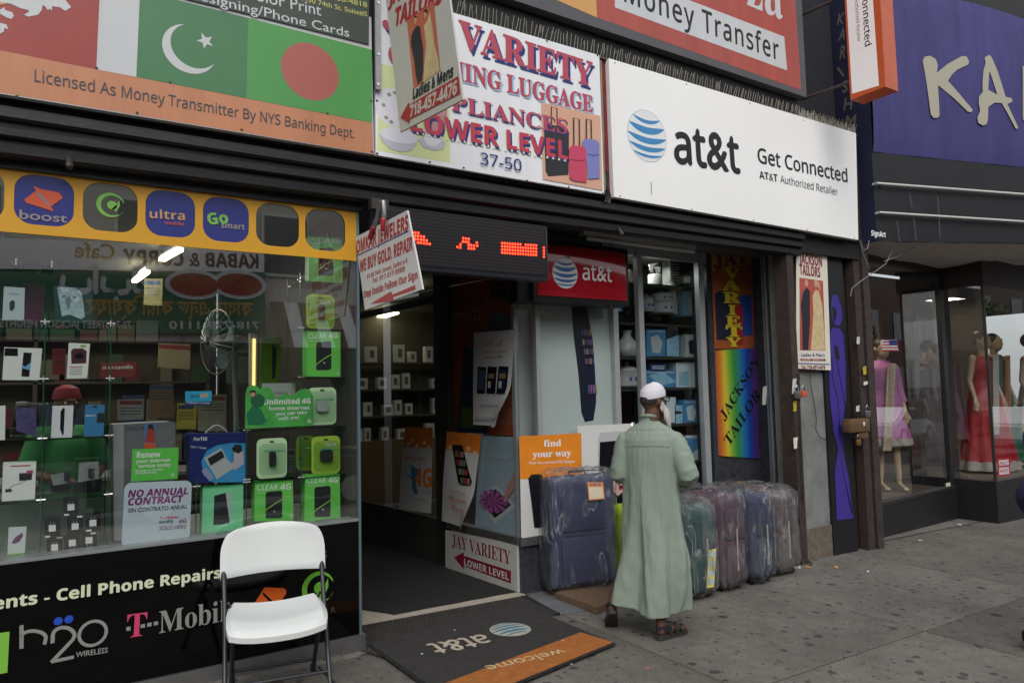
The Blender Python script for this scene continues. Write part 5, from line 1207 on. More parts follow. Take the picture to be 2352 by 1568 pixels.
for k in range(3):
    a = 2*pi*k/3; MB().grid(lambda u, v: cen+Rf@V3((0.2*u*cos(a+v*0.9)*(0.9), 0.03+0.03*v, 0.2*u*sin(a+v*0.9))), 4, 5).build('blade', mat('fan_blade', (120, 140, 140), 0.3), t)
MB().cap(cen+Rf@V3((0, 0.03, 0)), cen+Rf@V3((0, 0.16, 0)), 0.05, 0.06).build('motor', FW_, t)
for k, (px, Y, c_, lab) in enumerate((([(455, 990), (520, 990), (520, 905), (455, 908)], 6.0, (150, 150, 130), 'pale notice board behind the player box'), ([(405, 985), (450, 985), (452, 925), (408, 926)], 6.05, (190, 180, 60), 'yellow edged notice behind the small blue sticker'), ([(520, 880), (575, 880), (575, 805), (520, 806)], 6.6, (96, 110, 90), 'grey green poster beside the fan'), ([(120, 860), (150, 860), (150, 800), (120, 800)], 6.0, (150, 60, 60), 'small red poster behind the headset pack'), ([(330, 700), (372, 702), (374, 640), (332, 640)], 6.8, (130, 124, 84), 'khaki poster hung high near the ceiling tubes'), ([(640, 1090), (680, 1090), (680, 1030), (640, 1030)], 5.2, (120, 126, 120), 'grey box stored behind the blister packs'), ([(270, 965), (330, 962), (330, 915), (270, 918)], 5.6, (156, 156, 150), 'white carton stored above the grey display stand'), ([(340, 960), (400, 958), (398, 880), (345, 882)], 5.8, (126, 100, 70), 'brown carton stacked behind the grey display stand'))):
    t, A = inside_panel('stock_panel', px, Y, mat('stock_%d' % k, c_, 0.6, var=0.15, vscale=12), lab, 'notice' if 'notice' in lab or 'poster' in lab else 'box'); (x0, y1), (x1, _), (_, y0), _ = px
    A.poly([(x0+4, y0+14), (x1-4, y0+14), (x1-4, y0+5), (x0+4, y0+5)], mat('heading_%d' % (k % 3), [(130, 50, 50), (60, 80, 120), (60, 60, 60)][k % 3], 0.6)); [A.line([(x0+6, y0+22+7*j), (x1-6, y0+22+7*j)], 0.006, GREYINK) for j in range(3)]
# ================================================================== posters by the entrance
PAP = mat('poster_paper', (214, 214, 212), 0.5, var=0.03); ORP = mat('poster_orange', (228, 128, 40), 0.5, var=0.15, vscale=9); ORT = mat('orange_text', (214, 104, 60), 0.5); PHN = mat('phone_black', (26, 28, 34), 0.25)
class Hung:
    """a loose sheet taped to glass: bowed paper with the print bowed along with it"""
    def __init__(s, name, label, pl, quad, bow, m=PAP, curl=0.0, nu=8, nv=14, cat='poster'):
        s.pl = pl; s.q = [pl.st(p) for p in quad]; s.bow = bow; s.curl = curl; s.h = 0.0
        s.t = thing(name, pl.hit(quad[0]), label, cat); s.m = m
        MB().grid(lambda u, v: s.P(u, v), nu, nv).build('sheet', m, s.t)
    def P(s, u, v, h=0.0):
        bl_, br_, tr2, tl2 = s.q
        x = (bl_[0]*(1-u)+br_[0]*u)*(1-v)+(tl2[0]*(1-u)+tr2[0]*u)*v; y = (bl_[1]*(1-u)+br_[1]*u)*(1-v)+(tl2[1]*(1-u)+tr2[1]*u)*v
        k = 0.008+s.bow*(sin(pi*(1-v)*0.9)**2)*(0.4+0.6*sin(pi*u))+s.bow*1.2*max(0, 0.25-v)*4*(0.3+u)*0.4+s.curl*max(0, u-0.55)**2*max(0, 0.4-v)*1.2
        return s.pl.at(x, y, k+h)
    def quad(s, u0, v0, u1, v1, m, name='print', n=5):
        s.h += 0.0009; MB().grid(lambda a, b: s.P(u0+(u1-u0)*a, v0+(v1-v0)*b, s.h), n, n+2).build(name, m, s.t)
    def poly(s, L, m, name='picture'):
        s.h += 0.0009; bm = bmesh.new(); vs = [bm.verts.new((a, b, 0)) for a, b in L]; f = bm.faces.new(vs)
        bmesh.ops.triangulate(bm, faces=[f]); bmesh.ops.subdivide_edges(bm, edges=list(bm.edges), cuts=3, use_grid_fill=True)
        for v in bm.verts: v.co = s.P(v.co.x, v.co.y, s.h)
        MB().bm(bm).build(name, m, s.t)
    def text(s, t, u0, u1, v, hh, m, k='n', off=0.0):
        s.h += 0.0009; vs, fs, caph = glyphs(t, k, off); x0 = min(a for a, b in vs); x1 = max(a for a, b in vs); mb = MB()
        for i, e in enumerate((-off, off) if off > 0.001 else (0,)): mb.add([s.P(u0+(a+e-x0)/(x1-x0)*(u1-u0), v+b/caph*hh, s.h+i*0.0001) for a, b in vs], fs)
        mb.build('lettering', m, s.t)
RW1 = RWp.moved(0.012)
# orange-topped 4G poster in the door
h = Hung('fast_network_poster', 'orange-topped white poster with a large orange 4G and blue flame in the doorway', RW1, [(918, 1168), (994, 1178), (996, 982), (932, 980)], 0.02)
h.quad(0, 0.76, 1, 1, ORP); h.text('blazing fast', 0.08, 0.8, 0.61, 0.05, ORT); h.poly([(0.18, 0.45), (0.4, 0.42), (0.35, 0.55), (0.62, 0.5), (0.55, 0.32), (0.62, 0.22), (0.5, 0.2), (0.42, 0.28), (0.42, 0.38)], mat('flame_blue', (60, 130, 190), 0.5)); h.text('4G', 0.5, 1.0, 0.3, 0.22, ORP, 'sb', 0.02); h.text('LTE', 0.76, 0.98, 0.22, 0.05, mat('flame_blue', (60, 130, 190), 0.5)); h.text('Fast and reliable', 0.45, 0.85, 0.14, 0.02, GREYINK)
for u, v in ((0.2, 0.8), (0.5, 0.78), (0.75, 0.82), (0.9, 0.77), (0.35, 0.84)): h.poly([(u+0.07*cos(k*pi/3), v+0.03*sin(k*pi/3)) for k in range(6)], mat('glow_cream', (240, 200, 150), 0.5))
# windows phone poster
h = Hung('slanting_phone_poster', 'orange-topped white poster with a slanting black phone, curling at its lower corner', RW1.moved(0.01), [(1017, 1195), (1086, 1214), (1107, 998), (1028, 990)], 0.03, curl=1.3)
h.quad(0, 0.8, 1, 1, ORP)
for u, v in ((0.15, 0.83), (0.4, 0.81), (0.7, 0.84), (0.9, 0.8)): h.poly([(u+0.07*cos(k*pi/3), v+0.03*sin(k*pi/3)) for k in range(6)], mat('glow_cream', (240, 200, 150), 0.5))
h.poly([(0.2, 0.86), (0.52, 0.87), (0.92, 0.5), (0.9, 0.46), (0.62, 0.45), (0.55, 0.47)], PHN)
for i in range(4):
    for j in range(3):
        u = 0.33+0.13*i*0.75+0.09*j; v = 0.8-0.09*i; h.poly([(u, v), (u+0.075, v+0.003), (u+0.1, v-0.06), (u+0.025, v-0.063)], mat('tile_%d' % ((i+j) % 3), [(90, 130, 70), (160, 50, 50), (140, 130, 130)][(i+j) % 3], 0.5))
h.text('meet the new', 0.35, 0.8, 0.36, 0.03, ORT); h.text('Windows', 0.3, 0.9, 0.26, 0.06, ORT); h.text('Phone', 0.42, 0.86, 0.16, 0.06, ORT)
# half price poster
h = Hung('half_price_poster', 'white poster reading 50% off above three phones, lower corner peeling away', RW1, [(1089, 975), (1170, 979), (1186, 757), (1090, 764)], 0.015, curl=1.8)
h.text('50% off', 0.28, 0.72, 0.84, 0.055, ORT, 'n', 0.01); h.text('for newest smartphones', 0.18, 0.85, 0.77, 0.03, ORT); h.text('Now for $99', 0.32, 0.76, 0.71, 0.03, GREYINK)
for k, (u, m) in enumerate(((0.12, mat('phone_blue_screen', (60, 90, 120), 0.3)), (0.4, PHN), (0.68, mat('phone_navy', (30, 40, 70), 0.3)))):
    h.poly([(u, 0.34), (u+0.24, 0.34), (u+0.25, 0.62), (u+0.02, 0.63)], PHN); h.poly([(u+0.03, 0.38), (u+0.21, 0.38), (u+0.22, 0.59), (u+0.04, 0.6)], m)
    if k: h.poly([(u+0.05, 0.5), (u+0.2, 0.5), (u+0.2, 0.55), (u+0.05, 0.55)], mat('screen_tan', (150, 120, 90), 0.4)); h.poly([(u+0.05, 0.4), (u+0.12, 0.4), (u+0.12, 0.47), (u+0.05, 0.47)], WHITE2)
h.text('Offer details inside', 0.25, 0.8, 0.2, 0.025, GREYINK); h.quad(0.08, 0.06, 0.9, 0.09, mat('pale_rule', (186, 186, 190), 0.5))
# tablet and flower poster in the side window
h = Hung('tablet_flower_poster', 'pale blue poster with a pink flower on a tablet in the side window', RWp.moved(-0.03), [(1092, 1212), (1186, 1238), (1186, 1003), (1104, 1000)], 0.0, mat('pale_blue_paper', (168, 184, 196), 0.5, var=0.06))
h.poly([(0.05, 0.32), (0.5, 0.5), (1.0, 0.33), (0.5, 0.1)], WHITE2); h.poly([(0.12, 0.32), (0.5, 0.46), (0.9, 0.33), (0.5, 0.16)], DV)
for k in range(11):
    a = 2*pi*k/11; h.poly([(0.45, 0.33), (0.45+0.34*cos(a-.22), 0.33+0.11*sin(a-.22)), (0.45+0.38*cos(a), 0.33+0.125*sin(a)), (0.45+0.34*cos(a+.22), 0.33+0.11*sin(a+.22))], mat('petal_pink', (178, 92, 160), 0.5, var=0.2, vscale=30), 'petal')
h.poly([(0.72, 0.36), (0.8, 0.34), (0.88, 0.42), (1.0, 0.5), (1.0, 0.66), (0.86, 0.55), (0.78, 0.45)], mat('finger_print', (196, 140, 130), 0.5)); h.text('rethink possibly', 0.15, 0.85, 0.78, 0.04, WHITE2)
# orange-brown backing poster behind the side glass
h = Hung('earth_day_poster', 'dark orange-brown poster with big pale words behind the side window glass', RWp.moved(-0.08), [(1034, 990), (1182, 1000), (1184, 640), (1038, 632)], 0.0, mat('earth_poster', (176, 84, 50), 0.5, var=0.25))
h.text('Earth D', 0.02, 0.5, 0.72, 0.07, mat('pale_words', (206, 170, 150), 0.5), 'n', 0.02); h.text('make', 0.35, 0.75, 0.92, 0.05, mat('dim_words', (136, 60, 50), 0.5)); h.text('every day', 0.2, 0.85, 0.84, 0.05, mat('dim_words', (136, 60, 50), 0.5)); h.poly([(0.78+0.17*cos(k*pi/8), 0.68+0.1*sin(k*pi/8)) for k in range(16)], mat('bubble_teal', (90, 120, 130), 0.5)); h.text('hola!', 0.7, 0.95, 0.7, 0.04, mat('bubble_ink', (130, 80, 60), 0.5))
h.poly([(0.12, 0.0), (0.62, 0.0), (0.7, 0.5), (0.25, 0.55)], mat('phone_teal', (30, 60, 90), 0.3, var=0.3)); h.poly([(0.2, 0.03), (0.55, 0.03), (0.6, 0.16), (0.2, 0.16)], mat('phone_lime', (90, 110, 40), 0.4))
# red notice high in the side window
t = thing('red_dealer_notice', RWp.hit((1165, 690)), 'small dark red notice high in the side window', 'notice'); p9 = RWp.moved(-0.02)
sheet(p9, [(1124, 690), (1166, 684), (1166, 650), (1124, 648)], mat('dealer_red', (96, 24, 28), 0.5), t, t=0.003); A = Art(p9, t, 0.001); A.text('Authorized', (1128, 664), (1160, 662), 6, mat('dim_pink', (150, 90, 90), 0.5)); A.text('Dealer', (1132, 676), (1156, 674), 6, mat('dim_pink', (150, 90, 90), 0.5))
# front window posters
F1 = PY(5.015)
h = Hung('find_your_way_poster', 'orange poster reading find your way, taped low on the corner window', F1, [(1196, 1234), (1338, 1236), (1333.5, 994), (1191, 1001.5)], 0.006)
h.quad(0, 0.575, 1, 1, mat('bright_orange_print', (232, 138, 32), 0.45, var=0.1, vscale=5)); h.text('find', 0.38, 0.66, 0.885, 0.065, WHITE, 'B', 0.01); h.text('your way', 0.2, 0.82, 0.785, 0.065, WHITE, 'B', 0.01); h.text("Never miss a turn with AT&T Navigator", 0.14, 0.88, 0.72, 0.028, WHITE, 'n', 0.005)
h.poly([(0.12, 0.58), (0.17, 0.62), (0.33, 0.62), (0.36, 0.58), (0.36, 0.1), (0.2, 0.1)], PHN)
h = Hung('face_phone_poster', 'white poster with a black smartphone showing a woman\'s face behind the man', F1.moved(-0.02) if False else PY(5.018), [(1334, 1240), (1450, 1240), (1450, 972), (1325, 978)], 0.004)
h.poly([(0.3, 0.12), (0.8, 0.1), (0.83, 0.9), (0.78, 0.94), (0.4, 0.93), (0.36, 0.88)], SIL); h.poly([(0.32, 0.15), (0.8, 0.12), (0.82, 0.86), (0.39, 0.85)], SB)
h.poly([(0.62, 0.42), (0.6, 0.6), (0.64, 0.7), (0.75, 0.74), (0.82, 0.74), (0.82, 0.42), (0.72, 0.38)], mat('face_print', (206, 168, 164), 0.5)); h.poly([(0.64, 0.63), (0.7, 0.67), (0.76, 0.63), (0.7, 0.61)], INK); h.poly([(0.72, 0.46), (0.82, 0.48), (0.82, 0.44), (0.74, 0.43)], mat('lip_print', (150, 40, 60), 0.5))
for k in range(9): h.quad(0.04+0.028*k, 0.3, 0.06+0.028*k, 0.5+0.06*sin(k*2.1), mat('bar_%d' % (k % 4), [(206, 130, 90), (170, 80, 110), (80, 130, 190), (100, 170, 150)][k % 4], 0.5), n=2)
h.text('in feature', 0.5, 1.0, 0.02, 0.05, mat('mauve_text', (160, 90, 140), 0.5))
# tall pale phone poster inside the front window
h = Hung('tall_phone_poster', 'tall pale hanging poster of a long dark smartphone inside the corner window', PY(5.1), [(1240, 1010), (1407, 1000), (1404, 690), (1238, 690)], 0.03, mat('tall_poster_paper', (206, 212, 210), 0.5, var=0.03), nv=20)
h.poly([(0.42, 1.0), (0.62, 1.0), (0.70, 0.72), (0.74, 0.25), (0.70, 0.12), (0.58, 0.11), (0.53, 0.18), (0.44, 0.7)], mat('poster_phone', (38, 42, 62), 0.3))
for i in range(4):
    for j in range(4): h.poly([(0.545+0.035*j+0.012*i*0.6, 0.78-0.07*i), (0.57+0.035*j+0.012*i*0.6, 0.78-0.07*i), (0.573+0.035*j+0.012*i*0.6, 0.74-0.07*i), (0.548+0.035*j+0.012*i*0.6, 0.74-0.07*i)], mat('icon_%d' % ((i*3+j) % 4), [(60, 90, 150), (150, 80, 110), (110, 100, 160), (170, 140, 90)][(i*3+j) % 4], 0.5))
for j in range(4): h.poly([(0.60+0.035*j, 0.38), (0.625+0.035*j, 0.375), (0.63+0.035*j, 0.31), (0.605+0.035*j, 0.315)], mat('icon_%d' % j, [(60, 90, 150), (150, 80, 110), (110, 100, 160), (170, 140, 90)][j], 0.5))
h.quad(0.66, 0.86, 0.85, 0.98, mat('lattice_green', (150, 170, 158), 0.5))
# white poster board behind the mullion
t = thing('white_window_board', PY(5.3).hit((1240, 1000)), 'white board standing behind the tall phone poster in the window', 'board'); MB().box(3.45, 4.3, 5.3, 5.32, 0.45, 2.6).build('board', PAP, t)
# ================================================================== right window shelves with pots and boxes
WX0 = FRp.hit((1480, 800)).x; WX1 = FRp.hit((1604, 800)).x; MX0 = FRp.hit((1417, 800)).x; MX1 = FRp.hit((1464, 800)).x
SY = 5.22; sp_ = PY(SY)
t = thing('kitchenware_shelving', (4.9, 5.45, 0.4), 'dark shelving behind the right window crowded with pots and appliance boxes', 'shelving')
zsh = [sp_.hit((1540, v)).z for v in (1062, 973, 890, 820, 745, 656)]
DSH = mat('dark_shelf', (52, 54, 50), 0.4)
for z in zsh: MB().box(4.35, 5.95, SY-0.02, SY+0.45, z-0.025, z).build('shelf', DSH, t)
MB().box(4.35, 5.95, SY+0.46, SY+0.5, 0.4, 3.0).build('back_board', mat('shelf_back', (34, 34, 34), 0.6), t)
POT = mat('white_enamel', (206, 208, 210), 0.25); FLB = mat('blue_flower', (80, 90, 170), 0.5); LID = mat('lid_cream', (196, 196, 190), 0.3)
def pot(u, vb, w, hpx, label, Y=SY+0.14, lid=True):
    b = PY(Y).hit((u, vb)); r = (PY(Y).hit((u+w/2, vb))-PY(Y).hit((u-w/2, vb))).length/2; hh_ = abs(PY(Y).hit((u, vb-hpx)).z-b.z)
    t = thing('casserole_pot', b, label, 'pot', 'white enamel pots in the right window')
    MB().lathe([(r*0.8, 0), (r*0.97, hh_*0.12), (r, hh_*0.5), (r*0.98, hh_*0.95), (r*1.03, hh_)], b, 20).build('body', POT, t)
    if lid: MB().lathe([(r*1.02, hh_), (r*0.98, hh_*1.06), (r*0.6, hh_*1.25), (r*0.2, hh_*1.32), (r*0.16, hh_*1.45), (r*0.2, hh_*1.52), (0.002, hh_*1.55)], b, 20).build('lid', LID, t)
    for a in (-2.0, -1.5, -1.0):
        MB().box(-0.012, 0.012, -0.003, 0, hh_*0.4, hh_*0.62, R=Matrix.Rotation(a+pi/2, 3, 'Z'), c=b+V3((r*1.005*cos(a), r*1.005*sin(a), 0))).build('flower_print', FLB, t)
pot(1519, 722, 44, 25, 'large white pot with blue flowers, lower of the stacked pair'); pot(1518, 695, 40, 18, 'white flowered pot stacked on top of another pot')
pot(1486, 716, 24, 28, 'white flowered pot at the left end of the pot shelf'); pot(1580, 655, 38, 16, 'white pot on the top shelf at the right')
pot(1441, 890, 42, 38, 'white lidded pot with blue flowers in the narrow window bay'); 
def appl(u0, v0, u1, v1, m, label, Y=SY+0.03, deco=None, name='appliance_box', d=0.2):
    g = Goods(name, label, 'box', rect(u0, v0, u1, v1), Y, d, m, 'appliance boxes in the right window')
    if deco: g.A.poly([(u0+(u1-u0)*a, v0+(v1-v0)*b) for a, b in deco[0]], deco[1], 'picture')
    g.A.line([(u0+3, v0+5), (u1-3, v0+5)], 0.006, WHITE2); return g
BB = mat('box_blue', (70, 130, 176), 0.4, var=0.2, vscale=14); BW = mat('box_white', (196, 206, 212), 0.4, var=0.08); BP = mat('box_pale_blue', (140, 182, 206), 0.4, var=0.2, vscale=14); BD = mat('box_dark', (40, 44, 54), 0.4)
Pc = [(0.2, 0.3), (0.6, 0.2), (0.85, 0.5), (0.7, 0.9), (0.3, 0.85)]
appl(1570, 668, 1612, 726, BP, 'pale blue appliance box right of the stacked pots', deco=(Pc, BW))
appl(1485, 756, 1529, 818, BB, 'blue kettle box on the fourth shelf, left', deco=(Pc, SIL)); appl(1531, 748, 1559, 818, BD, 'black and blue heating pad box standing tall', deco=([(0, .45), (1, .3), (1, 1), (0, 1)], BP)).A.text('Heating', (1534, 757), (1556, 757), 6, WHITE2)
appl(1575, 768, 1606, 820, BW, 'white hair dryer box on the fourth shelf, right', deco=(Pc, DV)); appl(1495, 836, 1530, 852, mat('box_navy', (36, 60, 120), 0.4), 'low navy box behind others').A.text('Breeze', (1499, 848), (1526, 848), 7, WHITE2)
appl(1483, 850, 1553, 889, BB, 'wide blue iron box on the third shelf', deco=([(0.1, .3), (.6, .1), (1, .7), (.5, .9)], BP)); appl(1553, 832, 1616, 889, BW, 'wide white blender set box on the third shelf', deco=([(0.1, .4), (.45, .35), (.45, .95), (.1, .95)], BP))
appl(1545, 912, 1548, 970, BD, 'dark sliver of a box', d=0.1) if False else None
appl(1550, 930, 1568, 972, BP, 'narrow pale blue box with eye picture beside the man\'s face', deco=([(0, .3), (.8, .35), (1, .45), (0, .5)], DV)); appl(1570, 918, 1604, 972, BB, 'blue mixer box on the second shelf', deco=(Pc, BW)); appl(1530, 912, 1552, 970, BW, 'white box hidden behind the bearded man')
appl(1575, 1000, 1612, 1058, BW, 'white and blue shaver box on the lowest shelf in view', deco=([(0, .1), (1, .0), (1, .4), (0, .9)], BB)); appl(1485, 908, 1520, 972, BD, 'dark box behind the man\'s cap')
appl(1419, 640, 1430, 715, BW, 'thin white box upright beside the pots', deco=([(0.5, .2), (1, .2), (1, 1), (.5, 1)], BB))
# kettle, teapot and silver lamps in narrow bay
q = PY(SY+0.1).hit((1441, 819)); t = thing('oil_jar', q, 'white bulbous jar with gold flower print in the narrow window bay', 'jar'); MB().lathe([(0.08, 0), (0.115, 0.04), (0.12, 0.09), (0.09, 0.15), (0.045, 0.2), (0.04, 0.23), (0.06, 0.26)], q, 20).build('body', POT, t)
MB().ball(q+V3((0.0, -0.105, 0.08)), (0.04, 0.012, 0.025)).build('flower_print', mat('gold_flower', (170, 110, 60), 0.5), t)
for k, (u, v, rr) in enumerate(((1451, 980, 0.05), (1597, 1087, 0.045))):
    q = PY(SY).hit((u, v)); t = thing('steel_bowl_lamp', q, ['shiny steel dome behind the posters, left of the man', 'small shiny steel dome low in the right window'][k], 'steel dome', 'shiny steel domes'); MB().lathe([(rr*1.2, -0.08), (rr*1.1, -0.03), (rr, 0.01), (rr*0.7, 0.05), (0.003, 0.07)], q, 16).build('dome', CHROME, t); MB().lathe([(rr*1.3, -0.1), (rr*1.3, -0.082)], q, 16).build('rim', CHROME, t)
q = PY(SY+0.1).hit((1505, 655)); t = thing('steel_canister', q, 'steel and glass canister on the top shelf', 'canister'); MB().lathe([(0.075, 0), (0.075, 0.1), (0.07, 0.11)], q, 16).build('base', SIL, t); MB().lathe([(0.06, 0.11), (0.06, 0.24), (0.05, 0.25)], q, 16).build('glass', PLASTIC, t)
q = PY(SY+0.1).hit((1545, 722)); t = thing('steel_thermos', q, 'tall steel thermos jug right of the white pots', 'thermos'); MB().lathe([(0.05, 0), (0.055, 0.05), (0.05, 0.3), (0.03, 0.34), (0.03, 0.36)], q, 14).build('body', SIL, t); MB().tube([q+V3((0.05, 0, 0.1)), q+V3((0.09, 0, 0.15)), q+V3((0.09, 0, 0.27)), q+V3((0.045, 0, 0.31))], 0.008, 6).build('handle', SIL, t)
q = PY(SY+0.1).hit((1548, 655)); t = thing('air_grille_box', q, 'pale boxed heater with slotted grille on the top shelf', 'heater'); MB().rbox(q.x-0.07, q.x+0.07, q.y-0.02, q.y+0.1, q.z, q.z+0.3, 0.01).build('body', LID, t)
for k in range(9): MB().box(q.x-0.055, q.x+0.055, q.y-0.026, q.y-0.021, q.z+0.03+0.028*k, q.z+0.042+0.028*k).build('slot', DV, t)
# AT&T store interior behind the doorway glass
t = thing('side_shop_shelving', (4.0, 10.3, 0), 'dim wall of white phone boxes on shelves seen through the doorway glass', 'shelving')
pI = PY(10.2)
for v in (1010, 950, 890, 830):
    z = pI.hit((930, v+2)).z; MB().box(3.4, 7.6, 10.15, 10.55, z-0.03, z).build('shelf', mat('dim_shelf', (90, 84, 72), 0.6), t)
rs = random.Random(4); PB = None
for v in (1010, 950, 890, 830):
    z = pI.hit((930, v+2)).z; x = 3.5; kk = 0
    while x < 7.2:
        w = rs.choice((0.16, 0.2)); 
        if PB is None:
            PB = thing('white_phone_box', (x, 10.2, z), 'white phone box on the lowest side-shop shelf, first from the left', 'box', 'white phone boxes in the side shop'); MB().box(x-0.07, x+0.07, 10.2, 10.3, z, z+0.25).build('carton', W_, PB); MB().box(x-0.03, x+0.03, 10.195, 10.1995, z+0.07, z+0.19).build('picture', mat('box_picture', (120, 110, 110), 0.5), PB)
        else: copy_tree(PB, (x, 10.2, z), 'white phone box on the %s side-shop shelf, %s from the left' % ({1010: 'lowest', 950: 'second lowest', 890: 'second highest', 830: 'highest'}[v], ORD[kk+1])).scale = (rs.uniform(0.7, 1.25), 1, rs.uniform(0.6, 1.15))
        kk += 1
        x += w+rs.choice((0.0, 0.02, 0.12, 0.3))
MB().box(3.4, 7.6, 10.1, 10.5, 0, 0.95).build('side_shop_counter', mat('counter_tan', (120, 100, 74), 0.6), None, label='tan counter base under the white phone boxes in the side shop', cat='counter')
for k, (a, b) in enumerate((((845, 735), (905, 716)), ((1165, 690), (1200, 676)), ((905, 672), (940, 662)))):
    strip_light(a, b, 2.9, ['lit ceiling panel at the back of the side shop', 'lit tube behind the red light box', 'lit ceiling tube behind the jewellers sign'][k], w=0.16)
L = bpy.data.lights.new('ceiling_lamp', 'AREA'); L.size = 1.2; L.energy = 5; L.color = (1, 0.96, 0.84); o = bpy.data.objects.new('ceiling_lamp', L); col.objects.link(o); o.location = (4.6, 8.2, 2.95)
L = bpy.data.lights.new('ceiling_lamp', 'AREA'); L.size = 0.6; L.energy = 8; L.color = (1, 0.97, 0.9); o = bpy.data.objects.new('ceiling_lamp', L); col.objects.link(o); o.location = (4.9, 5.5, 2.93)
# ================================================================== floor mats
GP = Plane((0, 0, gz(0)), (1, 0, GS), (0, 1, 0))
def gst(px, dz=0.0):
    p = ground(*px, dz); return (V3(p)-GP.o).dot(GP.u), (V3(p)-GP.o).dot(GP.v)
def gplate(name, pts, h0, h1, m, parent): return MB().slab(GP, pts, h0, h1).build(name, m, parent)
RUB = mat('black_rubber', (29, 28, 28), 0.85, var=0.3, vscale=9, bump=0.5, bscale=160)
t = thing('entrance_rubber_mat', ground(1000, 1320), 'long black carpet mat running into the entrance passage', 'mat')
def jag(pts, amp, n=10):
    out_ = []
    for i in range(len(pts)):
        a = pts[i]; b = pts[(i+1) % len(pts)]
        for k in range(n): out_.append((a[0]+(b[0]-a[0])*k/n+random.uniform(-amp, amp), a[1]+(b[1]-a[1])*k/n+random.uniform(-amp, amp)))
    return out_
q = [gst(p) for p in ((905, 1415), (1188, 1362))]
gplate('carpet', jag([q[0], q[1], (q[1][0]-0.08, 8.6), (1.95, 8.6), (1.98, q[0][1]+0.9), (q[0][0], q[0][1])][:4]+[(1.72, 5.75)], 0.006), 0.013, 0.021, RUB, t)
# open-grid rubber mat: crossing bars over the slab
t = thing('grid_rubber_mat', ground(1050, 1420), 'perforated black rubber mat lying between the door tiles and the welcome mat', 'mat')
c4 = [gst(p) for p in ((832, 1500), (816, 1446), (1201, 1371), (1286, 1412))]
c4 = [c4[0], c4[1], c4[2], c4[3], gst((1262, 1421)), gst((900, 1520))]
xs_ = [p[0] for p in c4]; ys_ = [p[1] for p in c4]
gplate('border', [c4[2], c4[3], (c4[3][0]-0.02, c4[3][1]-0.01), (c4[2][0]-0.02, c4[2][1])], 0.002, 0.016, RUB, t)
def inside(x, y, P):
    r_ = False; j = len(P)-1
    for i in range(len(P)):
        if (P[i][1] > y) != (P[j][1] > y) and x < (P[j][0]-P[i][0])*(y-P[i][1])/(P[j][1]-P[i][1])+P[i][0]: r_ = not r_
        j = i
    return r_
mb = MB(); st = 0.034
i0, i1 = int(min(xs_)/st)-1, int(max(xs_)/st)+2; j0, j1 = int(min(ys_)/st)-1, int(max(ys_)/st)+2
for i in range(i0, i1):
    for j in range(j0, j1):
        x = i*st+(j % 2)*st/2; y = j*st
        if not inside(x, y, c4): continue
        P6 = [(x+st*0.56*cos(k*pi/3), y+st*0.6*sin(k*pi/3)) for k in range(6)]; Q6 = [(x+st*0.34*cos(k*pi/3), y+st*0.34*sin(k*pi/3)) for k in range(6)]
        vs = [GP.at(*p, 0.016) for p in P6]+[GP.at(*p, 0.016) for p in Q6]+[GP.at(*p, 0.002) for p in Q6]
        mb.add(vs, [(k, (k+1) % 6, (k+1) % 6+6, k+6) for k in range(6)]+[(k+6, (k+1) % 6+6, (k+1) % 6+12, k+12) for k in range(6)])
mb.build('rubber_rings', mat('worn_rubber', (62, 59, 57), 0.7, var=0.3, vscale=12), t, kind='stuff')
# welcome mat
t = thing('welcome_mat', ground(1150, 1480), 'dark doormat with upside-down pale lettering, striped globe and an orange welcome strip', 'mat')
a, b, c = gst((842, 1486)), gst((1180, 1386)), gst((1416, 1484)); d = (a[0]+c[0]-b[0], a[1]+c[1]-b[1])
CARP = mat('mat_carpet', (50, 48, 47), 0.95, var=0.3, vscale=18, bump=0.6, bscale=300); CARPO = mat('mat_orange', (164, 98, 42), 0.95, var=0.25, vscale=22, bump=0.6, bscale=300)
gplate('edging', [a, d, c, b], 0.016, 0.02, RUB, t)
gplate('pile', inward([a, d, c, b], 0.975), 0.02, 0.027, CARP, t)
f1, f2 = gst((1338, 1460)), gst((978, 1568)); g1 = gst((1409, 1483)); 
dr = ((d[0]-c[0]), (d[1]-c[1])); k9 = 1.0
o1 = (c[0]+dr[0]*0.012, c[1]+dr[1]*0.012+0.016); w_ = (f1[0]-c[0], f1[1]-c[1])
gplate('orange_strip', [(o1[0]+dr[0]*0.975, o1[1]+dr[1]*0.975), o1, (f1[0]+dr[0]*0.012, f1[1]), (f1[0]+dr[0]*0.985, f1[1]+dr[1]*0.985)], 0.027, 0.029, CARPO, t)
A = Art(GP, t, 0.0285, 0.0012); MW = mat('mat_white', (176, 166, 148), 0.95, var=0.2, vscale=30)
gb = mat('mat_blue', (60, 120, 140), 0.95, var=0.2, vscale=30)
c0 = gst((1172, 1454)); globe(A, c0, 0.145, gb, MW, gb, local=True, th=pi)
def gtext(s_, p, q_, H, m, k='n', off=0.0): A.text(s_, gst(p), gst(q_), H, m, k, off, local=True)
gtext('at&t', (1108, 1466), (979, 1490), 0.21, MW, 's', 0.02)
A.text('welcome', gst((1288, 1500)), gst((1111, 1541)), 0.10, mat('mat_lettering', (196, 176, 132), 0.95), 'n', 0.0, local=True)
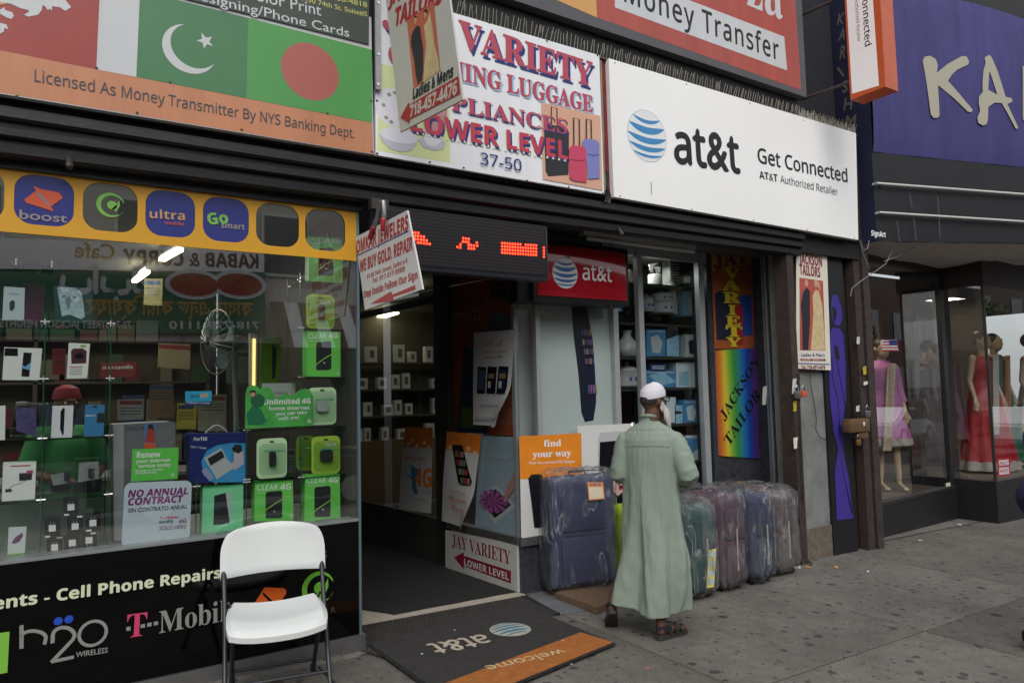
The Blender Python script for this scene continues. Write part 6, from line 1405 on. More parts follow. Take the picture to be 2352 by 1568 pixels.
# extra pavement under the recess
rs = random.Random(8)
CR_ = concrete('entry_slab', (112, 108, 104), 9)
MB().add([(1.70, 4.625, gz(1.7)+0.0), (6.12, 4.625, gz(6.12)), (6.12, 5.06, gz(6.12)), (3.30, 5.06, gz(3.3)), (3.30, 4.99, gz(3.3)), (1.70, 4.99, gz(1.7))], [(0, 1, 2, 3, 4, 5)]).build('recess_slab', CR_, sw)
MB().add([(6.12, 4.625, gz(6.12)), (20, 4.625, gz(20)), (20, 9.2, gz(20)), (6.12, 9.2, gz(6.12))], [(0, 1, 2, 3)]).build('recess_slab', CR_, sw)
# cardboard/wood board
t = thing('wooden_board', ground(1350, 1390), 'low brown wooden board lying under the big blue suitcase', 'board')
b0, b1, b2, b3 = gst((1275, 1376)), gst((1372, 1411)), gst((1424, 1396), 0.0), gst((1400, 1350))
MB().slab(GP, [b0, b1, (b1[0]+0.33, b1[1]+0.12), (b0[0]+0.42, b0[1]+0.12)], 0.004, 0.055).build('plank', mat('plank_brown', (104, 82, 64), 0.75, var=0.25, vscale=8, stretch=(1, 6, 1)), t)
MB().slab(GP, [(b0[0]+0.42, b0[1]+0.115), (b1[0]+0.335, b1[1]+0.12), (b1[0]+0.7, b1[1]+0.25), (b0[0]+0.75, b0[1]+0.25)], 0.004, 0.05).build('plank', mat('plank_brown2', (88, 70, 56), 0.75, var=0.25), t)
# grey plate right of the mat corner
MB().slab(GP, [gst(p) for p in ((1213, 1369), (1288, 1412), (1345, 1402), (1240, 1362))], -0.001, 0.006).build('metal_floor_plate', mat('plate_metal', (120, 124, 128), 0.5, metal=0.3, var=0.2), None, label='flat grey metal plate on the pavement between the grid mat and the wooden board', cat='plate')

# ================================================================== folding chair
ang = radians(-11); CHc = V3((1.03, 4.05, gz(1.0)+0.012)); Rz = Matrix.Rotation(ang, 3, 'Z')@Matrix.Diagonal((1.09, 1.04, 1.0))
t = thing('folding_chair', CHc, 'white plastic folding chair with dark metal legs in front of the phone shop', 'chair')
def cw(x, y, z): return CHc+Rz@V3((x, y, z))
HDPE = mat('white_plastic', (212, 216, 214), 0.42, var=0.03, vscale=4); LEGM = mat('chair_leg_grey', (64, 65, 70), 0.35, metal=0.6, var=0.1)
def seatf(u, v, top):
    x = (u-0.5)*2; y = (v-0.5)*2
    kx = 0.235-0.012*max(0, y); sq = 1-0.06*abs(y)**6; X = x*kx*sq; Y = y*0.205*(1-0.10*abs(x)**5)
    z = 0.452+0.024*abs(x)**2.2-0.012*(1-x*x)*(1-y*y)-0.045*max(0, -y-0.35)**2*2.0+0.015*max(0, y)**2
    e = max(abs(x), abs(y)); z -= 0.022*max(0, (e-0.9)/0.1)**2
    return cw(X, Y-0.02, z if top else z-0.028)
mb = MB(); n = 22; mb.grid(lambda u, v: seatf(u, v, 1), n, n); o_ = len(mb.v); mb.grid(lambda u, v: seatf(u, v, 0), n, n)
ring = [(i, 0) for i in range(n)]+[(n, j) for j in range(n)]+[(n-i, n) for i in range(n)]+[(0, n-j) for j in range(n)]
id_ = lambda i, j: j*(n+1)+i
mb.f += [(id_(*ring[k]), id_(*ring[(k+1) % len(ring)]), id_(*ring[(k+1) % len(ring)])+o_, id_(*ring[k])+o_) for k in range(len(ring))]; mb.smooth += [True]*len(ring)
mb.build('seat', HDPE, t)
def backf(u, v, s_):
    x = (u-0.5)*2; zz = 0.60+0.285*v; ex = 0.265; r_ = max(0, v-0.62)/0.38
    tc = max(0, v-0.42)/0.58; X = x*ex*(1-0.30*(1-sqrt(max(0, 1-tc**2.2)))); zz2 = zz-0.022*v*x*x-0.02*(1-v)*(1-abs(x)**2)*0+0.012*(1-v)*(1-x*x)
    y = 0.235+0.03*(1-x*x)+0.10*(v-0.3)*0.55
    ed = max(abs(x), 2*abs(v-0.5)); th = 0.014*(1-max(0, ed-0.9)*6)
    return cw(X, y+(th if s_ else -th), zz2)
mb = MB(); mb.grid(lambda u, v: backf(u, v, 0), n, 14); o_ = len(mb.v); mb.grid(lambda u, v: backf(u, v, 1), n, 14); m_ = 14
ring = [(i, 0) for i in range(n)]+[(n, j) for j in range(m_)]+[(n-i, m_) for i in range(n)]+[(0, m_-j) for j in range(m_)]
mb.f += [(id_(*ring[k]), id_(*ring[(k+1) % len(ring)]), id_(*ring[(k+1) % len(ring)])+o_, id_(*ring[k])+o_) for k in range(len(ring))]; mb.smooth += [True]*len(ring)
mb.build('backrest', HDPE, t)
for s_ in (-1, 1):
    MB().tube([cw(0.245*s_, 0.262, 0.70), cw(0.247*s_, 0.225, 0.62), cw(0.238*s_, -0.02, 0.36), cw(0.238*s_, -0.27, 0.012)], 0.0125, 10).build('leg', LEGM, t)
    MB().tube([cw(0.205*s_, -0.12, 0.43), cw(0.205*s_, 0.02, 0.30), cw(0.205*s_, 0.27, 0.012)], 0.0125, 10).build('leg', LEGM, t)
    MB().cap(cw(0.247*s_, 0.235, 0.64), cw(0.247*s_, 0.21, 0.60), 0.0165, 0.0165, 10).build('sleeve', BLACKP, t)
    for x, y in ((0.238, -0.27), (0.205, 0.27)): MB().cap(cw(x*s_, y, 0.014), cw(x*s_, y+0.01*(1 if y > 0 else -1), 0.03), 0.016, 0.016, 8).build('rubber_foot', BLACKP, t)
    MB().tube([cw(0.2*s_, 0.13, 0.43), cw(0.225*s_, 0.10, 0.50)], 0.008, 6).build('seat_bracket', LEGM, t)
MB().tube([cw(-0.205, 0.20, 0.095), cw(0.205, 0.20, 0.095)], 0.009, 8).build('stretcher', LEGM, t)
MB().tube([cw(-0.238, -0.17, 0.155), cw(0.238, -0.17, 0.155)], 0.009, 8).build('stretcher', LEGM, t)

# ================================================================== suitcases in plastic bags
WRAP = glassmat('plastic_bag', (250, 250, 250), ior=1.4, rough=0.13, milk=0.06, bump=1.0)
WRAP2 = glassmat('milky_bag', (245, 243, 242), ior=1.42, rough=0.2, milk=0.11, bump=1.0)
def suitcase(label, c, yaw, w, d, h, m, trim, bag, wheel=True, seed=0, front='y'):
    R = Matrix.Rotation(yaw, 3, 'Z'); c = V3(c); t = thing('suitcase', c, label, 'suitcase', 'suitcases wrapped in clear bags')
    g = lambda x, y, z: c+R@V3((x, y, z))
    MB().rbox(-w/2, w/2, -d/2, d/2, 0.045, h, min(w, d)*0.27, R=R, c=c, seg=5).build('body', m, t)
    for s_ in (-1, 1):
        if front == 'y':
            P = [(-w*0.44, s_*d*0.36, 0.07), (-w*0.44, s_*d*0.36, h*0.96), (w*0.44, s_*d*0.36, h*0.96), (w*0.44, s_*d*0.36, 0.07)]
        L = rrect(-w/2+0.004, 0.055, w/2-0.004, h-0.006, min(w, d)*0.26, 5)
        MB().tube([g(x*1.004, s_*d*0.30, z) for x, z in L], 0.006, 6, closed=True).build('piping', trim, t)
    # front pocket, zip and handles
    MB().rbox(-w*0.36, w*0.36, -d/2-0.018, -d/2+0.02, h*0.10, h*0.50, 0.015, R=R, c=c).build('pocket', m, t)
    MB().rbox(-w*0.36, w*0.36, -d/2-0.014, -d/2+0.02, h*0.54, h*0.86, 0.015, R=R, c=c).build('pocket', m, t)
    MB().tube([g(-w*0.33, -d/2-0.02, h*0.515), g(w*0.33, -d/2-0.02, h*0.515)], 0.004, 5).build('zip', trim, t)
    MB().tube([g(-0.08, 0, h-0.004), g(-0.075, 0, h+0.035), g(0.075, 0, h+0.035), g(0.08, 0, h-0.004)], 0.011, 8).build('handle', trim, t)
    MB().tube([g(w/2, -0.0, h*0.62), g(w/2+0.03, 0, h*0.6), g(w/2+0.03, 0, h*0.42), g(w/2, 0, h*0.40)], 0.009, 6).build('handle', trim, t)
    if h < 0.9: MB().box(-0.009, 0.009, -d/2-0.028, -d/2-0.022, h*0.22, h*0.66, R=R, c=c).build('pull_strap', mat('pale_strap', (170, 164, 150), 0.6), t)
    if wheel:
        for x in (-w*0.36, w*0.36):
            for y in (-d*0.36, d*0.36): MB().lathe([(0.001, -0.012), (0.024, -0.012), (0.026, 0), (0.024, 0.012), (0.001, 0.012)], g(x, y, 0.027), 12, R=R@Matrix.Rotation(pi/2, 3, 'Y')).build('wheel', INK, t)
    if bag:
        bm = bmesh.new(); bmesh.ops.create_cube(bm, size=1); bmesh.ops.subdivide_edges(bm, edges=list(bm.edges), cuts=13, use_grid_fill=True)
        rr = random.Random(seed)
        hx, hy, hz = w/2+0.006, d/2+0.026, (h+0.02)/2; rd = min(w, d)*0.3
        for v in bm.verts:
            x, y, z = v.co*2; p = V3((x*hx, y*hy, z*hz)); q = V3((max(-(hx-rd), min(hx-rd, p.x)), max(-(hy-rd), min(hy-rd, p.y)), max(-(hz-rd), min(hz-rd, p.z))))
            e = p-q; nn = e.normalized() if e.length > 1e-6 else V3((0, 0, 1)); p = q+nn*rd
            k1 = noise.noise(V3((x*2.2+seed*5, y*2.2+z*1.5, z*2.6))); k2 = noise.noise(V3((x*6+z*3, y*6+seed, z*3)))
            p += nn*(0.006+0.013*(1-abs(k1)*3)+0.007*k2)+V3((0.0, 0, 0.02*max(0, z-0.7)*k2*3)); p.x *= 1+0.05*(0.5-z*0.5)*0.6
            v.co = p+V3((0, 0, hz+0.03))
        MB().bm(bm, R, c, True).build('plastic_bag', bag, t, sharp=False)
    return t
def sc_mat(n, c): return mat(n, c, 0.75, var=0.12, vscale=7, bump=0.25, bscale=220)
NB = sc_mat('navy_nylon', (46, 54, 84))
cg = ground(1348, 1362); yaw = radians(-11)
big = suitcase('large navy blue suitcase in a clear bag with a SALE tag by the corner window', (3.745, 4.85, gz(3.8)+0.008), yaw, 0.61, 0.25, 0.96, NB, mat('navy_trim', (30, 36, 62), 0.5), WRAP, seed=1)
Rb = Matrix.Rotation(yaw, 3, 'Z'); cb = ORG[big.name]
pf = Plane(cb+Rb@V3((0.04, -0.168, 0.03)), Rb@V3((1, 0, 0)))
A = Art(pf, big, 0.001); A.poly([(-0.02, 0.74), (0.13, 0.74), (0.12, 0.88), (-0.03, 0.89)], mat('sale_orange', (226, 150, 96), 0.5), 'price_tag', local=True); A.poly([(-0.01, 0.75), (0.12, 0.75), (0.112, 0.84), (-0.018, 0.85)], mat('sale_cream', (228, 216, 190), 0.5), 'price_tag', local=True)
A.text('SALE', (-0.005, 0.857), (0.095, 0.855), 0.018, NAVY, 'sb', local=True)
CH = mat('chain_black', (40, 40, 42), 0.4, metal=0.6)
t = thing('black_chain', cb+V3((0.05, 0, 1.0)), 'black chain looped over the top of the big navy suitcase', 'chain')
pts = [PY(4.83).hit(p) for p in ((1313, 1078), (1322, 1074), (1332, 1075), (1340, 1079), (1352, 1080), (1362, 1079), (1372, 1080), (1382, 1082), (1392, 1086), (1402, 1093), (1412, 1103), (1424, 1114), (1432, 1124))]
def chain(pts, t, m, L=0.028, r=0.004):
    P = [V3(p) for p in pts]; acc = []; 
    for a, b in zip(P, P[1:]):
        n_ = max(1, int((b-a).length/L)); acc += [a+(b-a)*k/n_ for k in range(n_)]
    for i, (a, b) in enumerate(zip(acc, acc[1:])):
        d = (b-a).normalized(); s_ = d.cross(V3((0.3, 1, 0.2))).normalized(); s_ = s_ if i % 2 == 0 else d.cross(s_)
        MB().tube([a-d*r*1.2, (a+b)/2+s_*r*1.8, b+d*r*1.2, (a+b)/2-s_*r*1.8], r, 5, closed=True).build('link', m, t)
chain(pts, t, CH)
suitcase('neon lime green suitcase mostly hidden behind the man in the robe', (4.23, 4.72, gz(4.2)), radians(-8), 0.30, 0.30, 0.70, sc_mat('lime_nylon', (158, 186, 44)), mat('lime_trim', (110, 130, 30), 0.5), None, seed=2)
TE = suitcase('dark teal suitcase with a yellow picture strip on its torn bag, nearest the man', (4.42, 4.33, gz(4.4)), radians(4), 0.34, 0.5, 0.74, sc_mat('teal_nylon', (30, 74, 74)), mat('teal_trim', (20, 50, 52), 0.5), WRAP2, seed=3)
pf = PY(4.045); A = Art(pf, TE, 0.001)
A.poly([(1622, 1350), (1640, 1347), (1645, 1258), (1628, 1263)], mat('strip_yellow', (216, 206, 110), 0.5), 'picture_strip')
for k in range(4): A.poly([(1626+k*1.0, 1343-k*21), (1638+k*1.1, 1341-k*21), (1640+k*1.1, 1327-k*21), (1628+k*1.0, 1329-k*21)], mat('strip_pic', (176, 196, 206), 0.5), 'picture_strip')
suitcase('plum maroon suitcase in a clear bag, second from the man', (4.83, 4.38, gz(4.8)), radians(3), 0.33, 0.52, 0.79, sc_mat('plum_nylon', (80, 62, 74)), mat('plum_trim', (120, 40, 80), 0.5), WRAP, seed=4)
suitcase('slate blue suitcase in a knotted clear bag, third from the man', (5.23, 4.38, gz(5.2)), radians(2), 0.31, 0.52, 0.78, sc_mat('slate_nylon', (50, 58, 84)), mat('slate_trim', (30, 40, 80), 0.5), WRAP, seed=5)
suitcase('mauve grey suitcase in a milky bag, farthest right of the row', (5.66, 4.46, gz(5.6)), radians(-3), 0.37, 0.52, 0.75, sc_mat('mauve_nylon', (84, 74, 78)), mat('mauve_trim', (110, 30, 50), 0.5), WRAP2, seed=6)
# ================================================================== people
def skinmat(n, c): return mat(n, c, 0.55, var=0.08, vscale=14)
def figure(T, skin, arms, legs, head, hand_r=None, torso=True, voxel=0.0065, name_parent=None, s=1.0):
    """limbs, trunk, hands and head fused to one skin. T: local->world. arms/legs: joint lists"""
    mb = MB(); W = lambda p: T(V3(p))
    if torso:
        mb.cap(W((-0.06, 0, 0.95)), W((0.06, 0, 0.95)), 0.085, 0.085); mb.cap(W((0, 0, 0.98)), W((0, 0.01, 1.22)), 0.095, 0.10)
        mb.cap(W((-0.12, 0, 1.33)), W((0.12, 0, 1.33)), 0.055, 0.055); mb.cap(W((-0.07, 0.01, 1.24)), W((0.07, 0.01, 1.24)), 0.085, 0.085)
    mb.cap(W((0, -0.01, 1.36)), W((head[0][0]*0.8, 0.0, head[0][2]-0.075)), 0.058, 0.055)
    for sh, el, wr, hd in arms:
        mb.cap(W(sh), W(el), 0.05, 0.04); mb.cap(W(el), W(wr), 0.04, 0.028)
        w_ = V3(wr); d = (V3(hd)-w_).normalized(); side = d.cross(V3((0, 0, 1))); side = side.normalized() if side.length > .1 else V3((1, 0, 0)); nrm = side.cross(d)
        mb.cap(W(w_+d*0.02-side*0.015), W(w_+d*0.08-side*0.02), 0.022, 0.019); mb.cap(W(w_+d*0.02+side*0.015), W(w_+d*0.08+side*0.02), 0.022, 0.019)
        for k, L_ in ((-1.5, 0.062), (-0.5, 0.074), (0.5, 0.07), (1.5, 0.055)):
            b_ = w_+d*0.09+side*0.0175*k; m1 = b_+d*L_*0.5-nrm*0.008; e_ = m1+d*L_*0.42-nrm*0.022
            mb.cap(W(b_), W(m1), 0.0088, 0.0082, 8); mb.cap(W(m1), W(e_), 0.0082, 0.0072, 8)
        th = w_+d*0.035-side*0.03; mb.cap(W(th), W(th+d*0.03-side*0.022), 0.012, 0.010, 8); mb.cap(W(th+d*0.03-side*0.022), W(th+d*0.06-side*0.02-nrm*0.008), 0.010, 0.0085, 8)
    for hp_, kn, an, heel, toe in legs:
        mb.cap(W(hp_), W(kn), 0.085, 0.055); mb.cap(W(kn), W(an), 0.056, 0.036)
        mb.cap(W(an), W(heel), 0.036, 0.032); mb.cap(W(heel), W(toe), 0.032, 0.026); hv = (V3(toe)-V3(heel)).normalized(); sv = hv.cross(V3((0, 0, 1))).normalized()
        for k in range(-2, 3): q = V3(toe)+sv*0.016*k; mb.cap(W(q-hv*0.02), W(q+hv*(0.03-0.004*abs(k))), 0.011, 0.010, 8)
    hc, hr = head; hc = V3(hc); R = Matrix.Rotation(hr, 3, 'Z'); H = lambda p: W(V3(hc)+R@(V3(p)*s))
    def ell(c, r): 
        b_ = MB().ball((0, 0, 0), r, nu=20, nv=14); mb.add([H(V3(c)+V3(v)) for v in b_.v], b_.f, True)
    ell((0, -0.008, 0.012), (0.074, 0.094, 0.104)); ell((0, 0.036, -0.06), (0.055, 0.056, 0.056)); ell((0, 0.066, -0.035), (0.045, 0.028, 0.05))
    mb.cap(H((0, 0.084, 0.012)), H((0, 0.106, -0.022)), 0.010, 0.0145, 8); ell((0, 0.082, 0.03), (0.045, 0.02, 0.012)); ell((0, 0.088, -0.056), (0.024, 0.012, 0.008))
    for s_ in (-1, 1): ell((0.078*s_, -0.006, -0.008), (0.010, 0.02, 0.032)); ell((0.082*s_, -0.014, -0.006), (0.005, 0.012, 0.022))
    return remesh(mb, voxel, 4), H
def face_parts(H, parent, open_=True):
    EW = mat('eye_white', (220, 214, 206), 0.3); EI = mat('iris_dark', (40, 28, 22), 0.2)
    for s_ in (-1, 1):
        b_ = MB().ball((0, 0, 0), 0.0125, nu=12, nv=8); MB().add([H(V3((0.031*s_, 0.077, 0.012))+V3(v)) for v in b_.v], b_.f, True).build('eye', EW, parent)
        b_ = MB().ball((0, 0, 0), 0.006, nu=10, nv=6); MB().add([H(V3((0.031*s_, 0.0868, 0.012))+V3(v)) for v in b_.v], b_.f, True).build('iris', EI, parent)
# --- the man in the sage robe
az = radians(57); MC = V3((3.535, 3.72, gz(3.5))); Rm = Matrix.Rotation(-az, 3, 'Z')
TM = lambda p: MC+Rm@V3(p)
man = thing('person', MC, 'man seen from behind in a long sage green robe, white skullcap, glasses and white beard, walking in sandals', 'person')
man['label'] = 'man from behind in long sage green robe, white skullcap and white beard, walking in sandals'
inv = lambda w: Rm.inverted()@(V3(w)-MC)
rh = inv((3.455, 3.60, gz(3.4)+0.055)); rt = inv((3.66, 3.615, gz(3.6)+0.045)); ltoe = inv((3.365, 4.01, gz(3.4)+0.045)); lh = inv((3.295, 3.91, gz(3.4)+0.155))
SKD = skinmat('dark_brown_skin', (96, 64, 50))
ra = V3((rh.x, rh.y+0.02, 0.12)); la = lh+V3((0.0, 0.06, 0.075))
arms = [((0.16, 0, 1.33), (0.262, -0.03, 1.09), (0.17, 0.19, 1.03), (0.05, 0.29, 1.06)), ((-0.16, 0, 1.33), (-0.222, -0.03, 1.09), (-0.11, 0.19, 1.045), (0.0, 0.29, 1.02))]
legs = [((0.09, 0, 0.9), (0.07, 0.06, 0.5), ra, rh, rt), ((-0.09, 0, 0.9), (-0.08, 0.10, 0.50), la, lh, ltoe)]
HR_ = radians(-40)
body, H0 = figure(TM, SKD, arms, legs, ((0.03, 0.015, 1.60), HR_), s=0.96)
H = lambda p: H0(V3(p))
body.build('body', SKD, man, sharp=False); face_parts(H, man)
ROBE = mat('sage_cotton', (136, 150, 137), 0.8, var=0.05, vscale=3, bump=0.28, bscale=14, stretch=(1, 1, 0.35))
RIDGE = lambda x, y, z: (1-min(1, abs(noise.noise(V3((x, y, z))))*3.2))
prof = [(0.10, 0.250, 0.200), (0.25, 0.248, 0.194), (0.45, 0.236, 0.180), (0.7, 0.212, 0.156), (0.95, 0.198, 0.140), (1.10, 0.198, 0.136), (1.25, 0.212, 0.134), (1.33, 0.212, 0.124), (1.38, 0.185, 0.104), (1.415, 0.135, 0.084), (1.445, 0.080, 0.068), (1.465, 0.064, 0.062), (1.50, 0.060, 0.060)]
def pz(z):
    for a, b in zip(prof, prof[1:]):
        if z <= b[0]: k = (z-a[0])/(b[0]-a[0]); k = max(0, k); return a[1]+(b[1]-a[1])*k, a[2]+(b[2]-a[2])*k
    return prof[-1][1:]
mb = MB(); NU, NV = 96, 110
def robe(u, v):
    th = 2*pi*u; hem = 0.175+0.045*max(0, -cos(th))+0.02*sin(th)+0.004*sin(3*th+1); z = hem+(1.50-hem)*v
    rx, ry = pz(z); A_ = 0.050*max(0, min(1, (1.12-z)/0.85))**1.15
    f = A_*(0.62*sin(5*th+3.2*z+0.7)+0.35*sin(8*th-2.5*z+2+1.5*sin(2*th))+0.7*noise.noise(V3((cos(th)*2.2, sin(th)*2.2, z*1.1+3)))*1.6)
    f += 0.006*noise.noise(V3((cos(th)*3, sin(th)*3, z*4)))*(0.4+max(0, 1.2-z)) + 0.003*noise.noise(V3((cos(th)*9+z*6, sin(th)*9, z*12)))*(0.5+max(0, 1-z))
    cx = -0.045*max(0, (0.55-z)/0.45)**1.2; cy = -0.01*max(0, (0.6-z))
    return V3((cx+(rx+f)*cos(th), cy+(ry+f)*sin(th), z))
vs = [robe(i/NU, j/NV) for j in range(NV+1) for i in range(NU)]
mb.add(vs, [(j*NU+i, j*NU+(i+1) % NU, (j+1)*NU+(i+1) % NU, (j+1)*NU+i) for j in range(NV) for i in range(NU)]+[tuple(range(NU-1, -1, -1)), tuple(range(NV*NU, (NV+1)*NU))])
for s_, sh, el, wr in ((1, (0.172, 0.0, 1.335), (0.262, -0.03, 1.09), (0.19, 0.17, 1.03)), (-1, (-0.172, 0.0, 1.335), (-0.222, -0.03, 1.09), (-0.12, 0.17, 1.045))):
    sh, el, wr = V3(sh), V3(el), V3(wr); pts = [V3((sh.x*0.3, 0, 1.36)), V3((sh.x*0.65, 0, 1.35))]; rs_ = [0.02, 0.06]
    for k in range(13): pts.append(sh.lerp(el, k/12)-V3((0, 0, 0.018*(1-k/12)))); rs_.append(0.078+0.004*sin(pi*k/12)-0.003*k/12)
    for k in range(1, 13): pts.append(el.lerp(wr, k/12)); rs_.append(0.076-0.014*k/12)
    mb.tube(pts, rs_, 18)
def wr_fn(p, nrm):
    ar = max(0, (abs((p.x))-0.19)/0.08); k = 0.005*noise.noise(V3((p.x*16, p.y*16, p.z*26)))*min(1, ar) if p.z > 0.98 else 0
    th = atan2(p.y, p.x)
    if p.z < 1.40: k += (0.002+0.010*max(0, min(1, (1.2-p.z)/0.8)))*RIDGE(cos(th)*1.5+p.z*1.4, sin(th)*1.5+5, p.z*0.9)+0.003*RIDGE(cos(th)*3-p.z*2, sin(th)*3, p.z*3+2)-0.006
    if p.z < 1.42: k += 0.0025*noise.noise(V3((p.x*7+p.z*4, p.y*7, p.z*9)))+0.0012*noise.noise(V3((p.x*22, p.y*22, p.z*10+p.x*18)))
    return TM(p+nrm*k)
rb = remesh(mb, 0.0075, 1, wr_fn)
ro = rb.build('robe', ROBE, man, sharp=False)
# seams, collar
MB().tube([TM(V3((0.061*cos(a), 0.004+0.063*sin(a), 1.487+0.010*sin(a)*-1))) for a in [2*pi*k/24 for k in range(24)]], 0.013, 8, closed=True).build('collar', ROBE, man)
sm = MB()
def onrobe(th, z, o=0.004): 
    rx, ry = pz(z); return TM(V3(((rx+o)*cos(th), (ry+o)*sin(th), z)))
MB().tube([onrobe(-pi/2+a, 1.29+0.004*cos(a*3), 0.001) for a in [(-0.8+1.6*k/20) for k in range(21)]], 0.0018, 4).build('yoke_seam', ROBE, man)
# hair, cap, beard, glasses
HAIR = mat('greying_hair', (52, 46, 44), 0.8, var=0.4, vscale=90)
b_ = MB().ball((0, 0, 0), (0.0775, 0.094, 0.072), nu=26, nv=16); MB().add([H(V3((0, -0.017, 0.01))+V3(v)) for v in b_.v if True], b_.f, True).build('hair', HAIR, man)
CAPM = mat('crochet_white', (226, 224, 232), 0.85, bump=0.6, bscale=170)
pr_ = [(0.087, 0.028), (0.0885, 0.032), (0.088, 0.058), (0.085, 0.075), (0.075, 0.10), (0.058, 0.120), (0.035, 0.133), (0.012, 0.138), (0.001, 0.1385)]
cp = MB(); n_ = 40
vs = [H(V3((r*0.97*cos(2*pi*j/n_), -0.006+r*1.14*sin(2*pi*j/n_), z-0.016*sin(2*pi*j/n_)*-1*(1 if z < 0.07 else 0.5)-0.006))) for r, z in pr_ for j in range(n_)]
cp.add(vs, [(i*n_+j, i*n_+(j+1) % n_, (i+1)*n_+(j+1) % n_, (i+1)*n_+j) for i in range(len(pr_)-1) for j in range(n_)], True); cap_ = cp.build('skullcap', CAPM, man)
hl = MB()
for k in range(5):
    for j in range(34):
        a = 2*pi*(j+0.5*(k % 2))/34; r, z = [(0.0855, 0.073), (0.080, 0.089), (0.0735, 0.1015), (0.066, 0.1125), (0.055, 0.122)][k]
        q = V3((r*0.985*cos(a), -0.006+r*1.155*sin(a), z-0.006+0.008*sin(a))); b_ = MB().ball((0, 0, 0), 0.0023, nu=5, nv=3); hl.add([H(q+V3(v)) for v in b_.v], b_.f)
hl.build('eyelets', mat('crochet_shade', (150, 148, 156), 0.9), cap_, kind='stuff')
BRD = mat('white_beard', (206, 200, 194), 0.9, var=0.2, vscale=60, bump=0.8, bscale=120)
rr = random.Random(2); bd = MB()
for k in range(900):
    a = rr.uniform(-1.45, 1.45); rx_ = 0.062; s0 = V3((rx_*sin(a), 0.032+0.055*cos(a), -0.045-0.03*cos(a)+rr.uniform(-0.02, 0.025))); L_ = rr.uniform(0.06, 0.125)*(0.6+0.6*cos(a)) 
    e0 = s0+V3((0.012*sin(a)+rr.uniform(-.01, .01), 0.03*cos(a)+rr.uniform(-.006, .012), -L_)); m0 = (s0+e0)/2+V3((0.006*sin(a), 0.014*cos(a), 0))
    bd.tube([H(s0), H(m0), H(e0)], [0.0055, 0.005, 0.0015], 4, cap=False)
for k in range(160):
    s_ = rr.choice((-1, 1)); s0 = V3((0.072*s_, 0.015+rr.uniform(-0.012, 0.02), rr.uniform(-0.055, -0.005))); bd.tube([H(s0), H(s0+V3((0.006*s_, 0.008, -0.03)))], [0.0026, 0.0006], 4, cap=False)
bd.build('beard', BRD, man, kind='stuff')
GLM = mat('spectacle_black', (16, 14, 14), 0.25); gl_ = MB()
for s_ in (-1, 1):
    gl_.tube([H((0.033*s_+0.026*cos(a), 0.103, 0.010+0.019*sin(a))) for a in [2*pi*k/18 for k in range(18)]], 0.0028, 6, closed=True)
    gl_.tube([H((0.060*s_, 0.101, 0.016)), H((0.079*s_, 0.06, 0.014)), H((0.083*s_, -0.01, 0.012)), H((0.081*s_, -0.03, -0.008))], 0.0032, 6)
gl_.tube([H((-0.008, 0.104, 0.014)), H((0.008, 0.104, 0.014))], 0.0025, 6); gl_.build('glasses', GLM, man)
# sandals
SND = mat('sandal_leather', (38, 34, 34), 0.5, var=0.2, bump=0.2); SOL = mat('sandal_sole', (52, 48, 46), 0.8)
for hl_, te in ((rh, rt), (lh, ltoe)):
    d = (te-hl_).normalized(); sd = d.cross(V3((0, 0, 1))).normalized(); up = sd.cross(d); c0 = hl_-up*0.04-d*0.035; L_ = (te-hl_).length+0.095
    def so(u, w, z): return TM(c0+d*(L_*u)+sd*w+up*z)
    out_ = [(0.0, 0.018), (0.05, 0.031), (0.25, 0.034), (0.45, 0.034), (0.68, 0.046), (0.85, 0.043), (0.96, 0.026), (1.0, 0.008)]
    P = [(u, w) for u, w in out_]+[(u, -w) for u, w in reversed(out_)]; N_ = len(P)
    MB().add([so(u, w, 0.014) for u, w in P]+[so(u, w, -0.014) for u, w in P], [tuple(range(N_)), tuple(range(2*N_-1, N_-1, -1))]+[(i, (i+1) % N_, (i+1) % N_+N_, i+N_) for i in range(N_)]).build('sandal_sole', SOL, man)
    for u, hh_, w in ((0.70, 0.055, 0.044), (0.52, 0.072, 0.040), (0.30, 0.085, 0.037)):
        MB().grid(lambda a, b: so(u+0.12*(b-0.5)+0.03*sin(pi*a), w*1.08*cos(pi*a), 0.01+hh_*sin(pi*a)*(1 if a else 1)), 12, 3).build('sandal_strap', SND, man)
    MB().grid(lambda a, b: so(0.30-0.30*sin(pi*a), 0.040*cos(pi*a), 0.04+0.035*b), 12, 3).build('heel_strap', SND, man)
# --- shop worker behind the window goods
wq = PY(6.2).hit((150, 1000)); Rw = Matrix.Rotation(radians(20), 3, 'Z'); WC = V3((wq.x, 6.2, 0.05)); TW = lambda p: WC+Rw@V3(p)
wk = thing('person', WC, 'dim figure in a green T-shirt and red cap standing inside the phone shop', 'person')
bw, Hw = figure(TW, SKD, [((0.17, 0, 1.36), (0.25, -0.02, 1.1), (0.12, -0.22, 1.05), (0.02, -0.3, 1.03)), ((-0.17, 0, 1.36), (-0.25, -0.02, 1.1), (-0.12, -0.22, 1.05), (-0.02, -0.3, 1.03))], [((0.09, 0, 0.9), (0.09, 0, 0.5), (0.09, 0, 0.1), (0.09, 0.03, 0.05), (0.09, -0.12, 0.03)), ((-0.09, 0, 0.9), (-0.09, 0, 0.5), (-0.09, 0, 0.1), (-0.09, 0.03, 0.05), (-0.09, -0.12, 0.03))], ((0, -0.01, 1.575), pi), voxel=0.012)
bw.build('body', SKD, wk, sharp=False); face_parts(Hw, wk)
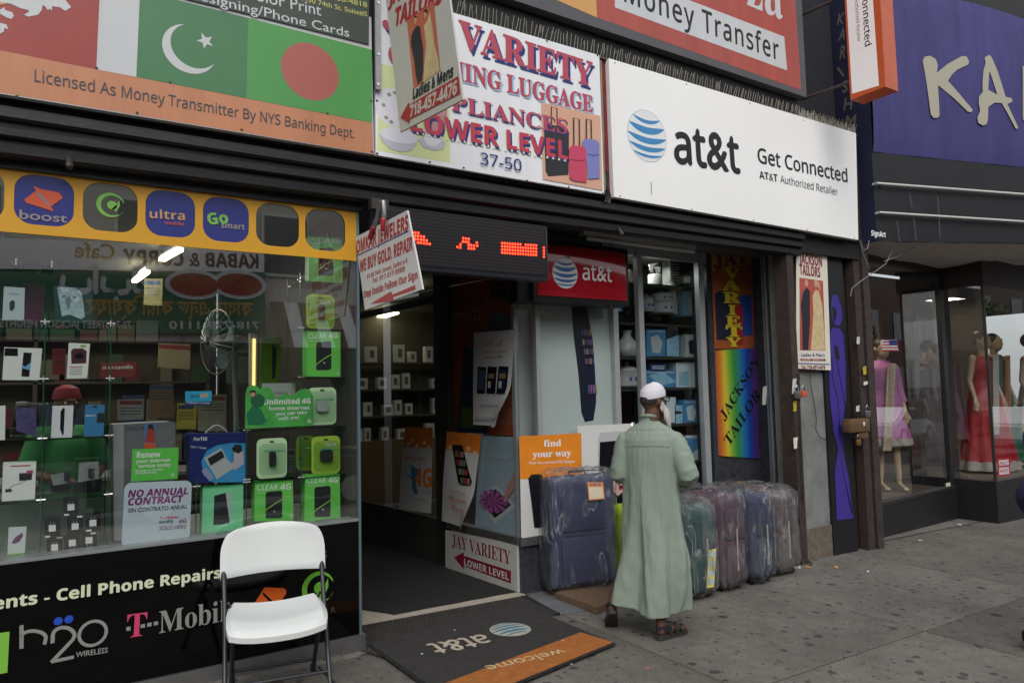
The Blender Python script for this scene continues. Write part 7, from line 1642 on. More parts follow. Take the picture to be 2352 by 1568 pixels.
q = MB(); [q.cap(TW(a), TW(b), ra_, rb_) for a, b, ra_, rb_ in (((0, 0, 0.92), (0, 0, 1.25), 0.17, 0.155), ((-0.15, 0, 1.34), (0.15, 0, 1.34), 0.085, 0.085), ((0.17, 0, 1.34), (0.235, -0.02, 1.15), 0.08, 0.075), ((-0.17, 0, 1.34), (-0.235, -0.02, 1.15), 0.08, 0.075))]
remesh(q, 0.016, 3).build('tshirt', mat('green_tshirt', (44, 120, 66), 0.8), wk); q = MB(); [q.cap(TW((0.09*s_, 0, 0.92)), TW((0.09*s_, 0, 0.12)), 0.11, 0.075) for s_ in (-1, 1)]; remesh(q, 0.018, 3).build('trousers', INK, wk)
MB().lathe([(0.09, 0), (0.092, 0.03), (0.075, 0.08), (0.03, 0.105), (0.001, 0.108)], TW((0, -0.01, 1.615)), 18).build('cap', mat('red_cap', (120, 26, 36), 0.7), wk)
# --- passer-by cut by the right edge
dR = FW+RT*((2438-1176)/FPX)-UP*((1300-784)/FPX); k_ = 4.7; PB_ = EYE+dR*k_; PC = V3((PB_.x, PB_.y, gz(PB_.x)))
Rp = Matrix.Rotation(-radians(112), 3, 'Z'); TP = lambda p: PC+Rp@V3(p)
pb = thing('person', PC, 'passer-by in a blue shirt and navy shorts, mostly cut off by the right edge', 'person')
bd_, H2 = figure(TP, SKD, [((0.15, 0.02, 1.36), (0.17, 0.06, 1.08), (0.2, 0.18, 0.92), (0.2, 0.24, 0.84)), ((-0.15, 0.02, 1.36), (-0.17, 0.06, 1.08), (-0.18, 0.22, 0.92), (-0.16, 0.30, 0.86))], [((0.09, -0.02, 0.9), (0.09, -0.10, 0.5), (0.09, -0.32, 0.14), (0.09, -0.36, 0.1), (0.09, -0.22, 0.04)), ((-0.09, 0.02, 0.9), (-0.08, 0.22, 0.5), (-0.08, 0.26, 0.12), (-0.08, 0.22, 0.05), (-0.08, 0.42, 0.04))], ((0, 0.01, 1.575), 0.1), voxel=0.009)
bd_.build('body', SKD, pb, sharp=False); face_parts(H2, pb)
NVY = mat('navy_shorts', (28, 34, 66), 0.8, var=0.1); BSH = mat('blue_shirt', (40, 74, 140), 0.8, var=0.08)
q = MB(); [q.cap(TP(a), TP(b), ra_, rb_) for a, b, ra_, rb_ in (((-0.08, -0.03, 0.93), (0.08, -0.03, 0.93), 0.15, 0.15), ((0.09, -0.02, 0.9), (0.09, -0.09, 0.6), 0.12, 0.095), ((-0.09, 0.02, 0.9), (-0.085, 0.16, 0.6), 0.12, 0.095))]
remesh(q, 0.014, 3).build('shorts', NVY, pb)
q = MB(); [q.cap(TP(a), TP(b), ra_, rb_) for a, b, ra_, rb_ in (((0, -0.01, 0.96), (0, 0.03, 1.25), 0.15, 0.125), ((-0.13, 0.02, 1.34), (0.13, 0.02, 1.34), 0.075, 0.075), ((0.15, 0.02, 1.34), (0.17, 0.05, 1.14), 0.07, 0.07), ((-0.15, 0.02, 1.34), (-0.17, 0.05, 1.14), 0.07, 0.07))]
remesh(q, 0.014, 3).build('shirt', BSH, pb)
b_ = MB().ball((0, 0, 0), (0.079, 0.098, 0.085), nu=20, nv=12); MB().add([H2(V3((0, -0.02, 0.04))+V3(v)) for v in b_.v], b_.f, True).build('hair', HAIR, pb)
for hx, hy, hz in ((0.09, -0.31, 0.075), (-0.08, 0.28, 0.03)): MB().rbox(-0.05, 0.05, -0.09, 0.18, -0.02, 0.06, 0.02, R=Rp, c=TP((hx, hy, hz))).build('shoe', INK, pb)
# ================================================================== clothing shop next door
CS = thing('clothing_shop', (9.0, 5.0, gz(9)), 'dark clothing shop front with mannequins in its windows and a purple fabric sign', 'building')
CB = mat('dark_wood_brown', (44, 34, 32), 0.5, var=0.25, vscale=6); BK = mat('black_plinth', (30, 30, 34), 0.45, var=0.12)
MB().box(7.5, 22, 5.3, 5.6, 3.2, 9).build('upper_wall', UPW, CS)
Kp = Plane((7.5, 4.25, 0), (0.972, -0.233, 0))
def kx(d): return (7.5+0.972*d, 4.25-0.233*d)
xe, ye = kx(6.0)
# awning body
t = thing('fabric_sign_awning', (9.5, 4.2, 3.19), 'big purple fabric sign box with hand-cut beige letters over a black fascia', 'awning')
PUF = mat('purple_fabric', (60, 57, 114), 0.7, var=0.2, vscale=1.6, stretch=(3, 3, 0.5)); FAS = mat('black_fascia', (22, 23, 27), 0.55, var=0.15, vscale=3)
MB().slab(Kp, [(-0.0, 3.19), (6.5, 3.44), (6.5, 8.5), (0.0, 8.5)], -0.04, 0).build('fascia', FAS, t)
def kst(p): return Kp.st(p)
a0 = kst((1986, 347)); a1 = kst((2352, 385)); b1 = kst((2352, 65)); b0 = kst((1975, -24)); ext = 2.5
NUp = 40; 
def pan(u, v):
    d = 0.012+u*6.4; lo = a0[1]+(a1[1]-a0[1])*(d-a0[0])/(a1[0]-a0[0]); 
    tt = (d-b0[0])/(b1[0]-b0[0]); hi = b0[1]+(b1[1]-b0[1])*tt+0.16*sin(pi*max(0, min(1, tt*0.75))) if tt > 0 else b0[1]
    z = lo+(hi-lo)*v; return Kp.at(d, z, 0.004+0.035*sin(pi*v)**0.5*1.0+0.004*noise.noise(V3((d*5, z*1.2, 0)))+0.006*noise.noise(V3((d*9, z*0.8, 4)))*(1-u))
MB().grid(pan, 90, 16).build('fabric_panel', PUF, t)
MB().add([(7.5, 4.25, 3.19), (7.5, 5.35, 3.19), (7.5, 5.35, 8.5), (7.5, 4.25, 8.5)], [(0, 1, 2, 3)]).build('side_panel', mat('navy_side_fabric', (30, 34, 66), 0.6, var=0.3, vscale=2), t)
BEI = mat('beige_letters', (172, 168, 150), 0.6); A = Art(Kp.moved(0.045), t, 0.002)
for L in ([(1420, 560), (1440, 522), (1490, 515), (1542, 545), (1560, 600), (1550, 680), (1562, 790), (1576, 1060), (1560, 1083), (1520, 1084), (1495, 1050), (1470, 860), (1440, 660)], [(1545, 675), (1650, 590), (1780, 518), (1825, 520), (1848, 570), (1835, 597), (1740, 640), (1690, 685), (1650, 748), (1558, 792)], [(1556, 778), (1650, 742), (1720, 820), (1878, 1008), (1870, 1032), (1835, 1028), (1720, 915), (1600, 815)],
          [(1990, 530), (2030, 508), (2050, 520), (2060, 600), (2030, 680), (2022, 835), (1972, 850), (1970, 760), (1980, 640), (1998, 590)], [(2032, 510), (2062, 545), (2110, 660), (2170, 850), (2200, 960), (2297, 1172), (2288, 1187), (2272, 1178), (2200, 1040), (2140, 940), (2105, 870), (2038, 660)],
          [(1975, 845), (2025, 828), (2090, 865), (2120, 878), (2180, 890), (2238, 905), (2246, 935), (2205, 955), (2140, 948), (2080, 945), (2022, 985), (2020, 1090), (2008, 1140), (1975, 1155), (1932, 1132), (1922, 1085), (1948, 1020), (1935, 950), (1937, 890)], [(2338, 610), (2400, 590), (2420, 1150), (2340, 1100)]):
    A.poly(Z(3, 0, L), BEI, 'letter')
A2 = Art(PX(7.498), t, 0.002)
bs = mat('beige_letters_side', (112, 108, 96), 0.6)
for ch, u0, v0, w, hh_ in (('K', 1923, 58, 14, 24), ('A', 1926, 94, 14, 26), ('R', 1929, 136, 12, 28), ('I', 1936, 176, 3, 26), ('S', 1935, 214, 11, 26), ('H', 1938, 254, 18, 27), ('M', 1941, 296, 22, 28)):
    A2.text(ch, (u0, v0), (u0+w, v0-3), hh_, bs, 'n', 0.03)
pk = Kp.moved(0.05)
for p, q in (((2013, 421), (2352, 446.5)), ((2020, 488), (2352, 509))):
    a = pk.hit(p); b = pk.hit(q); b = a+(b-a)*2.2; MB().tube([a-pk.n*0.05, a, b], 0.014, 8).build('white_rod', mat('rod_white', (206, 204, 200), 0.4), t)
    for f in (0.02, 0.4, 0.8): MB().tube([a+(b-a)*f, a+(b-a)*f-pk.n*0.06], 0.009, 6).build('rod_clip', STEEL, t)
A.text('SignArt', (2001, 541), (2034, 545), 12, WHITE, 'sb', 0.02)
for u0, v0, v1 in ((2089, 445, 480), (2098, 500, 552), (2060, 508, 556), (2153, 450, 545)): A.line([(u0, v0), (u0+6, v1)], 0.01, mat('dropping_streak', (84, 86, 92), 0.7), 'streak')
def sof(u, v):
    d = 6.4*u; x, y = kx(d); yb = 5.25; yy = y+(yb-y)*v; sag = 0.05*sin(pi*v)*abs(noise.noise(V3((d*1.3, v*2, 1))))
    return (x+(0.1*v), yy, 3.185+0.035*d*(1-v)-sag+0.01*noise.noise(V3((d*4, v*5, 0))))
MB().grid(sof, 60, 14).build('sagging_lining', mat('pale_lining', (214, 212, 208), 0.8, var=0.12, vscale=4), t)
# shutter guide between shops
MB().box(7.30, 7.42, 4.42, 4.52, -0.14, 3.19).build('shutter_guide', RUST, CS)
MB().box(7.44, 7.56, 4.40, 4.50, -0.15, 3.15).build('shutter_guide', RUST, CS)
MB().box(7.18, 7.72, 4.53, 5.0, -0.14, 3.19).build('brown_pier', CB, CS)
# left window plane
W0 = V3((7.72, 4.72, 0)); W1 = V3((10.18, 4.92, 0)); Wp = Plane(W0, W1-W0); LW = (W1-W0).length
def wbox(name, d0, d1, z0, z1, t0, t1, m): MB().slab(Plane(W0, W1-W0), [(d0, z0), (d1, z0), (d1, z1), (d0, z1)], -t1, -t0).build(name, m, CS)
gb_ = Wp.st((2000, 1161))[1]; gt_ = Wp.st((2150, 628))[1]
wbox('plinth', 0, LW, -0.3, gb_-0.02, -0.03, 0.12, BK); wbox('sill', 0, LW, gb_-0.02, gb_+0.015, -0.04, 0.06, DSTEEL)
wbox('header', 0, LW, gt_, 3.2, -0.02, 0.1, CB); wbox('right_frame', LW-0.10, LW+0.02, gb_, gt_, -0.02, 0.08, BK); wbox('left_frame', 0, 0.09, gb_, gt_, -0.02, 0.08, RUST)
MB().flat(Plane(W0, W1-W0), [(0.09, gb_), (LW-0.1, gb_), (LW-0.1, gt_), (0.09, gt_)], -0.01).build('window_pane', GLASS, CS)
# second display box
z2 = PX(10.2).hit((2284, 1106)).z
MB().box(10.2, 16, 4.41, 4.5, -0.4, z2).build('plinth', BK, CS); MB().box(10.19, 10.28, 4.5, 6.0, -0.4, z2).build('plinth', BK, CS); MB().box(10.28, 16, 4.5, 7, z2-0.06, z2-0.002).build('display_floor', mat('display_floor', (96, 84, 74), 0.5), CS)
MB().add([(10.2, 4.42, z2), (10.2, 5.35, z2), (10.2, 5.35, 2.9), (10.2, 4.42, 2.9)], [(0, 1, 2, 3)]).build('window_pane', GLASS, CS)
MB().add([(10.22, 4.42, z2), (16, 4.42, z2), (16, 4.42, 2.9), (10.22, 4.42, 2.9)], [(0, 1, 2, 3)]).build('window_pane', GLASS, CS)
MB().box(10.185, 10.215, 4.4, 4.43, z2, 2.9).build('corner_strip', DSTEEL, CS); MB().box(10.15, 16, 4.38, 5.3, 2.9, 3.3).build('header', CB, CS); MB().box(10.14, 10.26, 5.3, 5.45, -0.4, 3.2).build('recess_frame', BK, CS)
MB().box(7.7, 16, 6.9, 7.0, -0.4, 3.2).build('shop_back_wall', mat('slat_wall', (96, 74, 56), 0.6, var=0.1, stretch=(0.3, 0.3, 12), vscale=2), CS); MB().box(7.7, 16, 5.0, 7, 2.95, 3.0).build('shop_ceiling', mat('shop_ceiling', (100, 90, 80), 0.8), CS); MB().box(7.75, 10.14, 4.98, 6.9, gb_-0.1, gb_-0.02).build('display_floor', mat('display_floor', (96, 84, 74), 0.5), CS)
for k in range(11): MB().box(10.3, 12.5, 6.86, 6.9, 0.8+0.19*k, 0.815+0.19*k).build('slat_groove', CB, CS)
t = thing('recessed_downlight', PX(10.9).hit((2228, 662)), 'glowing round downlight in the ceiling of the second clothing window', 'lamp')
c = PY(5.1).hit((2228, 662)); MB().lathe([(0.06, 0), (0.06, -0.012), (0.001, -0.013)], (c.x, c.y, c.z), 16).build('lens', mat('warm_lens', (255, 226, 150), 0.5, emit=14), t); MB().lathe([(0.085, 0.01), (0.085, -0.004), (0.06, -0.006)], (c.x, c.y, c.z), 16).build('trim', FRM, t)
L = bpy.data.lights.new('downlight_lamp', 'SPOT'); L.energy = 30; L.color = (1, 0.86, 0.66); L.spot_size = radians(120); L.shadow_soft_size = 0.06; o = bpy.data.objects.new('downlight_lamp', L); col.objects.link(o); o.location = (c.x, c.y+0.2, c.z-0.08)
t = thing('recessed_downlight', (8.9, 5.6, 2.94), 'downlight inside the first clothing window above the pink dress', 'lamp'); MB().lathe([(0.06, 0), (0.06, -0.012), (0.001, -0.013)], (8.9, 5.6, 2.94), 16).build('lens', mat('warm_lens', (255, 226, 150), 0.5, emit=14), t)
L = bpy.data.lights.new('downlight_lamp', 'AREA'); L.energy = 7; L.size = 0.4; L.color = (1, 0.86, 0.7); o = bpy.data.objects.new('downlight_lamp', L); col.objects.link(o); o.location = (8.9, 5.5, 2.9)
# mannequins
MSK = mat('mannequin_skin', (196, 168, 140), 0.35)
def mannequin(label, base, yaw, dress, prof_, folds=9, amp=0.02, sleeves=True, top=1.44, sash=None, hem=None, head=True, hs=1.2, hair=True):
    base = V3(base); R = Matrix.Rotation(yaw, 3, 'Z'); T_ = lambda p: base+R@(V3(p)*hs)
    t = thing('dressed_mannequin', base, label, 'mannequin', 'mannequins in the clothing shop windows')
    b_, H_ = figure(T_, MSK, [((0.15, 0, 1.36), (0.2, -0.02, 1.08), (0.22, 0.06, 0.86), (0.22, 0.08, 0.76)), ((-0.15, 0, 1.36), (-0.2, -0.02, 1.08), (-0.2, 0.08, 0.86), (-0.2, 0.1, 0.76))],
                    [((0.08, 0, 0.9), (0.08, 0.02, 0.5), (0.08, 0, 0.14), (0.08, -0.02, 0.08), (0.08, 0.12, 0.03)), ((-0.08, 0, 0.9), (-0.08, 0.05, 0.5), (-0.08, 0.08, 0.14), (-0.08, 0.06, 0.08), (-0.08, 0.20, 0.03))], ((0, 0.01, 1.575), 0.2), voxel=0.016)
    b_.build('body', MSK, t, sharp=False)
    if hair: q = MB().ball((0, 0, 0), (0.084, 0.10, 0.10), nu=14, nv=9); MB().add([H_(V3((0, -0.025, 0.025))+V3(v)) for v in q.v], q.f, True).build('wig', mat('wig_brown', (44, 26, 22), 0.5), t)
    def fn(u, v):
        z = prof_[0][0]+(prof_[-1][0]-prof_[0][0])*v
        for a, b in zip(prof_, prof_[1:]):
            if z <= b[0]+1e-6: k = (z-a[0])/(b[0]-a[0]); r_ = a[1]+(b[1]-a[1])*k; break
        th = 2*pi*u; f = amp*max(0, 1.1-z)*sin(folds*th+z*2)+amp*0.4*noise.noise(V3((cos(th)*3, sin(th)*3, z*3)))
        return T_(((r_+f)*cos(th), (r_*0.72+f)*sin(th), z))
    MB().grid(fn, 72, 30).build('dress', dress, t)
    if sleeves:
        for s_ in (-1, 1): MB().tube([T_((0.15*s_, 0, 1.35)), T_((0.2*s_, -0.02, 1.08)), T_((0.215*s_, 0.03, 0.96))], [0.06, 0.058, 0.05], 12).build('sleeve', dress, t)
    if sash: MB().grid(lambda u, v: T_((-0.10+0.26*v*0.5+0.09*u+0.05, -0.0-0.165-0.02*sin(7*u)-0.05*(1-v), 1.38-0.85*(1-v))) if False else T_((0.06+0.10*u-0.14*v, 0.155+0.012*sin(9*u)+0.05*(1-v), 0.45+0.95*v)), 6, 16).build('scarf', sash, t)
    if hem:
        MB().grid(lambda u, v: (lambda p: p)(fn(u, 0.0+0.07*v)+R@V3((0.006*cos(2*pi*u), 0.006*sin(2*pi*u), 0.02*abs(sin(12*pi*u))*(1 if v > 0.5 else 0)))), 96, 3).build('hem_trim', hem, t)
    return t
def fab(n, c, v=0.2, s=40): return mat(n, c, 0.5, var=v, vscale=s)
SILV = fab('silver_lace', (176, 166, 160), 0.45, 60)
zf = gb_-0.02
def at_px(u, Y, z): p = PY(Y).hit((u, 900)); return (p.x, p.y, z)
mannequin('mannequin in a pink knee-length dress with beige scarf in the first clothing window', at_px(2028, 5.35, zf), radians(150), fab('pink_silk', (186, 104, 166), 0.35), [(0.50, 0.28), (0.95, 0.19), (1.10, 0.15), (1.25, 0.17), (1.36, 0.17), (1.44, 0.07)], sash=fab('beige_scarf', (190, 168, 150), 0.35, 50), hem=SILV)
mannequin('mannequin in a red gown with silver border behind the second window corner', (11.35, 4.98, z2), radians(165), fab('red_silk', (168, 20, 36), 0.18, 20), [(0.03, 0.36), (0.5, 0.27), (0.95, 0.19), (1.10, 0.14), (1.25, 0.17), (1.34, 0.16), (1.38, 0.12)], sash=SILV, hem=SILV, sleeves=False)
mannequin('mannequin in a dark green sari beside the red gown', (12.25, 5.2, z2), radians(165), fab('green_silk', (34, 100, 72), 0.3, 50), [(0.03, 0.30), (0.5, 0.24), (0.95, 0.19), (1.10, 0.15), (1.25, 0.17), (1.36, 0.16), (1.42, 0.08)], sash=fab('gold_border', (170, 110, 70), 0.3, 50), sleeves=False)
mannequin('mannequin in a long cream gown at the far right of the second window', (12.9, 4.95, z2), radians(170), fab('cream_silk', (200, 188, 164), 0.18, 18), [(0.03, 0.42), (0.5, 0.30), (0.95, 0.19), (1.10, 0.14), (1.25, 0.16), (1.36, 0.15), (1.40, 0.10)], hem=SILV, sleeves=False)
mannequin('mannequin in a violet dress deep in the first clothing window', at_px(2128, 6.2, zf), radians(190), fab('violet_silk', (90, 50, 110), 0.2), [(0.05, 0.30), (0.5, 0.25), (0.95, 0.19), (1.10, 0.15), (1.25, 0.17), (1.36, 0.16), (1.44, 0.07)])
for k, (u, Y, c_, lab) in enumerate(((2015, 6.6, (150, 110, 40), 'gold sari length hung on the back wall of the first window'), (2090, 6.7, (110, 50, 40), 'rust red sari length hung on the back wall of the first window'), (2140, 6.7, (70, 80, 60), 'olive sari length hung at the right of the first window'))):
    p = PY(Y).hit((u, 900)); MB().grid(lambda a, b: (p.x-0.3+0.6*a, Y+0.04*sin(14*a), 0.9+1.8*b), 24, 3).build('hung_sari', fab('hung_%d' % k, c_, 0.3, 30), None, label=lab, cat='fabric')
# stickers and notices on these windows
t = thing('help_wanted_notice', PY(4.41).hit((2300, 1095)), 'red and white HELP WANTED notice low on the second clothing window', 'notice'); p9 = PY(4.41)
sheet(p9, [(2292, 1095), (2321, 1090), (2319, 1051), (2291, 1053)], HR, t, t=0.003); A = Art(p9, t, 0.001); A.poly([(2295, 1069), (2317, 1067), (2316, 1055), (2294, 1056.5)], WHITE2); A.poly([(2295, 1090), (2318, 1087), (2317, 1072), (2295, 1073.5)], WHITE2); A.text('HELP', (2297, 1067.5), (2314, 1066), 8, HR, 'sb'); A.text('WANTED', (2297, 1085.5), (2316, 1083.5), 8, HR, 'sb')
t = thing('cream_window_sticker', Wp.hit((2180, 1120)), 'small cream sticker in the lower right corner of the first clothing window', 'sticker'); wq = Wp.moved(0.0); sheet(wq, [(2174, 1126), (2189, 1123), (2188, 1106), (2173, 1109)], PW, t, t=0.002)
t = thing('striped_flag_card', Wp.hit((2040, 800)), 'small striped flag card hanging high in the first clothing window', 'card'); sheet(wq, [(2028, 806), (2064, 806), (2060, 779), (2022, 782)], WHITE2, t, t=0.002); A = Art(wq, t, 0.001)
for k in range(4): A.poly([(2024+k, 806-k*6.5), (2063, 806-k*6.5), (2062.5, 803-k*6.5), (2024+k, 803-k*6.5)], HR)
A.poly([(2043, 793), (2061, 793), (2060, 780), (2041, 781)], NAVY)
# ================================================================== hardware on the piers
LK = mat('lock_box_tan', (120, 92, 66), 0.5, metal=0.4, var=0.25, vscale=20); BRS = mat('brass', (176, 140, 70), 0.3, metal=0.8)
pp = lambda u, v, Y=4.38: PY(Y).hit((u, v))
t = thing('lock_box', pp(1958, 990), 'tan steel lock box fixed to the brown shutter guide', 'lock box')
a = pp(1939, 993); b = pp(1981, 960); MB().rbox(a.x, b.x, 4.30, 4.40, a.z, b.z, 0.006).build('housing', LK, t); MB().ball(((a.x+b.x*2)/3, 4.296, (a.z*0.4+b.z*0.6)), (0.02, 0.004, 0.024)).build('white_badge', WHITE2, t); MB().rbox((a.x+b.x)/2+0.0, b.x-0.01, 4.32, 4.39, a.z-0.07, a.z, 0.005).build('hasp', LK, t)
def padlock(label, u, v, m, s=1.0, Y=4.33):
    q = pp(u, v, Y); t = thing('padlock', q, label, 'padlock', 'padlocks on the shutter guides'); MB().rbox(q.x-0.032*s, q.x+0.032*s, Y-0.014, Y+0.014, q.z, q.z+0.06*s, 0.006).build('body', m, t)
    MB().tube([q+V3((-0.02*s, 0, 0.055*s)), q+V3((-0.02*s, 0, 0.09*s)), q+V3((0, 0, 0.11*s)), q+V3((0.02*s, 0, 0.09*s)), q+V3((0.02*s, 0, 0.055*s))], 0.005*s, 6).build('shackle', CHROME, t)
padlock('brass padlock hanging from the tan lock box', 1972, 1022, BRS); padlock('long silver shackle padlock beside the pink dress window', 1993, 958, STEEL, 1.2, 4.36)
padlock('white and black padlock on the chain of the grey pier', 1832, 915, STEEL, 1.2, 4.36); padlock('orange-labelled padlock on the chain of the grey pier', 1846, 912, mat('lock_orange', (206, 90, 60), 0.4), 1.1, 4.36)
t = thing('hanging_chain', pp(1846, 1160), 'rusty chain hanging down the grey pier', 'chain'); chain([pp(1835+0.0, 855), pp(1836, 930), pp(1838, 1000), pp(1842, 1080), pp(1845, 1160)], t, mat('chain_rust', (70, 60, 54), 0.5, metal=0.6, var=0.3), 0.034, 0.0055)
for k, (u, v, w, h_, m, lab) in enumerate(((1752, 930, 8, 44, WHITE2, 'torn white sticker remnant on the granite return'), (1820, 905, 8, 36, WHITE2, 'torn white label on the left shutter guide'), (1822, 945, 7, 26, mat('sticker_yellow', (190, 170, 60), 0.5), 'yellow and black sticker on the left shutter guide'), (1823, 1030, 8, 27, PW, 'cream numbered sticker lower on the left shutter guide'), (1982, 860, 7, 20, mat('sticker_yellow', (190, 170, 60), 0.5), 'yellow sticker high on the right shutter guide'), (1984, 884, 8, 9, PW, 'small cream sticker on the right shutter guide'), (1968, 790, 6, 18, WHITE2, 'white sticker near the top of the right shutter guide'), (1966, 945, 7, 15, WHITE2, 'white sticker just above the tan lock box'))):
    Y = 4.975 if k == 0 else 4.393 if u > 1900 else 4.396; pl = PY(Y)
    if k == 0: pl = PX(6.12)
    P = [pl.st(p) for p in jag([(u, v), (u+w, v-1), (u+w+1, v-h_), (u, v-h_+2)], 0.9, 3)]; MB().slab(pl, P, 0.0, 0.002).build('sticker', m, None, label=lab, cat='sticker')
t = thing('loose_wire', pp(1860, 900), 'thin dark wire dangling down the grey pier', 'wire'); MB().tube([PY(4.47).hit(p) for p in ((1860, 850), (1862, 885), (1870, 925), (1875, 960), (1874, 985), (1882, 1003), (1896, 1010))], 0.004, 5).build('cable', INK, t)
t = thing('tangled_cables', PY(4.3).hit((1980, 640)), 'tangle of thin white cables hanging from the torn awning lining', 'cables')
for L_ in (((1975, 552), (1982, 580), (1990, 600), (1997, 617)), ((1972, 650), (1985, 640), (2000, 630), (2018, 618), (2035, 605), (2050, 575)), ((1975, 552), (1985, 575), (1993, 570), (1996, 552)), ((1954, 680), (1957, 662), (1965, 655), (1985, 640)), ((2030, 600), (2060, 590), (2090, 572), (2110, 566))):
    MB().tube([PY(4.28).hit(p) for p in L_], 0.0045, 5).build('cable', mat('cable_grey', (130, 130, 130), 0.5), t)
t = thing('door_bolt', ground(1855, 1290), 'bright steel drop bolt and rusty hasp lying at the foot of the grey pier', 'bolt')
g1_ = lambda u, v, z=0.02: ground(u, v, z); MB().tube([g1_(1845, 1278, .05), g1_(1866, 1294, .015)], 0.012, 8).build('rod', CHROME, t); MB().rbox(-0.05, 0.05, -0.03, 0.03, 0, 0.07, 0.006, R=Matrix.Rotation(0.5, 3, 'Z'), c=g1_(1840, 1290, 0.003)).build('hasp', RUST, t)
rr = random.Random(12)
for k, (u, v, s_, c_, lab) in enumerate(((1853, 1301, 0.045, (206, 150, 90), 'orange food wrapper scrap beside the bolt'), (1920, 1301, 0.04, (222, 152, 74), 'small orange peel scrap on the pavement near the pier'), (1993, 1311, 0.022, (226, 226, 226), 'white paper scrap on the pavement near the black pier'), (2113, 1240, 0.028, (222, 222, 222), 'white scrap in front of the first clothing window'), (2204, 1204, 0.05, (210, 208, 204), 'white strip of litter by the second shop plinth'), (1310, 1523, 0.022, (224, 220, 226), 'white chewing gum wrapper below the welcome mat'), (1487, 1533, 0.02, (176, 90, 110), 'pinkish scrap near the pavement joint'), (969, 1500, 0.012, (214, 214, 214), 'white fleck on the welcome mat'), (1044, 1446, 0.014, (190, 190, 180), 'pale leaf fleck near the top of the welcome mat'), (1292, 1469, 0.010, (214, 206, 180), 'cream crumb near the orange corner of the mat'), (1832, 1302, 0.05, (206, 190, 180), 'crumpled red and white wrapper by the last suitcase'))):
    q = ground(u, v, 0.03 if lab.find('mat') > 0 and u < 1400 and k > 6 else 0.004); bm = bmesh.new(); bmesh.ops.create_icosphere(bm, subdivisions=1, radius=1)
    for vv in bm.verts: vv.co = V3((vv.co.x*s_*rr.uniform(0.6, 1.2), vv.co.y*s_*0.6*rr.uniform(0.6, 1.2), vv.co.z*s_*0.22*rr.uniform(0.5, 1.3)))
    MB().bm(bm, Matrix.Rotation(rr.uniform(0, 3), 3, 'Z'), q).build('litter_scrap', mat('litter_%d' % k, c_, 0.6), None, label=lab, cat='litter')
# ================================================================== the other side of the street (seen in the panes)
def mir(px, Y=22.5): q = PY(Y).hit(px); return V3((q.x, 9.0-Y, q.z))
FB = thing('opposite_building', (2, -13.6, 0), 'pale two-storey building across the street, seen reflected in the shop windows', 'building')
MB().box(16.1, 75, -20, -13.2, -2, 9.5).build('wall', mat('dark_brick', (84, 62, 52), 0.85, var=0.25, vscale=9), FB)
for i in range(12): MB().box(18+4.6*i, 19.6+4.6*i, -13.2, -13.12, 5.0, 7.2).build('window', mat('far_pane', (60, 70, 80), 0.15), FB); MB().box(16.6+4.6*i, 20.6+4.6*i, -13.2, -13.1, 0, 2.9).build('shopfront', mat('dark_shopfront', (36, 36, 38), 0.3), FB)
MB().box(-22, 16, -20, -13.56, -0.5, 8.5).build('wall', mat('pale_brick', (196, 190, 182), 0.8, var=0.15, vscale=9), FB)
MB().box(-22, 16, -13.55, -13.5, 0, 3.3).build('shopfront', mat('dark_shopfront', (36, 36, 38), 0.3), FB)
MB().box(-22.1, 16.1, -13.75, -13.35, 8.2, 8.55).build('cornice', mat('cornice_grey', (140, 136, 128), 0.7), FB)
WD = mat('far_pane', (60, 70, 80), 0.15)
for i in range(9):
    x = -18+4.0*i; f = MB().box(x-0.75, x+0.75, -13.55, -13.45, 5.4, 7.4).build('window', WHITE2, FB); MB().box(x-0.66, x+0.66, -13.45, -13.43, 5.5, 7.3).build('pane', WD, f)
Pm = Plane((0, -13.4, 0), (-1, 0, 0))
def fpx(p): q = mir(p); return (-q.x, q.z)
def far_sign(name, label, px, m, h=0.0):
    P = [fpx(p) for p in px]; cx = -sum(p[0] for p in P)/len(P); t = thing(name, (cx, -13.4, min(p[1] for p in P)), label, 'sign'); pl = Pm.moved(h); MB().slab(pl, P[::-1], -0.08, 0).build('panel', m, t); return t, Art(pl, t, 0.01, 0.004)
t, A = far_sign('kebab_cafe_sign', 'white sign with brown kabab and curry lettering across the street', [(-60, 618), (605, 626), (605, 572), (-60, 545)], mat('far_white', (236, 236, 240), 0.5))
def ft(s_, a, b, H, m, k='sb', o=0.02): a = fpx(a); b = fpx(b); A.text(s_, a, b, H, m, k, o, local=True)
BRN = mat('far_brown', (80, 36, 28), 0.5); KH = mat('far_khaki', (180, 150, 70), 0.5)
ft('KABAB & CURRY', (592, 617), (284, 608), 0.42, BRN); ft('Cafe', (262, 597), (172, 592), 0.42, KH, 'n')
t, A = far_sign('green_restaurant_sign', 'deep green sign with pale and orange lettering across the street', [(-60, 768), (607, 765), (607, 628), (-60, 622)], mat('far_green', (30, 104, 78), 0.5), 0.02)
ft('كباب', (360, 676), (140, 672), 0.75, WHITE2, 'n', 0.05); ft('কাবাব এন্ড কারি ক্যাফে', (578, 726), (196, 722), 0.42, KH, 'n', 0.03); ft('718-779-1110', (592, 756), (388, 756), 0.22, WHITE2, 'n', 0.04); ft('72-74 STREET JACKSON HEIGHTS', (300, 755), (0, 752), 0.2, WHITE2, 'n', 0.03)
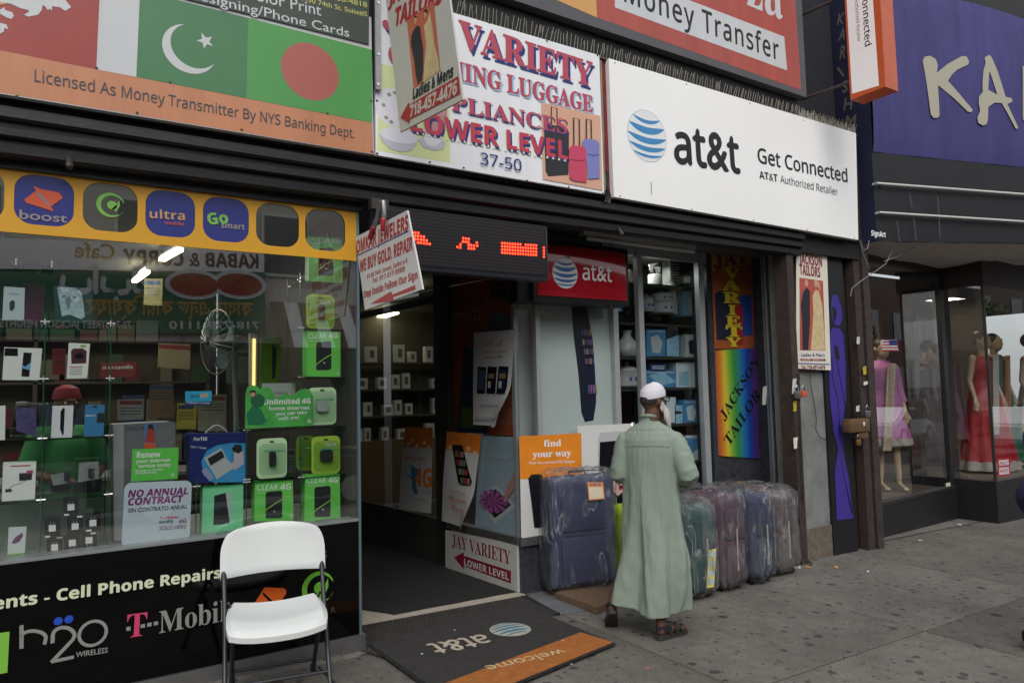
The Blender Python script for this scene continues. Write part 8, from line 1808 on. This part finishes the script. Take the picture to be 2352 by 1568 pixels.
for c_, u in ((1, 445), (2, 548)):
    a = fpx((u, 655)); h = A._h(); MB().flat(A.pl, [(a[0]+0.8*cos(2*pi*k/20), a[1]+0.45*sin(2*pi*k/20)) for k in range(20)], h).build('dish_picture', WHITE2, t); MB().flat(A.pl, [(a[0]+0.66*cos(2*pi*k/20), a[1]+0.34*sin(2*pi*k/20)) for k in range(20)], h+0.01).build('dish_picture', mat('curry_red', (150, 60, 34), 0.5, var=0.5, vscale=6), t)
t = thing('striped_awning', (9.5, -13, 3.2), 'striped awning beside the green restaurant sign across the street', 'awning')
x0 = mir((618, 700)).x; 
for k in range(12): MB().add([(x0+0.42*k, -13.4, 4.6), (x0+0.42*k+0.42, -13.4, 4.6), (x0+0.42*k+0.42, -12.2, 3.1), (x0+0.42*k, -12.2, 3.1)], [(0, 1, 2, 3)]).build('stripe', WHITE2 if k % 2 else BRN, t)
def car(label, x, y, m, L=4.5, Hh=1.45, van=False, kind='car'):
    z0 = gz(x)-0.15; t = thing('parked_car' if not van else 'white_van', (x, y, z0), label, kind, None if van else 'cars parked along the kerb')
    if van: body = [(-L/2, 0.35), (L/2, 0.35), (L/2, 1.0), (L/2-0.7, 1.25), (L/2-1.3, 2.05), (-L/2, 2.1)]; glassp = [(L/2-0.8, 1.3), (L/2-1.35, 1.95), (-L/2+0.4, 1.95), (-L/2+0.4, 1.3)]
    else: body = [(-L/2, 0.3), (L/2, 0.3), (L/2, 0.7), (L/2-0.15, 0.82), (L/2-1.2, 0.95), (L/2-1.95, Hh-0.03), (-L/2+1.3, Hh), (-L/2+0.55, 1.02), (-L/2, 0.9)]; glassp = [(L/2-1.32, 0.95), (L/2-2.0, Hh-0.1), (-L/2+1.35, Hh-0.08), (-L/2+0.72, 0.98)]
    P = Plane((x, y+0.88, z0), (-1, 0, 0)); bm = bmesh.new(); f = bm.faces.new([bm.verts.new((x+a, y-0.88, z0+b)) for a, b in body]); r_ = bmesh.ops.extrude_face_region(bm, geom=[f])
    for v in r_['geom']:
        if isinstance(v, bmesh.types.BMVert): v.co.y += 1.76
    bmesh.ops.recalc_face_normals(bm, faces=list(bm.faces)); bmesh.ops.bevel(bm, geom=list(bm.edges), offset=0.09, segments=3, affect='EDGES'); MB().bm(bm, smooth=True).build('body', m, t)
    for s_ in (-1, 1): MB().add([(x+a, y+s_*0.885, z0+b) for a, b in glassp], [tuple(range(len(glassp)))]).build('side_window', SB, t)
    if not van: MB().add([(x+L/2-1.22, y-0.7, z0+1.0), (x+L/2-1.22, y+0.7, z0+1.0), (x+L/2-1.95, y+0.6, z0+Hh-0.02), (x+L/2-1.95, y-0.6, z0+Hh-0.02)], [(0, 1, 2, 3)]).build('windscreen', SB, t)
    for wx in (-L/2+0.85, L/2-0.85):
        for s_ in (-1, 1):
            w_ = MB().lathe([(0.001, -0.1), (0.33, -0.1), (0.34, 0), (0.33, 0.1), (0.001, 0.1)], (x+wx, y+s_*0.82, z0+0.34), 20, R=Matrix.Rotation(pi/2, 3, 'X')).build('wheel', INK, t); MB().lathe([(0.001, -0.11), (0.2, -0.105), (0.21, 0.105), (0.001, 0.11)], (x+wx, y+s_*0.82, z0+0.34), 14, R=Matrix.Rotation(pi/2, 3, 'X')).build('rim', SIL, w_)
    for s_ in (-1, 1): MB().rbox(x+L/2-0.02, x+L/2+0.03, y+s_*0.6-0.18, y+s_*0.6+0.18, z0+0.55, z0+0.72, 0.02).build('headlight', WHITE, t)
CP = mat('silver_paint', (206, 208, 212), 0.25, metal=0.1); DP = mat('dark_paint', (40, 42, 50), 0.15); WP = mat('white_car_paint', (226, 228, 230), 0.2)
car('silver car parked at the kerb reflected in the clothing shop window', mir((2110, 1000), 12.0).x, -2.95, CP); car('white sedan parked ahead of the silver car, reflected far right', mir((2300, 1000), 12.0).x+1.5, -2.95, WP)
car('dark car parked at the kerb behind the viewer', 2.6, -2.95, DP); car('grey car parked farther back along the kerb', -4.2, -2.95, mat('grey_paint', (90, 94, 98), 0.2)); car('blue-grey car parked opposite the recessed corner window', 9.5, -2.95, mat('blue_grey_paint', (70, 82, 100), 0.2))
car('white van standing in the far lane', mir((2150, 900), 17.0).x, -7.6, WP, 5.4, van=True, kind='van')
LEAFM = mat('tree_leaves', (62, 84, 40), 0.6, var=0.4, vscale=2)
for k, (x, y, lab) in enumerate(((22, -11.5, 'leafy street tree across the road, nearest the striped awning'), (28, -11.8, 'leafy street tree across the road, nearest the white van'), (36, -12.2, 'leafy street tree across the road, farther along'), (45, -11.6, 'farthest leafy street tree across the road'))):
    t = thing('street_tree', (x, y, gz(x)), lab, 'tree', 'street trees across the road'); MB().tube([(x, y, gz(x)-0.2), (x+0.1, y, 2.2), (x, y+0.1, 4)], [0.2, 0.15, 0.08], 8).build('trunk', RUST, t)
    rr = random.Random(k); mb = MB()
    for i in range(1500):
        d = V3((rr.gauss(0, 1), rr.gauss(0, 1), rr.gauss(0, 1))).normalized()*rr.uniform(0.4, 1)**0.5; c = V3((x+d.x*2.4, y+d.y*2.4, 4.6+d.z*2.0)); a = V3((rr.uniform(-1, 1), rr.uniform(-1, 1), rr.uniform(-1, 1))).normalized()*0.16; b = a.orthogonal().normalized()*0.12
        mb.add([c-a, c+b, c+a, c-b], [(0, 1, 2, 3)])
    mb.build('crown', LEAFM, t)
